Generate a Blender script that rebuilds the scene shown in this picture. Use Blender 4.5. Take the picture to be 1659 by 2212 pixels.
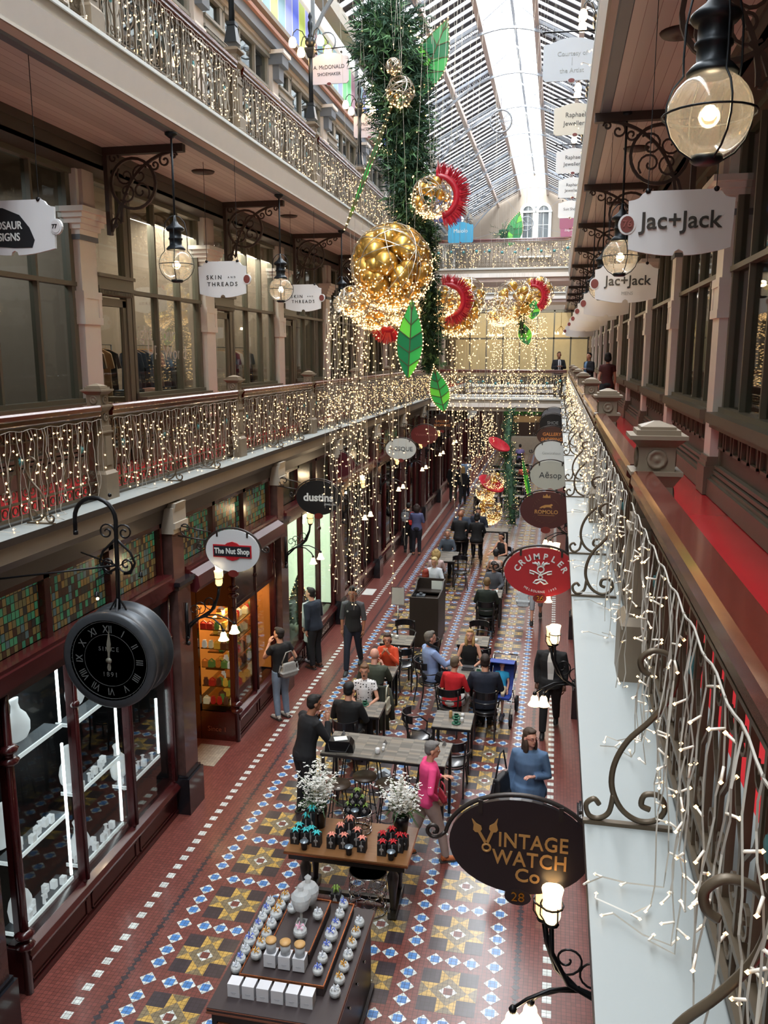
import bpy, math, random
from mathutils import Vector, Matrix
random.seed(7)
R = random.random
PI = math.pi
D = bpy.data
SC = bpy.context.scene
COL = SC.collection
for o in list(D.objects): D.objects.remove(o)

# ------------------------------------------------------------ camera
CAMZ = 6.4
FPX = 1810.0
PHI = math.atan(339.0 / FPX)
THE = math.atan(376.5 / math.hypot(FPX, 339.0))
cam_d = D.cameras.new('camera')
cam = D.objects.new('camera', cam_d); COL.objects.link(cam)
cam.location = (0, 0, CAMZ)
cam.rotation_euler = (PI/2 - PHI, 0, THE)
cam_d.sensor_fit = 'VERTICAL'
cam_d.sensor_height = 24.0
cam_d.lens = 24.0 * FPX / 2212.0
cam_d.clip_start = 0.05
cam_d.clip_end = 300
SC.camera = cam
FW = Vector((-math.sin(THE)*math.cos(PHI), math.cos(THE)*math.cos(PHI), -math.sin(PHI)))
RT = Vector((math.cos(THE), math.sin(THE), 0)); UP = RT.cross(FW)
def _ray(px, py): return FW + RT*((px-829.5)/FPX) - UP*((py-1106)/FPX)
def atX(px, py, x): d = _ray(px, py); return Vector((0, 0, CAMZ)) + d*(x/d.x)
def atY(px, py, y): d = _ray(px, py); return Vector((0, 0, CAMZ)) + d*(y/d.y)
def atZ(px, py, z): d = _ray(px, py); return Vector((0, 0, CAMZ)) + d*((z-CAMZ)/d.z)

# ------------------------------------------------------------ world, light, exposure
SC.view_settings.view_transform = 'Standard'
SC.view_settings.look = 'None'
SC.view_settings.gamma = 1
SC.view_settings.use_curve_mapping = False
SC.view_settings.exposure = 0.42
W = D.worlds.new('sky'); SC.world = W; W.use_nodes = True
bg = W.node_tree.nodes['Background']
bg.inputs[0].default_value = (0.88, 0.94, 1.0, 1); bg.inputs[1].default_value = 2.5
SC.cycles.max_bounces = 8; SC.cycles.diffuse_bounces = 7; SC.cycles.glossy_bounces = 3
SC.cycles.transparent_max_bounces = 24; SC.cycles.transmission_bounces = 4
SC.cycles.caustics_reflective = False; SC.cycles.caustics_refractive = False
SC.cycles.sample_clamp_indirect = 6
SC.cycles.use_denoising = True
def area(name, loc, rot, sx, sy, power, col=(1, 1, 1)):
    l = D.lights.new(name, 'AREA'); l.shape = 'RECTANGLE'; l.size = sx; l.size_y = sy; l.energy = power; l.color = col
    o = D.objects.new(name, l); o.location = loc; o.rotation_euler = rot; COL.objects.link(o); return o
def point(name, loc, power, col=(1, .78, .5), r=.05):
    l = D.lights.new(name, 'POINT'); l.energy = power; l.color = col; l.shadow_soft_size = r
    o = D.objects.new(name, l); o.location = loc; COL.objects.link(o); return o
# daylight over the glass roof
area('roof_daylight', (-2, 24, 19.6), (0, 0, 0), 2.6, 76, 12500, (.93, .97, 1))

# ------------------------------------------------------------ materials
def srgb(c):
    if isinstance(c, str):
        c = c.lstrip('#'); c = ''.join(a*2 for a in c) if len(c) == 3 else c; c = [int(c[i:i+2], 16)/255 for i in (0, 2, 4)]
    return tuple((v/12.92 if v <= .04045 else ((v+.055)/1.055)**2.4) for v in c)
MATS = {}
def M(name, col='#888888', rough=.6, metal=0, emis=0, ecol=None, var=.12, scale=6, spec=.5, coat=0, bump=0, stretch=None, alpha=1):
    if name in MATS: return MATS[name]
    m = D.materials.new(name); m.use_nodes = True; nt = m.node_tree; N = nt.nodes; L = nt.links
    b = N['Principled BSDF']; c = srgb(col)
    tc = N.new('ShaderNodeTexCoord'); mp = N.new('ShaderNodeMapping'); L.new(tc.outputs['Object'], mp.inputs[0])
    mp.inputs['Scale'].default_value = stretch or (1, 1, 1)
    nz = N.new('ShaderNodeTexNoise'); nz.inputs['Scale'].default_value = scale; nz.inputs['Detail'].default_value = 3
    L.new(mp.outputs[0], nz.inputs['Vector'])
    mx = N.new('ShaderNodeMix'); mx.data_type = 'RGBA'
    mx.inputs['A'].default_value = (*[max(0, v*(1-var)) for v in c], 1); mx.inputs['B'].default_value = (*[min(1, v*(1+var)) for v in c], 1)
    L.new(nz.outputs['Fac'], mx.inputs['Factor']); L.new(mx.outputs['Result'], b.inputs['Base Color'])
    b.inputs['Roughness'].default_value = rough; b.inputs['Metallic'].default_value = metal
    b.inputs['Specular IOR Level'].default_value = spec; b.inputs['Coat Weight'].default_value = coat
    b.inputs['Coat Roughness'].default_value = .08
    if alpha < 1: b.inputs['Alpha'].default_value = alpha
    if emis:
        e = srgb(ecol or col); b.inputs['Emission Color'].default_value = (*e, 1); b.inputs['Emission Strength'].default_value = emis
        m.cycles.emission_sampling = 'NONE'
    if bump:
        bp = N.new('ShaderNodeBump'); bp.inputs['Strength'].default_value = bump; bp.inputs['Distance'].default_value = .01
        L.new(nz.outputs['Fac'], bp.inputs['Height']); L.new(bp.outputs[0], b.inputs['Normal'])
    MATS[name] = m; return m
def glassmat(name, tint='#ffffff', refl=.12, rough=.02, body=0, bodycol='#ffffff', maxr=1.0):
    if name in MATS: return MATS[name]
    m = D.materials.new(name); m.use_nodes = True; nt = m.node_tree; N = nt.nodes; L = nt.links
    for n in list(N): N.remove(n)
    out = N.new('ShaderNodeOutputMaterial'); tr = N.new('ShaderNodeBsdfTransparent'); tr.inputs[0].default_value = (*srgb(tint), 1)
    gl = N.new('ShaderNodeBsdfGlossy'); gl.inputs['Roughness'].default_value = rough
    lw = N.new('ShaderNodeLayerWeight'); lw.inputs['Blend'].default_value = refl
    nz = N.new('ShaderNodeTexNoise'); nz.inputs['Scale'].default_value = 2
    mr = N.new('ShaderNodeMath'); mr.operation = 'MINIMUM'; mr.inputs[1].default_value = maxr
    L.new(lw.outputs['Fresnel'], mr.inputs[0])
    mx = N.new('ShaderNodeMixShader'); L.new(mr.outputs[0], mx.inputs[0]); L.new(tr.outputs[0], mx.inputs[1]); L.new(gl.outputs[0], mx.inputs[2])
    last = mx
    if body:
        df = N.new('ShaderNodeBsdfTranslucent'); df.inputs[0].default_value = (*srgb(bodycol), 1)
        d2 = N.new('ShaderNodeBsdfDiffuse'); d2.inputs[0].default_value = (*srgb(bodycol), 1)
        ms = N.new('ShaderNodeMixShader'); L.new(df.outputs[0], ms.inputs[1]); L.new(d2.outputs[0], ms.inputs[2])
        m2 = N.new('ShaderNodeMixShader'); m2.inputs[0].default_value = body
        L.new(last.outputs[0], m2.inputs[1]); L.new(ms.outputs[0], m2.inputs[2]); last = m2
    L.new(last.outputs[0], out.inputs[0]); MATS[name] = m; return m
def gridmat(name, base, px, py, grout, gcol, axes=(0, 1), cols=None, rough=.5, cell=None, emis=0, off=(0, 0), coat=0):
    """surface divided in a grid (tiles, lead lights, boards) in object space"""
    if name in MATS: return MATS[name]
    m = D.materials.new(name); m.use_nodes = True; nt = m.node_tree; N = nt.nodes; L = nt.links
    b = N['Principled BSDF']; tc = N.new('ShaderNodeTexCoord'); sp = N.new('ShaderNodeSeparateXYZ'); L.new(tc.outputs['Object'], sp.inputs[0])
    def mth(op, a, c=None, v=None):
        n = N.new('ShaderNodeMath'); n.operation = op; L.new(a, n.inputs[0])
        if c is not None: L.new(c, n.inputs[1])
        elif v is not None: n.inputs[1].default_value = v
        return n.outputs[0]
    ls = []; fl = []
    for ax, p, of in ((axes[0], px, off[0]), (axes[1], py, off[1])):
        if not p: continue
        a = mth('DIVIDE', mth('ADD', sp.outputs[ax], v=of+1000*p), v=p)
        fr = mth('FRACT', a); fl.append(mth('FLOOR', a)); ls.append(mth('LESS_THAN', fr, v=grout/p))
    g = ls[0] if len(ls) == 1 else mth('MAXIMUM', ls[0], ls[1])
    cb = N.new('ShaderNodeCombineXYZ'); L.new(fl[0], cb.inputs[0])
    if len(fl) > 1: L.new(fl[1], cb.inputs[1])
    wn = N.new('ShaderNodeTexWhiteNoise'); wn.noise_dimensions = '3D'; L.new(cb.outputs[0], wn.inputs['Vector'])
    cr = N.new('ShaderNodeValToRGB'); cr.color_ramp.interpolation = 'CONSTANT' if cols else 'LINEAR'
    cl = cols or [[v*.86 for v in srgb(base)], [v*1.14 for v in srgb(base)]]
    el = cr.color_ramp.elements
    while len(el) < len(cl): el.new(.5)
    for i, c in enumerate(cl):
        el[i].position = i/len(cl) if cols else i; el[i].color = (*(srgb(c) if isinstance(c, str) else c), 1)
    L.new(wn.outputs['Value'], cr.inputs[0])
    mx = N.new('ShaderNodeMix'); mx.data_type = 'RGBA'; L.new(g, mx.inputs['Factor']); L.new(cr.outputs[0], mx.inputs['A'])
    mx.inputs['B'].default_value = (*srgb(gcol), 1); L.new(mx.outputs['Result'], b.inputs['Base Color'])
    b.inputs['Roughness'].default_value = rough; b.inputs['Coat Weight'].default_value = coat; b.inputs['Coat Roughness'].default_value = .15
    if emis:
        L.new(mx.outputs['Result'], b.inputs['Emission Color']); b.inputs['Emission Strength'].default_value = emis; m.cycles.emission_sampling = 'NONE'
    MATS[name] = m; return m

# ------------------------------------------------------------ mesh collector
class MB:
    def __init__(s): s.v = []; s.f = []; s.mi = []; s.sm = []; s.k = 0
    def m(s, k): s.k = k; return s
    def add(s, vs, fs, sm=False):
        o = len(s.v); s.v += [tuple(v) for v in vs]
        for f in fs: s.f.append([i+o for i in f]); s.mi.append(s.k); s.sm.append(sm)
        return s
    def box(s, x0, x1, y0, y1, z0, z1):
        return s.add([(x0,y0,z0),(x1,y0,z0),(x1,y1,z0),(x0,y1,z0),(x0,y0,z1),(x1,y0,z1),(x1,y1,z1),(x0,y1,z1)],
                     [(0,3,2,1),(4,5,6,7),(0,1,5,4),(1,2,6,5),(2,3,7,6),(3,0,4,7)])
    def cb(s, cx, cy, cz, w, d, h): return s.box(cx-w/2, cx+w/2, cy-d/2, cy+d/2, cz, cz+h)
    def frust(s, cx, cy, z0, z1, w0, w1, d0=None, d1=None):
        d0 = d0 or w0; d1 = d1 or w1
        vs = [(cx+a*w/2, cy+b*d/2, z) for w, d, z in ((w0, d0, z0), (w1, d1, z1)) for a, b in ((-1,-1),(1,-1),(1,1),(-1,1))]
        return s.add(vs, [(0,3,2,1),(4,5,6,7),(0,1,5,4),(1,2,6,5),(2,3,7,6),(3,0,4,7)])
    def quad(s, *p): return s.add(p, [tuple(range(len(p)))])
    def ext(s, prof, y0, y1, close=True):     # profile of (x,z) pulled along y
        n = len(prof); vs = [(x, y0, z) for x, z in prof]+[(x, y1, z) for x, z in prof]
        fs = [(i, (i+1) % n, n+(i+1) % n, n+i) for i in range(n if close else n-1)]
        if close: fs += [tuple(range(n))[::-1], tuple(range(n, 2*n))]
        return s.add(vs, fs)
    def extx(s, prof, x0, x1):                # profile of (y,z) pulled along x
        n = len(prof); vs = [(x0, y, z) for y, z in prof]+[(x1, y, z) for y, z in prof]
        return s.add(vs, [(i, (i+1) % n, n+(i+1) % n, n+i) for i in range(n)]+[tuple(range(n)), tuple(range(n, 2*n))[::-1]])
    def plate(s, prof, ax, a0, a1):           # outline pulled along an axis (ax 0,1,2); outline in the other two axes
        def P(u, v, a): return (a, u, v) if ax == 0 else ((u, a, v) if ax == 1 else (u, v, a))
        n = len(prof); vs = [P(u, v, a0) for u, v in prof]+[P(u, v, a1) for u, v in prof]
        return s.add(vs, [(i, (i+1) % n, n+(i+1) % n, n+i) for i in range(n)]+[tuple(range(n))[::-1], tuple(range(n, 2*n))])
    def tube(s, pts, r, n=6, closed=False, caps=True, flat=None, sm=True):
        pts = [Vector(p) for p in pts]; k = len(pts); rs = r if isinstance(r, (list, tuple)) else [r]*k
        o = len(s.v); up = None; rings = []
        for i, p in enumerate(pts):
            if closed: t = pts[(i+1) % k]-pts[i-1]
            else: t = pts[min(i+1, k-1)]-pts[max(i-1, 0)]
            if t.length < 1e-9: t = Vector((0, 0, 1))
            t.normalize()
            if up is None: up = Vector((0, 0, 1)) if abs(t.z) < .9 else Vector((0, 1, 0))
            a = t.cross(up)
            if a.length < 1e-4: a = t.cross(Vector((1, 0, .1)))
            a.normalize(); b = a.cross(t).normalized(); up = b
            fl = flat or 1
            rings.append([p+a*(rs[i]*math.cos(2*PI*(j+.5)/n))+b*(rs[i]*fl*math.sin(2*PI*(j+.5)/n)) for j in range(n)])
        vs = [v for rg in rings for v in rg]; fs = []
        for i in range(k if closed else k-1):
            A = i*n; B = ((i+1) % k)*n
            for j in range(n): fs.append((A+j, A+(j+1) % n, B+(j+1) % n, B+j))
        if caps and not closed: fs += [tuple(range(n))[::-1], tuple(range((k-1)*n, k*n))]
        return s.add(vs, fs, sm and n > 4)
    def lathe(s, prof, c=(0, 0, 0), n=16, ax=2, sm=True, cap=True):   # prof (r, h)
        c = Vector(c); vs = []
        for r, h in prof:
            for j in range(n):
                a = 2*PI*j/n; u, w = r*math.cos(a), r*math.sin(a)
                vs.append(c+(Vector((u, w, h)) if ax == 2 else (Vector((u, h, w)) if ax == 1 else Vector((h, u, w)))))
        fs = []
        for i in range(len(prof)-1):
            for j in range(n): fs.append((i*n+j, i*n+(j+1) % n, (i+1)*n+(j+1) % n, (i+1)*n+j))
        if cap and prof[0][0] > 1e-5: fs.append(tuple(range(n))[::-1])
        if cap and prof[-1][0] > 1e-5: fs.append(tuple(range((len(prof)-1)*n, len(prof)*n)))
        return s.add(vs, fs, sm)
    def ball(s, c, r, n=12, sq=1, k=None):
        k = k or max(4, n//2)
        return s.lathe([(r*math.sin(PI*i/k) if 0 < i < k else 0, -r*sq*math.cos(PI*i/k)) for i in range(k+1)], c, n)
    def octa(s, c, r, h=None):
        x, y, z = c; h = h or r
        return s.add([(x+r,y,z),(x,y+r,z),(x-r,y,z),(x,y-r,z),(x,y,z+h),(x,y,z-h)], [(0,1,4),(1,2,4),(2,3,4),(3,0,4),(1,0,5),(2,1,5),(3,2,5),(0,3,5)])
    def merge(s, o, mat=None, mi=None):
        vs = [mat @ Vector(v) for v in o.v] if mat else o.v
        b = len(s.v); s.v += [tuple(v) for v in vs]
        for f, k, q in zip(o.f, o.mi, o.sm): s.f.append([i+b for i in f]); s.mi.append(k if mi is None else mi); s.sm.append(q)
        return s
    def mesh(s, name, mats):
        me = D.meshes.new(name); me.from_pydata(s.v, [], s.f)
        for m in (mats if isinstance(mats, (list, tuple)) else [mats]): me.materials.append(m)
        me.polygons.foreach_set('material_index', s.mi); me.polygons.foreach_set('use_smooth', s.sm)
        me.validate(); me.update(); return me
    def build(s, name, mats, parent=None, loc=None, label=None):
        o = D.objects.new(name, s.mesh(name, mats)); COL.objects.link(o)
        if parent: o.parent = parent
        if loc: o.location = loc
        if label: o['label'] = label
        return o
def tag(o, label, cat, group=None, kind=None):
    o['label'] = label; o['category'] = cat
    if group: o['group'] = group
    if kind: o['kind'] = kind
    return o
def thing(name, label, cat, loc=(0, 0, 0), rz=0, group=None, kind=None):
    o = D.objects.new(name, None); COL.objects.link(o); o.location = loc; o.rotation_euler = (0, 0, rz)
    o.empty_display_size = .1
    return tag(o, label, cat, group, kind)
def struct(name, mb, mats, parent=None):
    o = mb.build(name, mats, parent)
    if not parent: o['kind'] = 'structure'
    return o
KIDS = {}
def dup(root, loc, rz=None, label=None, group=None, scale=None):
    kids = {}
    for o in COL.objects:
        if o.parent: kids.setdefault(o.parent, []).append(o)
    def cp(o, par):
        c = o.copy(); COL.objects.link(c)
        if par: c.parent = par
        for ch in kids.get(o, []): cp(ch, c)
        return c
    r = cp(root, None); r.location = loc
    if rz is not None: r.rotation_euler = (0, 0, rz)
    if label: r['label'] = label
    if group: r['group'] = group
    if scale: r.scale = scale
    return r
def arc(cx, cz, r, a0, a1, n=12): return [(cx+r*math.cos(math.radians(a0+(a1-a0)*i/n)), cz+r*math.sin(math.radians(a0+(a1-a0)*i/n))) for i in range(n+1)]
def spiral(cx, cz, r0, r1, a0, a1, n=18):
    return [(cx+(r0+(r1-r0)*i/n)*math.cos(math.radians(a0+(a1-a0)*i/n)), cz+(r0+(r1-r0)*i/n)*math.sin(math.radians(a0+(a1-a0)*i/n))) for i in range(n+1)]
def text(body, size, mat, parent, loc, rot=(PI/2, 0, 0), ext=.004, name='lettering', align='CENTER', sx=1, bold=0, space=1.0):
    cu = D.curves.new(name, 'FONT'); cu.body = body; cu.size = size; cu.extrude = ext; cu.align_x = align; cu.align_y = 'CENTER'
    cu.offset = bold*size; cu.space_character = space; cu.resolution_u = 3
    t = D.objects.new(name+'_c', cu); COL.objects.link(t)
    dg = bpy.context.evaluated_depsgraph_get()
    me = D.meshes.new_from_object(t.evaluated_get(dg)); D.objects.remove(t); D.curves.remove(cu)
    me.name = name; me.materials.clear(); me.materials.append(mat)
    o = D.objects.new(name, me); COL.objects.link(o); o.parent = parent; o.location = loc; o.rotation_euler = rot; o.scale = (sx, 1, 1)
    return o
ORD = ['nearest', 'second', 'third', 'fourth', 'fifth', 'sixth', 'seventh', 'eighth', 'ninth', 'tenth', 'eleventh', 'twelfth', 'thirteenth', 'fourteenth', 'fifteenth', 'sixteenth', 'seventeenth', 'eighteenth', 'nineteenth', 'twentieth']

cream = M('cream paint', '#efebe5', .5, var=.03); creamd = M('beige paint', '#a39a8c', .5, var=.05); pink = M('pale pink paint', '#c9b8b2', .55, var=.04)
olive = M('olive grey paint', '#6b685a', .45, var=.06); olived = M('dark olive grey paint', '#524f45', .45, var=.06)
bluep = M('slate blue paint', '#6d7680', .5, var=.05); bronze = M('bronze iron paint', '#5d5141', .42, .35, var=.12, scale=30)
postp = M('bronze stone paint', '#7f7260', .5, .1, var=.1, scale=12); blk = M('black iron', '#1b1c1f', .38, .5)
mahog = M('mahogany', '#53190f', .25, var=.22, scale=9, stretch=(6, .5, 6), coat=.6); redw = M('oxblood painted timber', '#3d1214', .25, var=.15, coat=.3)
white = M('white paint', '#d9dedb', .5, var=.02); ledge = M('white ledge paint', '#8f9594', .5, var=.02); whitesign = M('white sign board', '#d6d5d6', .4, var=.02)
marble = M('dark red marble', '#4b3430', .22, var=.6, scale=9, coat=.4); bstone = M('black stone', '#1a1b20', .2, var=.2, coat=.4)
dark = M('dark void paint', '#141211', .7); brown = M('dark brown moulding', '#2f2622', .45)
glass = glassmat('shop glass', '#e8ecea', .10, maxr=.45)
goldm = M('gold metal', '#c9953a', .22, .95, var=.1); steel = M('chrome', '#c8c8c8', .12, 1)
# ------------------------------------------------------------ ground floor paving
P_ = .883; CX0 = -3.957; CY0 = 7.937 - 10*.883; U = P_/18.4
def tilem(name, c, var=1):
    return gridmat(name, c, U, U, .0035, '#2a1f1e', rough=.33, off=(3.957, -7.937+.0), coat=.25)
tred = tilem('red mosaic tile', '#733f38'); tblk = tilem('black mosaic tile', '#3a3136'); tyel = tilem('yellow mosaic tile', '#c09c50')
toli = tilem('olive mosaic tile', '#7d6f55'); twht = tilem('white mosaic tile', '#d2d8d4'); tblu = tilem('blue mosaic tile', '#4f83c0')
fl = MB(); fl.m(0).box(-8, 3.6, -8, 62, -.3, 0)
def fp(k, pts, dz=.0012): fl.m(k).add([(x, y, dz) for x, y in pts], [tuple(range(len(pts)))])
def diamond(x, y, r, kin, kout):
    fp(kout, [(x-r, y), (x, y-r), (x+r, y), (x, y+r)], .0018)
    fp(kin, [(x-r/2, y-r/2), (x+r/2, y-r/2), (x+r/2, y+r/2), (x-r/2, y+r/2)], .0024)
ny = 68
for j in range(ny):
    y = CY0 + j*P_
    for i in range(5):
        x = CX0 + i*P_
        diamond(x, y, .094, 5, 4)
        for o in (.2455, .4415, .6375): diamond(x, y+o, .094, 5, 4)
        if i < 4:
            for o in (.2455, .4415, .6375): diamond(x+o, y, .094, 5, 4)
            cx, cy = x+P_/2, y+P_/2; a = .098; h = .294
            fp(1, [(cx-h, cy-h), (cx+h, cy-h), (cx+h, cy+h), (cx-h, cy+h)], .0008)
            fp(3, [(cx-a, cy-h), (cx+a, cy-h), (cx+a, cy+h), (cx-a, cy+h)], .0011)
            fp(3, [(cx-h, cy-a), (cx-a, cy-a), (cx-a, cy+a), (cx-h, cy+a)], .0011); fp(3, [(cx+a, cy-a), (cx+h, cy-a), (cx+h, cy+a), (cx+a, cy+a)], .0011)
            for ux, uy in ((1, 0), (-1, 0), (0, 1), (0, -1)):
                vx, vy = -uy, ux; mx_, my_ = cx+ux*(a+h)/2, cy+uy*(a+h)/2
                for sg in (1, -1):
                    fp(2, [(cx+ux*a+vx*a*sg, cy+uy*a+vy*a*sg), (cx+ux*h+vx*a*sg, cy+uy*h+vy*a*sg), (mx_, my_)][::(1 if sg < 0 else -1)], .0014)
            diamond(cx, cy, .094, 0, 4)
for j in range(int(60/.1919)):
    y = -4 + j*.1919 + (6.438+4) % .1919
    for x in (-4.507, .122): fp(4, [(x-.048, y-.048), (x+.048, y-.048), (x+.048, y+.048), (x-.048, y+.048)])
for j in range(int(60/.136)):
    y = -4 + j*.136
    for x in (-4.2, -.19):
        fp(1, [(x-.048, y), (x, y-.048), (x+.048, y), (x, y+.048)]); fp(1, [(x-.03, y+.068), (x, y+.038), (x+.03, y+.068), (x, y+.098)])
struct('floor', fl, [tred, tblk, tyel, toli, twht, tblu])

# ------------------------------------------------------------ levels
GL, GR = -5.05, .66            # ground shop line left / right
L1 = 4.73; L2 = 9.72; LX1, RX1 = -4.9, .155; LX2, RX2 = -4.79, .252
WL, WR = -6.6, 1.86            # gallery shop walls
YB1, YB1b = 33.5, 36.6         # first bridge
YEND = 60
redfl = M('red gallery floor', '#c42b31', .25, var=.1, scale=1.5, coat=.25)
def mir(prof, s): return prof if s < 0 else [(-x, z) for x, z in prof]
def slab(name, side, xe, zt, xw, y0, y1, zc, lvl):
    s = -1 if side == 'left' else 1
    e = abs(xe) if s < 0 else -xe           # distance outward expressed on a mirrored axis
    X = (lambda d: xe - d) if s < 0 else (lambda d: xe + d)   # d = distance back from the lip
    g = MB()
    def ex(k, prof): g.m(k).ext([(X(d), z) for d, z in prof][::(1 if s < 0 else -1)], y0, y1)
    if lvl == 1:
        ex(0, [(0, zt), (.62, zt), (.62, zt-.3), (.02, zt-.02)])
        ex(1, [(-.001, zt-.004), (.05, zt-.004), (.05, zt-.085), (.0, zt-.07)])
        ex(2, [(.045, zt-.085), (.3, zt-.085), (.3, zt-.24), (.045, zt-.24)])
        ex(3, [(.09, zt-.24), (.3, zt-.24), (.3, zt-.34), (.14, zt-.34)])
        ex(3, [(.15, zt-.34), (.4, zt-.34), (.4, zt-.58), (.20, zt-.58)])
        ex(4, [(.5, zt-.3), (abs(xw-xe), zt-.3), (abs(xw-xe), zt-.12), (.5, zt-.12)])
        ex(5, [(.5, zt-.13), (abs(xw-xe), zt-.13), (abs(xw-xe), zt-.008), (.5, zt-.008)])
        return struct(name, g, [ledge, brown, creamd, brown, dark, redfl])
    ex(0, [(0, zt), (.62, zt), (.62, zt-.06), (.0, zt-.04)])
    ex(1, [(.02, zt-.04), (.3, zt-.04), (.3, zt-.17), (.035, zt-.17)])
    ex(2, [(-.0, zt-.17), (.06, zt-.42), (.3, zt-.42), (.3, zt-.17)])
    ex(3, [(.05, zt-.42), (.045, zt-.455), (.3, zt-.455), (.3, zt-.42)])
    ex(4, [(.07, zt-.455), (.12, zc+.02), (.4, zc+.02), (.4, zt-.455)])
    ex(5, [(.12, zc+.03), (.14, zc-.005), (.24, zc-.005), (.3, zc+.03)])
    ex(6, [(.22, zc), (abs(xw-xe), zc), (abs(xw-xe), zt-.01), (.22, zt-.01)])
    return struct(name, g, [white, creamd, cream, creamd, pink, bluep, boards])
boards = gridmat('pink boarded soffit', '#d9d3cd', .12, 0, .005, '#8a706a', axes=(0, 1), rough=.5)
ZC1 = 9.2
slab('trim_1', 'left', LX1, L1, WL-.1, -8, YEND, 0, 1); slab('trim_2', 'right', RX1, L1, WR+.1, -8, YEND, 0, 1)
slab('ceiling', 'left', LX2, L2, WL-.1, -8, YEND, ZC1, 2); slab('ceiling_right', 'right', RX2, L2, WR+.1, -8, YEND, ZC1, 2)
# bridges across the void
def bridge(name, z, y0, y1, lvl):
    g = MB(); x0, x1 = (LX1-.2, RX1+.2) if lvl == 1 else (LX2-.2, RX2+.2)
    g.m(0).box(x0, x1, y0, y1, z-.06, z)
    g.m(1).box(x0, x1, y0+.05, y1-.05, z-.22, z-.06); g.m(2).box(x0, x1, y0+.02, y1-.02, z-.36, z-.2)
    g.m(3).box(x0, x1, y0+.12, y1-.12, z-.52, z-.36)
    struct(name, g, [white, creamd, cream, pink if lvl == 2 else creamd])
bridge('floor_bridge_lower', L1, YB1, YB1b, 1); bridge('floor_bridge_upper', L2, YB1+.3, YB1b, 2)
bridge('floor_bridge_upper_far', L2, 47, 50, 2); bridge('floor_bridge_lower_far', L1, 47, 50, 1)
# unseen wall added behind the camera to keep sky light out, far end wall
g = MB(); g.m(0).box(-9, 4, -8.3, -8, 0, 17); struct('wall_back_blocker', g, [cream])
gab = M('buff plaster gable', '#9c8f80', .7, var=.05)
g = MB(); g.m(0).plate([(-7, 9.2), (3.2, 9.2), (3.2, 15.4), (2.2, 15.6), (-2, 19.4), (-6.2, 15.6), (-7, 15.4)], 1, YEND, YEND+.3)
g.m(1).box(-7, 3.2, YEND, YEND+.3, 0, 4.4); g.m(1).box(-7, 3.2, YEND, YEND+.3, 4.4, 9.2)
struct('wall_far', g, [gab, M('dim shopfront timber', '#4c3a30', .5)])
# arched twin window in the gable
def gable_window():
    r = thing('window_1', 'twin arched white window high in far gable', 'window', (-1.83, YEND, 0), kind='structure')
    g = MB()
    for cx in (-.52, .52):
        out = [(cx-.52, 14.2), (cx-.52, 15.9)]+[(cx+a, b) for a, b in arc(0, 15.9, .52, 180, 0, 10)]+[(cx+.52, 15.9), (cx+.52, 14.2)]
        inn = [(cx-.33, 14.2), (cx-.33, 15.9)]+[(cx+a, b) for a, b in arc(0, 15.9, .33, 180, 0, 10)]+[(cx+.33, 15.9), (cx+.33, 14.2)]
        n = len(out); vs = [(x, y, z) for y in (-.22, .02) for x, z in out+inn]
        for i in range(n-1):
            g.add([vs[i], vs[i+1], vs[n+i+1], vs[n+i]], [(0, 1, 2, 3)])
            g.add([vs[i], vs[i+1], vs[2*n+i+1], vs[2*n+i]], [(3, 2, 1, 0)]); g.add([vs[n+i], vs[n+i+1], vs[3*n+i+1], vs[3*n+i]], [(0, 1, 2, 3)])
        g.box(cx-.55, cx+.55, -.26, 0, 15.8, 15.92)
    g.box(-1.2, 1.2, -.35, 0, 13.95, 14.1); g.box(-1.1, 1.1, -.3, 0, 12.9, 13.0)
    g.build('window_frame', [white], r)
    p = MB(); p.box(-.9, .9, -.06, -.04, 14.1, 16.2); p.build('pane', [M('dim window glass', '#3a4347', .15)], r)
    b = MB()
    for cx in (-.52, .52):
        b.box(cx-.015, cx+.015, -.1, -.06, 14.1, 16.3); b.box(cx-.33, cx+.33, -.1, -.06, 15.0, 15.03); b.box(cx-.33, cx+.33, -.1, -.06, 15.85, 15.88)
    b.build('glazing_bar', [white], r)
gable_window()

# ------------------------------------------------------------ roof
ROOFX = -2.0; EZ = 15.55; CZ = 17.25; EH = 4.15; CH = .83
slatm = M('dark roof rafter', '#2f2a30', .6); trussm = M('white truss iron', '#8d939b', .5, var=.04); curb = M('pale pink roof beam', '#b7a69e', .6, var=.05)
roofg = glassmat('roof glass', '#ffffff', .05, body=.06, bodycol='#f4f8fb', maxr=.25)
g = MB()
for s in (-1, 1):
    xe, xc = ROOFX+s*EH, ROOFX+s*CH
    y = -7.6
    while y < YEND:
        dx, dz = (xc-xe), (CZ-EZ); nx = Vector((-dz, 0, dx)).normalized()*(.022 if dx > 0 else -.022)
        vs = []
        for yy in (y, y+.31):
            for (px_, pz_) in ((xe, EZ), (xc, CZ)):
                vs += [(px_, yy, pz_), (px_+nx.x, yy, pz_+nx.z)]
        g.add(vs, [(0, 2, 3, 1), (4, 5, 7, 6), (0, 1, 5, 4), (2, 6, 7, 3), (0, 4, 6, 2), (1, 3, 7, 5)])
        y += .62
struct('ceiling_rafters', g, [slatm])
g = MB()
for s in (-1, 1):
    xe, xc = ROOFX+s*EH, ROOFX+s*CH
    g.m(0).add([(xe, -8, EZ+.1), (xc, -8, CZ+.1), (xc, YEND, CZ+.1), (xe, YEND, EZ+.1)], [(0, 1, 2, 3)])
    xl = ROOFX
    g.add([(xc, -8, CZ+.5), (xl, -8, CZ+1.1), (xl, YEND, CZ+1.1), (xc, YEND, CZ+.5)], [(0, 1, 2, 3)])
struct('ceiling_glazing', g, [roofg])
g = MB()
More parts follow.
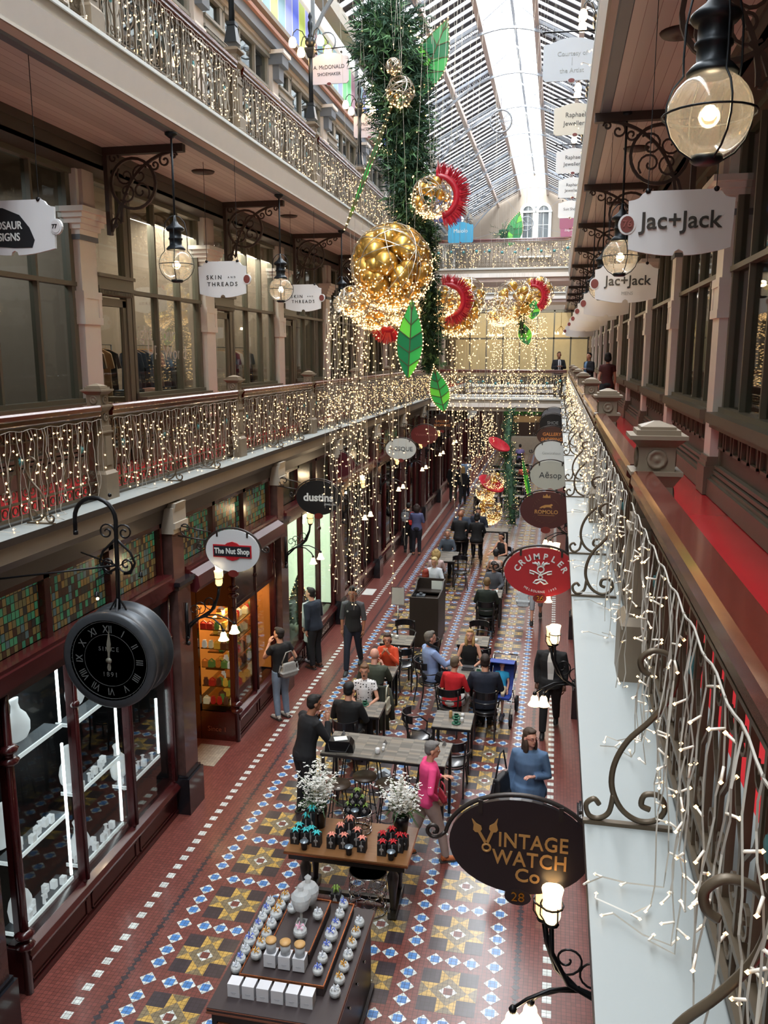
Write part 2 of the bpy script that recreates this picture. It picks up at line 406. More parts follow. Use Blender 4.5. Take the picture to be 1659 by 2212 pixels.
for s in (-1, 1):
    xe, xc = ROOFX+s*EH, ROOFX+s*CH
    a, b = sorted((xc, xc+s*.16)); g.m(0).box(a, b, -8, YEND, CZ-.32, CZ+.14)
    a, b = sorted((xc, xc+s*.08)); g.m(1).box(a, b, -8, YEND, CZ+.14, CZ+.5)
    xm = ROOFX+s*2.35; zm = EZ+(CZ-EZ)*(EH-2.35)/(EH-CH); g.m(0).box(xm-.08, xm+.08, -8, YEND, zm-.22, zm-.02)
    a, b = sorted((xe-s*.1, xe+s*.25)); g.m(2).box(a, b, -8, YEND, EZ-.35, EZ+.12)
g.m(1).box(ROOFX-.05, ROOFX+.05, -8, YEND, CZ+1.0, CZ+1.12)
y = -7
while y < YEND:
    for s in (-1, 1): g.m(1).tube([(ROOFX+s*CH, y, CZ+.46), (ROOFX, y, CZ+1.06)], .02, 4)
    y += .9
struct('ceiling_beams', g, [curb, trussm, creamd])
def truss():
    g = MB(); y = 0
    # rafter chord, curved lower chord, crown arch and scrolls
    for s in (-1, 1):
        X = lambda d: ROOFX+s*d
        g.extx([(y-.06, 0), (y+.06, 0), (y+.06, .01), (y-.06, .01)], -50, -50.01)
        g.tube([(X(EH), y, EZ-.12), (X(CH), y, CZ-.12)], .07, 4)
        pts = []
        for i in range(17):
            t = i/16; pts.append((X(EH-.1-(EH-.1-0)*t), y, EZ-1.6+(CZ-.30-(EZ-1.6))*math.sin(t*PI/2)**.8))
        g.tube(pts, .055, 4)
        for i in range(1, 13):
            t = i/16; x, z = pts[i][0], pts[i][2]; d = abs(x-ROOFX)
            zt = EZ-.12+(CZ-EZ)*(EH-d)/(EH-CH) if d > CH else CZ-.12
            h = max(.05, (zt-z)); r = min(h*.42, .2)
            if h > .12:
                g.tube([(x+r*math.cos(a*PI/6), y, z+h/2+r*math.sin(a*PI/6)) for a in range(12)], .018, 4, closed=True)
                if r > .1: g.tube([(x+r*.45*math.cos(a*PI/4), y, z+h/2+r*.45*math.sin(a*PI/4)) for a in range(8)], .015, 4, closed=True)
                for q in (h/2+r, ): g.tube([(x, y, z), (x, y, z+h/2-r)], .015, 4); g.tube([(x, y, z+h/2+r), (x, y, zt)], .015, 4)
        g.tube([(X(EH-.1), y, EZ-2.5), (X(EH-.1), y, EZ)], .06, 4)
        sp = spiral(X(EH-.42), EZ-1.75, .05, .3, 0, 500*s, 26); g.tube([(a, y, b) for a, b in sp], .02, 4)
        g.tube([(X(CH+.1), y, CZ-.1), (X(0), y, CZ+.62)], .035, 4)
        for q in (.3, .6):
            sp = spiral(X(q), CZ-.05+.25*(CH-q), .02, .13, 90, 90+420*s, 18); g.tube([(a, y, b) for a, b in sp], .014, 4)
    return g.mesh('roof_truss', [trussm])
tm = truss(); k = 0; y = 30.1-4.5*8
while y < YEND-.2:
    if y > 6:
        o = D.objects.new('roof_truss', tm); COL.objects.link(o); o.location = (0, y, 0)
        tag(o, ORD[min(k, 13)]+' arched white iron roof truss with scrollwork under the skylight', 'roof truss', 'arched iron roof trusses'); o['kind'] = 'structure'; k += 1
    y += 4.5
# upper (second gallery) walls and clerestory
stain = gridmat('clerestory stained glass', '#3fae5a', .55, 0, .05, '#c9ccd0', axes=(1, 2), cols=['#3d5fe0', '#4fc46a', '#b9a53a', '#7f8ce0', '#a8c040', '#8c5a70', '#6fa0b0'], rough=.3, emis=.35)  # emission stands in for daylight coming through the glass
for side, s, xw in (('left', -1, WL), ('right', 1, WR)):
    g = MB(); xo = xw+s*.12
    a, b = sorted((xw+s*.12, xw+s*.25))
    g.m(0).box(a, b, -8, YEND, L2, L2+.6); g.m(0).box(a, b, -8, YEND, 13.15, 15.6)
    for (d, z0, z1, k) in ((.0, 13.1, 13.2, 1), (-.12, 13.2, 13.42, 2), (-.2, 13.42, 13.5, 3), (.02, 13.5, 13.75, 2), (-.1, 13.75, 13.85, 1)):
        p, q = sorted((xw+s*d, xw+s*.2)); g.m(k).box(p, q, -8, YEND, z0, z1)
    p, q = sorted((xw+s*.08, xw+s*.1)); g.m(4).box(p, q, -8, YEND, 13.95, 15.1)
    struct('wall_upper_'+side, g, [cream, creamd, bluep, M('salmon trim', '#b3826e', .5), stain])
# ------------------------------------------------------------ gallery shop walls
PITCH = 4.28
warmi = M('warm shop interior wall', '#8f8070', .8, var=.08); dimi = M('dim shop interior', '#4b443c', .8)
WN = [1]
def gallery_wall(side, y0, n, z0, zt, lvl):
    s = -1 if side == 'left' else 1; xw = WL if s < 0 else WR
    X = lambda d: xw + s*d            # d>0 into the shop
    B = lambda g, d0, d1, a, b, c, e: g.box(*sorted((X(d0), X(d1))), a, b, c, e)
    top = 8.95 if lvl == 1 else 13.1
    if lvl == 1:
        g = MB(); B(g.m(0), -.34, .4, -8, YEND, 8.92, 9.2); B(g, -.36, .1, -8, YEND, 9.1, 9.2); B(g.m(1), -.3, -.34, -8, YEND, 8.92, 8.96)
        struct('trim_beam_'+side, g, [M('dark beam paint', '#4a443c', .5), olive])
    for k in range(n):
        ya = y0+PITCH*k; yb = ya+.42
        # pilaster: base, shaft, band, capital, pink upper shaft
        g = MB(); f = -.02 if lvl == 1 else .0
        B(g.m(1), f-.06, .2, ya-.04, yb+.04, z0, z0+.34); B(g, f-.04, .2, ya-.02, yb+.02, z0+.34, z0+.40); B(g, f-.03, .2, ya-.015, yb+.015, z0+.40, z0+.46)
        B(g.m(0), f, .2, ya, yb, z0+.46, top)
        zb = z0+2.1
        B(g.m(2), f-.035, .2, ya-.035, yb+.035, zb, zb+.1); B(g, f-.035, .2, ya-.035, yb+.035, zb+.36, zb+.46); B(g, f-.03, .2, ya-.03, ya+.05, zb+.1, zb+.36); B(g, f-.03, .2, yb-.05, yb+.03, zb+.1, zb+.36); B(g, f-.015, .2, ya-.01, yb+.01, zb+.1, zb+.36)
        zc = z0+3.35
        if lvl == 1:
            B(g.m(3), f-.03, .2, ya-.03, yb+.03, zc-.1, zc-.03)
            for i in range(5):
                e = .03+.03*i*(1+.1*i); B(g.m(2), f-e, .2, ya-e, yb+e, zc-.03+.07*i, zc+.04+.07*i)
            B(g.m(4), -.08, .2, ya+.06, yb-.06, zc+.32, top)
        else:
            B(g.m(3), f-.25, .2, ya-.02, yb+.02, zc-.2, zc+.02); B(g.m(3), f-.15, .2, ya+.04, yb-.04, zc-.5, zc-.2); B(g.m(2), f-.3, .2, ya-.06, yb+.06, zc+.02, zc+.1)
        struct('trim_pilaster', g, [cream if lvl == 1 else M('pale upper paint', '#c3bdb6', .5, var=.03), creamd if s < 0 and lvl == 2 else M('taupe plinth', '#7a7062', .5), cream, bluep, pink])
        # window bay
        y2 = ya+PITCH
        w = thing('window_%d' % WN[0], '', 'window', (0, 0, 0), kind='structure'); WN[0] += 1
        w['label'] = '%s glazed shopfront of the %s %s gallery' % (ORD[min(k, 13)], side, 'first' if lvl == 1 else 'second')
        g = MB(); zs = z0+.98
        def V(y, wd=.07, a=None, b=None): B(g, .08, .2, y-wd/2, y+wd/2, a or z0, b or top)
        def H(z, h, a, b, p=.06): B(g, p, .2, a, b, z, z+h)
        door = (s < 0)
        ds = yb+1.08 if door else yb+.0
        V(yb+.04, .08); V(y2-.05, .1)
        if door:
            V(ds, .14); V(ds+.14, .08); H(z0+2.55, .3, yb, ds, .0); H(z0+2.62, .05, yb, ds, -.04); H(z0+2.8, .05, yb, ds, -.05)
            H(top-.08, .08, yb, y2)
            for i in range(24): B(g, -.03, .02, yb+.03+i*.042, yb+.05+i*.042, z0+2.56, z0+2.61)
            B(g, .1, .16, yb+.1, yb+.2, z0, z0+2.5); B(g, .1, .16, ds-.17, ds-.07, z0, z0+2.5); H(z0+2.4, .12, yb, ds, .1); H(z0, .25, yb, ds, .1)
        a = ds+.1 if door else yb
        H(zs-.1, .12, a, y2, -.1); H(zs-.16, .06, a, y2, -.05); H(zs+.02, .06, a, y2, .04)
        H(z0+2.62, .06, a, y2, .06); H(top-.1, .1, a, y2, .04)
        n_m = 3 if door else 4
        for i in range(1, n_m): V(a+(y2-a)*i/n_m, .045, zs, top)
        # dado with raised panels and a moulded skirting
        B(g.m(1), .1, .2, a, y2, z0, zs-.1); g.m(0)
        m_ = int((y2-a)/.42)
        for i in range(m_):
            p, q = a+(y2-a)*i/m_+.05, a+(y2-a)*(i+1)/m_-.05
            for (c, d, e, h) in ((p, q, zs-.42, zs-.39), (p, q, zs-.2, zs-.17), (p, p+.03, zs-.42, zs-.17), (q-.03, q, zs-.42, zs-.17)): B(g, .06, .12, c, d, e, h)
        for i, (e, h) in enumerate(((.14, 0), (.1, .2), (.08, .26), (.06, .32))): B(g, .1-e, .2, a, y2, z0+h, z0+h+(.2 if i == 0 else .04))
        g.build('window_frame', [olive if lvl == 1 else M('grey frame paint', '#8b8a82', .5), olived], w)
        p = MB(); B(p, .14, .145, yb, y2, (zs if not door else z0+.1), top); p.build('pane', [glass], w)
    g = MB(); dd = 2.6 if lvl == 1 else 2.0
    B(g.m(0), dd, dd+.1, -8, YEND, z0-.1, top+.3); B(g.m(1), .2, dd, -8, YEND, z0-.1, z0); B(g.m(0), .2, dd, -8, YEND, top+.1, top+.2)
    for k in range(n): B(g, .2, dd, y0+PITCH*k+.1, y0+PITCH*k+.3, z0, top+.1)
    struct('wall_interior_%s_%d' % (side, lvl), g, [warmi if lvl == 1 else M('pale shop interior', '#6b6862', .8), M('shop timber floor', '#4a3a2c', .5)])
gallery_wall('left', 11.05-4*PITCH, 15, L1, 0, 1)
gallery_wall('right', 10.70-4*PITCH, 15, L1, 0, 1)
gallery_wall('left', 11.05-4*PITCH, 15, L2, 0, 2)
gallery_wall('right', 10.70-4*PITCH, 15, L2, 0, 2)

# ------------------------------------------------------------ cast iron brackets under the ceiling
brk = M('dark umber iron', '#40332d', .5, .2)
def bracket(s):
    g = MB(); T = lambda p, r=.018, n=4, **k: g.tube([(s*a, 0, b) for a, b in p], r, n, **k)
    g.box(*sorted((0, s*1.18)), -.05, .05, -.1, 0); g.box(*sorted((0, s*.06)), -.04, .04, -1.15, 0)
    T([(.42+.33*math.cos(PI+a*PI/12), -.48+.33*math.sin(a*PI/12)) for a in range(24)], .026, closed=True)
    for q in range(4):
        a0 = q*90+45; T(spiral(.42+.15*math.cos(math.radians(a0)), -.48+.15*math.sin(math.radians(a0)), .14, .02, a0, a0+440, 16), .016)
    T(arc(1.12, -.98, .9, 180, 92, 14), .026); T([(.06, -1.1), (.14, -.95), (.2, -.78), (.3, -.7)], .024)
    for cx, cz, r, a in ((.12, -1.0, .09, 0), (.9, -.2, .09, 90), (.75, -.25, .07, 180), (.14, -.14, .08, 0), (1.03, -.14, .05, 0)): T(spiral(cx, cz, r, .015, a, a+430, 16), .016)
    return g.mesh('bracket', [brk])
for side, s, xw, y0 in (('left', 1, WL+.36, 11.26), ('right', -1, WR-.36, 10.91)):
    me = bracket(s)
    for k in range(-2, 9):
        if side == 'right' and k < -1: continue
        o = D.objects.new('iron_bracket', me); COL.objects.link(o); o.location = (xw, y0+PITCH*k-.02, ZC1)
        tag(o, 'scrolled cast iron ceiling bracket over the %s pilaster of the %s gallery' % (ORD[k+2], side), 'bracket', 'ceiling brackets, %s gallery' % side)

# ------------------------------------------------------------ balustrades
def newel():
    g = MB(); F = lambda z0, z1, a, b=None: g.frust(0, 0, z0, z1, a, b or a)
    F(0, .30, .27); F(.30, .34, .27, .21); F(.34, .78, .20); F(.78, .80, .23); F(.80, .86, .2)
    for s in (-1, 1):
        g.box(s*.1-.008, s*.1+.008, -.06, .06, .4, .74); g.box(-.06, .06, s*.1-.008, s*.1+.008, .4, .74)
        g.lathe([(.05, 0), (.05, .014), (.035, .014), (.03, .004), (.012, .02), (0, .02)], (0, 0, 0), 10, 0) if False else None
    F(.86, 1.06, .17); F(1.02, 1.08, .17, .24); F(1.08, 1.10, .25); F(1.10, 1.22, .175); F(1.22, 1.26, .18, .26); F(1.26, 1.28, .275); F(1.28, 1.305, .21); F(1.305, 1.32, .17); F(1.32, 1.345, .16, .03)
    for s in (-1, 1):
        for z in (.96, 1.16):
            g.lathe([(.052, 0), (.05, .012), (.036, .014), (.03, .005), (.014, .016), (0, .018)], (s*.086, 0, z), 10, 0) if s > 0 else g.lathe([(.052, 0), (.05, -.012), (.036, -.014), (.03, -.005), (.014, -.016), (0, -.018)], (s*.086, 0, z), 10, 0)
            g.lathe([(.052, 0), (.05, s*.012), (.036, s*.014), (.03, s*.005), (.014, s*.016), (0, s*.018)], (0, s*.086, z), 10, 1)
    return g.mesh('newel_post', [postp])
NW = newel()
def rail_bay(Ln, s):      # x = 0 under rail centre, +y along the bay; s = direction to the void
    r = D.objects.new('balustrade_bay', None); COL.objects.link(r); q_ = s*.065
    g = MB(); g.ext([(q_+a, b) for a, b in [(-.045, 1.03), (-.06, 1.045), (-.058, 1.085), (-.042, 1.105), (.042, 1.105), (.058, 1.085), (.06, 1.045), (.045, 1.03)]], 0, Ln)
    g.ext([(q_+a, b) for a, b in [(-.035, .975), (-.045, .99), (-.04, 1.03), (.04, 1.03), (.045, .99), (.035, .975)]], 0, Ln)
    g.build('handrail', [mahog], r)
    g = MB(); g.box(-.018, .018, 0, Ln, .93, .955); g.box(-.018, .018, 0, Ln, .2, .222); g.box(-.02, .02, 0, Ln, .05, .08); g.box(-.014, .014, 0, Ln, .80, .815)
    n = int(Ln/.16)
    for i in range(n+1):
        y = Ln*i/n; g.box(-.011, .011, y-.011, y+.011, .06, .95)
        if i < n:
            c = y+Ln/n/2
            g.tube([(0, c+.042*math.cos(a*PI/5), .872+.042*math.sin(a*PI/5)) for a in range(10)], .008, 4, closed=True)
            g.tube([(0, c+.04*math.cos(a*PI/5), .14+.04*math.sin(a*PI/5)) for a in range(10)], .008, 4, closed=True)
            q = 1 if i % 2 else -1
            g.tube([(0, a, b) for a, b in spiral(c-q*.02, .31, .06, .014, 200 if q > 0 else -20, (200 if q > 0 else -20)+q*430, 15)], .008, 4)
            g.tube([(0, c-q*.065, .33), (0, c-q*.05, .45), (0, c+q*.02, .52), (0, c+q*.06, .6), (0, c+q*.06, .7)], .009, 4)
            g.tube([(0, a, b) for a, b in spiral(c+q*.02, .71, .052, .012, 20 if q < 0 else 160, (20 if q < 0 else 160)+q*400, 13)], .008, 4)
    g.build('iron_balusters', [bronze], r)
    tqm = M('turquoise paper flower', '#4f8f96', .7)
    for i in (0, 2, 4, 6):
        g = MB(); y = Ln*(i+.7)/7.2
        for a in range(6): g.tube([(0, y, .62), (0, y+.045*math.cos(a*PI/3+.3), .62+.045*math.sin(a*PI/3+.3))], [.02, .012], 4)
        g.lathe([(.03, -.02), (.03, .02)], (0, y, .62), 6, 0); g.build('turquoise_flower', [tqm], r, label='turquoise flower fixed in the ironwork')
    return r
wire = M('clear fairy light wire', '#b9b4a9', .35, var=.1, spec=.6); bulb = M('fairy light bulb', '#ffd9a0', .3, emis=3.6, ecol='#ffcb86', var=0)
bulbcase = M('clear bulb casing', '#e8e2d6', .2, emis=.06, ecol='#ffdca8')
def icicles(Ln, H, s, step=.075, br=.011, seed=1, spill=.16, casing=False):
    rr = random.Random(seed); a = MB(); b = MB()
    y = .02
    a.tube([(0, i*Ln/60, H+.01*math.sin(i*1.3)) for i in range(61)], .0035, 4)
    while y < Ln:
        h = H*(.55+.5*rr.random()); x = 0; yy = y; z = H; pts = [(x, yy, z)]
        while z > H-h and z > .03:
            z -= rr.uniform(.05, .09); yy += rr.uniform(-.022, .022); x += rr.uniform(-.012, .012); pts.append((x, yy, max(z, .015)))
        if z <= .05:
            for q in range(rr.randint(1, 3)): x += s*spill*rr.uniform(.2, .6); yy += rr.uniform(-.08, .08); pts.append((x, yy, .012+.02*rr.random()))
        a.tube(pts, .0028 if casing else .0035, 3, caps=False)
        for p in pts[1:]:
            if rr.random() < (.42 if casing else .33):
                d = Vector((rr.uniform(-1, 1), rr.uniform(-1, 1), rr.uniform(-.6, .3))).normalized()*(.036 if casing else .03); q = Vector(p)+d; q.z = max(q.z, .012)
                if casing: b.m(1).tube([p, q], .0036, 5); b.m(0).octa(q, br)
                else: a.tube([p, q], .003, 3, caps=False); b.m(0).octa(q, br)
        y += step*rr.uniform(.5, 1.5)
    return a.mesh('wire', [wire]), b.mesh('bulbs', [bulb, bulbcase])
def put(name, me, parent, loc=(0, 0, 0), kind=None):
    o = D.objects.new(name, me); COL.objects.link(o); o.parent = parent; o.location = loc
    if kind: o['kind'] = kind
    return o
def sbracket(s):
    g = MB(); T = lambda p, r=.012, n=5: g.tube([(s*a, 0, b) for a, b in p], r, n, flat=1)
    g.box(*sorted((s*.02, s*.33)), -.012, .012, 0, .014)
    S = [(.02, .62), (.05, .57), (.02, .44), (.08, .33), (.145, .24), (.15, .15), (.12, .06), (.06, .03), (.0, .035)]
    def cr(P, m=5):
        o = []
        for i in range(len(P)-1):
            p0, p1, p2, p3 = P[max(i-1, 0)], P[i], P[i+1], P[min(i+2, len(P)-1)]
            for j in range(m):
                t = j/m; o.append(tuple(.5*((2*p1[q])+(-p0[q]+p2[q])*t+(2*p0[q]-5*p1[q]+4*p2[q]-p3[q])*t*t+(-p0[q]+3*p1[q]-3*p2[q]+p3[q])*t**3) for q in (0, 1)))
        return o+[P[-1]]
    T(cr([(.13, .58), (.155, .60), (.16, .64), (.12, .67), (.06, .65), (.04, .58), (.06, .50), (.12, .41), (.19, .33), (.23, .24), (.235, .15), (.20, .07), (.14, .028), (.08, .035), (.05, .08), (.07, .13), (.12, .13), (.13, .09), (.10, .075)]), .011)
    T(cr([(.228, .12), (.24, .05), (.275, .022), (.31, .03), (.322, .07), (.295, .095), (.275, .075)]), .010)
    return g.mesh('scroll_bracket', [bronze])
class Bay: pass
def balustrade(side, lvl, x, y0, z, n, s, where, half=False):
    Ln = PITCH-.27 if lvl == 1 else PITCH-.27
    proto = rail_bay(Ln, s); sb = sbracket(s)
    lights = [icicles(Ln, .93, s, seed=11*q+lvl+(5 if side == 'right' else 0), step=.075, br=.0115) for q in range(2)]
    near = icicles(Ln, .93, s, seed=99, step=.10, br=.0062, casing=True, spill=.2) if (side == 'right' and lvl == 1) else None
    for k in range(n):
        yp = y0+PITCH*k
        o = D.objects.new('newel_post', NW); COL.objects.link(o); o.location = (x, yp, z)
        tag(o, '%s stone coloured newel post of the %s' % (ORD[min(k, 13)], where), 'post', 'newel posts, '+where)
        r = proto if k == 0 else dup(proto, (0, 0, 0)); r.location = (x, yp+.135, z)
        tag(r, '%s mahogany railed iron balustrade bay of the %s' % (ORD[min(k, 13)], where), 'balustrade', 'balustrade bays, '+where)
        t = thing('string_light_curtain', '%s run of warm icicle fairy lights hung on the %s' % (ORD[min(k, 13)], where), 'string lights', (x+s*.115, yp+.135, z+.01), 0, 'icicle lights, '+where)
        wm, bm = near if (near and k < 2) else lights[k % 2]
        put('wire', wm, t); put('bulbs', bm, t, kind='stuff')
        if lvl == 1:
            for q in (.335, .64):
                o = D.objects.new('scroll_bracket', sb); COL.objects.link(o); o.location = (x+s*.02, yp+PITCH*q, z)
                tag(o, '%s bronze S scroll stay on the white ledge of the %s' % (ORD[2*k+(q > .5)], where), 'scroll bracket', 'scroll stays, '+where)
balustrade('left', 1, -5.23, 8.95-2*4.28, L1, 6+2, 1, 'left first floor gallery')
balustrade('right', 1, .50, 4.42-4.28, L1, 8, -1, 'right first floor gallery')
balustrade('left', 2, -5.08, 8.95-4.28, L2, 6, 1, 'left second floor gallery')
def cross_bal(z, y, x0, x1, where, s=-1, posts=True):
    Ln = x1-x0; m = rail_bay(Ln, s); m.rotation_euler = (0, 0, -PI/2); m.location = (x0, y, z)
    tag(m, 'mahogany railed iron balustrade across the '+where, 'balustrade')
    t = thing('string_light_curtain', 'icicle fairy lights hung along the '+where, 'string lights', (x0, y-.09, z+.01), -PI/2)
    wm, bm = icicles(Ln, .93, 1, seed=int(z*7), step=.05, br=.014); put('wire', wm, t); put('bulbs', bm, t, kind='stuff')
    g = MB()
    rr = random.Random(3)
    for i in range(11):
        g.lathe([(0, -.02), (.06, 0), (0, .02)], (x0+Ln*(i+.5)/11, y-.12, z+.62+rr.uniform(-.06, .06)), 8, 1)
    o = g.build('turquoise_flowers', [M('turquoise paper flower')]); tag(o, 'row of turquoise paper flowers along the '+where, 'flowers'); o.parent = m; del o['category']
    o.matrix_parent_inverse = Matrix.Identity(4); o.location = (0, 0, 0)
    o.matrix_parent_inverse = (Matrix.Translation((x0, y, z)) @ Matrix.Rotation(-PI/2, 4, 'Z')).inverted(); del o['label']
cross_bal(L1, YB1+.15, LX1-.2, RX1+.2, 'lower bridge')
cross_bal(L2, YB1+.45, LX2-.2, RX2+.2, 'upper bridge')
cross_bal(L2, 47.2, LX2-.2, RX2+.2, 'far upper bridge')

# ------------------------------------------------------------ globe lanterns
globe = glassmat('lantern globe glass', '#f4f1ea', .3, rough=.08, body=.07, bodycol='#dad8d4', maxr=.45)
lampm = M('dark slate iron', '#23292e', .4, .5); glow = M('lamp glow', '#ffd79a', .4, emis=30, ecol='#ffc98a', var=0)
def lantern(rod):
    r = D.objects.new('globe_lantern', None); COL.objects.link(r)
    g = MB(); g.lathe([(0, 0), (.08, -.005), (.08, -.03), (.03, -.07), (.0, -.08)], (0, 0, 0), 16); g.tube([(0, 0, 0), (0, 0, -rod)], .014, 8)
    g.build('rod', [lampm], r)
    g = MB(); zt = -rod
    g.lathe([(.012, .1), (.02, .03), (.05, -.02), (.115, -.07), (.122, -.09), (.105, -.11), (.08, -.115), (.08, -.19), (.092, -.2), (.092, -.215), (.08, -.225), (.08, -.29), (.1, -.305), (.125, -.335), (.12, -.35), (0, -.35)], (0, 0, zt), 20)
    g.build('lamp_hood', [lampm], r)
    g = MB(); g.lathe([(0, -.72), (.075, -.72), (.08, -.745), (.06, -.76), (0, -.76)], (0, 0, zt), 16); g.build('base_cap', [lampm], r)
    g = MB(); c = zt-.53
    g.ball((0, 0, c), .205, 24, k=16); gb = g.build('globe', [globe], r)
    g = MB(); g.ball((0, 0, c+.01), .038, 10); g.build('bulb', [glow], gb)
    g = MB()
    g.tube([(.225*math.cos(a*PI/12), .225*math.sin(a*PI/12), c) for a in range(24)], .006, 5, closed=True)
    for q in range(4):
        a = q*PI/2+PI/4*0+.3
        pts = [(0.01, zt+.08), (.06, zt+.07), (.12, zt+.0), (.145, zt-.12), (.15, zt-.28)]+[(.225*math.cos(t), c+.225*math.sin(t)) for t in [math.radians(w) for w in (50, 30, 10, -10, -30, -50, -70)]]+[(.06, c-.215)]
        g.tube([(u*math.cos(a), u*math.sin(a), v) for u, v in pts], .006, 5)
    g.build('wire_cage', [lampm], r)
    return r
lp = None
for side, x, ys in (('left', -4.96, [10.65, 14.95, 19.4, 23.7, 28]), ('right', .69, [4.68, 10.9, 15.5, 19.8, 24.1, 28.4, 32.7, 37, 41.3])):
    for i, y in enumerate(ys):
        if lp is None: lp = lantern(1.1); r = lp; r.location = (x, y, ZC1)
        else: r = dup(lp, (x, y, ZC1))
        tag(r, '%s clear globe lantern on a rod in the %s first floor gallery' % (ORD[i], side), 'lantern', 'globe lanterns, %s gallery' % side)
        point('lantern_light', (x, y, ZC1-1.62), 16, r=.05)
# ceiling medallions
for i, (x, y) in enumerate(((-5.5, 12.9), (-5.5, 17.2), (.95, 8.4), (.95, 12.7), (.95, 17))):
    g = MB(); g.lathe([(0, -.03), (.06, -.04), (.16, -.025), (.18, 0), (0, 0)], (0, 0, 0), 18); o = g.build('ceiling_vent', [brk], loc=(x, y, ZC1))
    tag(o, '%s brown round vent in the pink ceiling of the %s gallery' % (ORD[i if x < 0 else i-2], 'left' if x < 0 else 'right'), 'vent', 'ceiling vents')
# ------------------------------------------------------------ ground floor shopfronts
lead = gridmat('leaded coloured glass', '#3c5a4a', .062, .085, .009, '#0d0b09', axes=(1, 2), cols=['#2c4036', '#4d3d22', '#2a1f18', '#2f373a', '#263f37', '#383227', '#201f1d', '#40351f'], rough=.25, emis=.04)  # faint emission imitates light behind the panes
leadl = gridmat('lit leaded coloured glass', '#3c5a4a', .062, .085, .009, '#17130f', axes=(1, 2), cols=['#35684a', '#66502c', '#35241a', '#3f504f', '#2a5a45', '#524b30', '#2b2b26', '#5f5030'], rough=.25, emis=.35)  # lit copy of lead: backlight put into brighter colours and stronger emission
lampw = M('warm shop lamp', '#ffe9c8', .4, emis=6, ecol='#ffdcae', var=0); ledw = M('white led strip', '#ffffff', .4, emis=9, ecol='#f2fbff', var=0)
PIL = [10.33+4.35*k for k in range(-4, 12)]
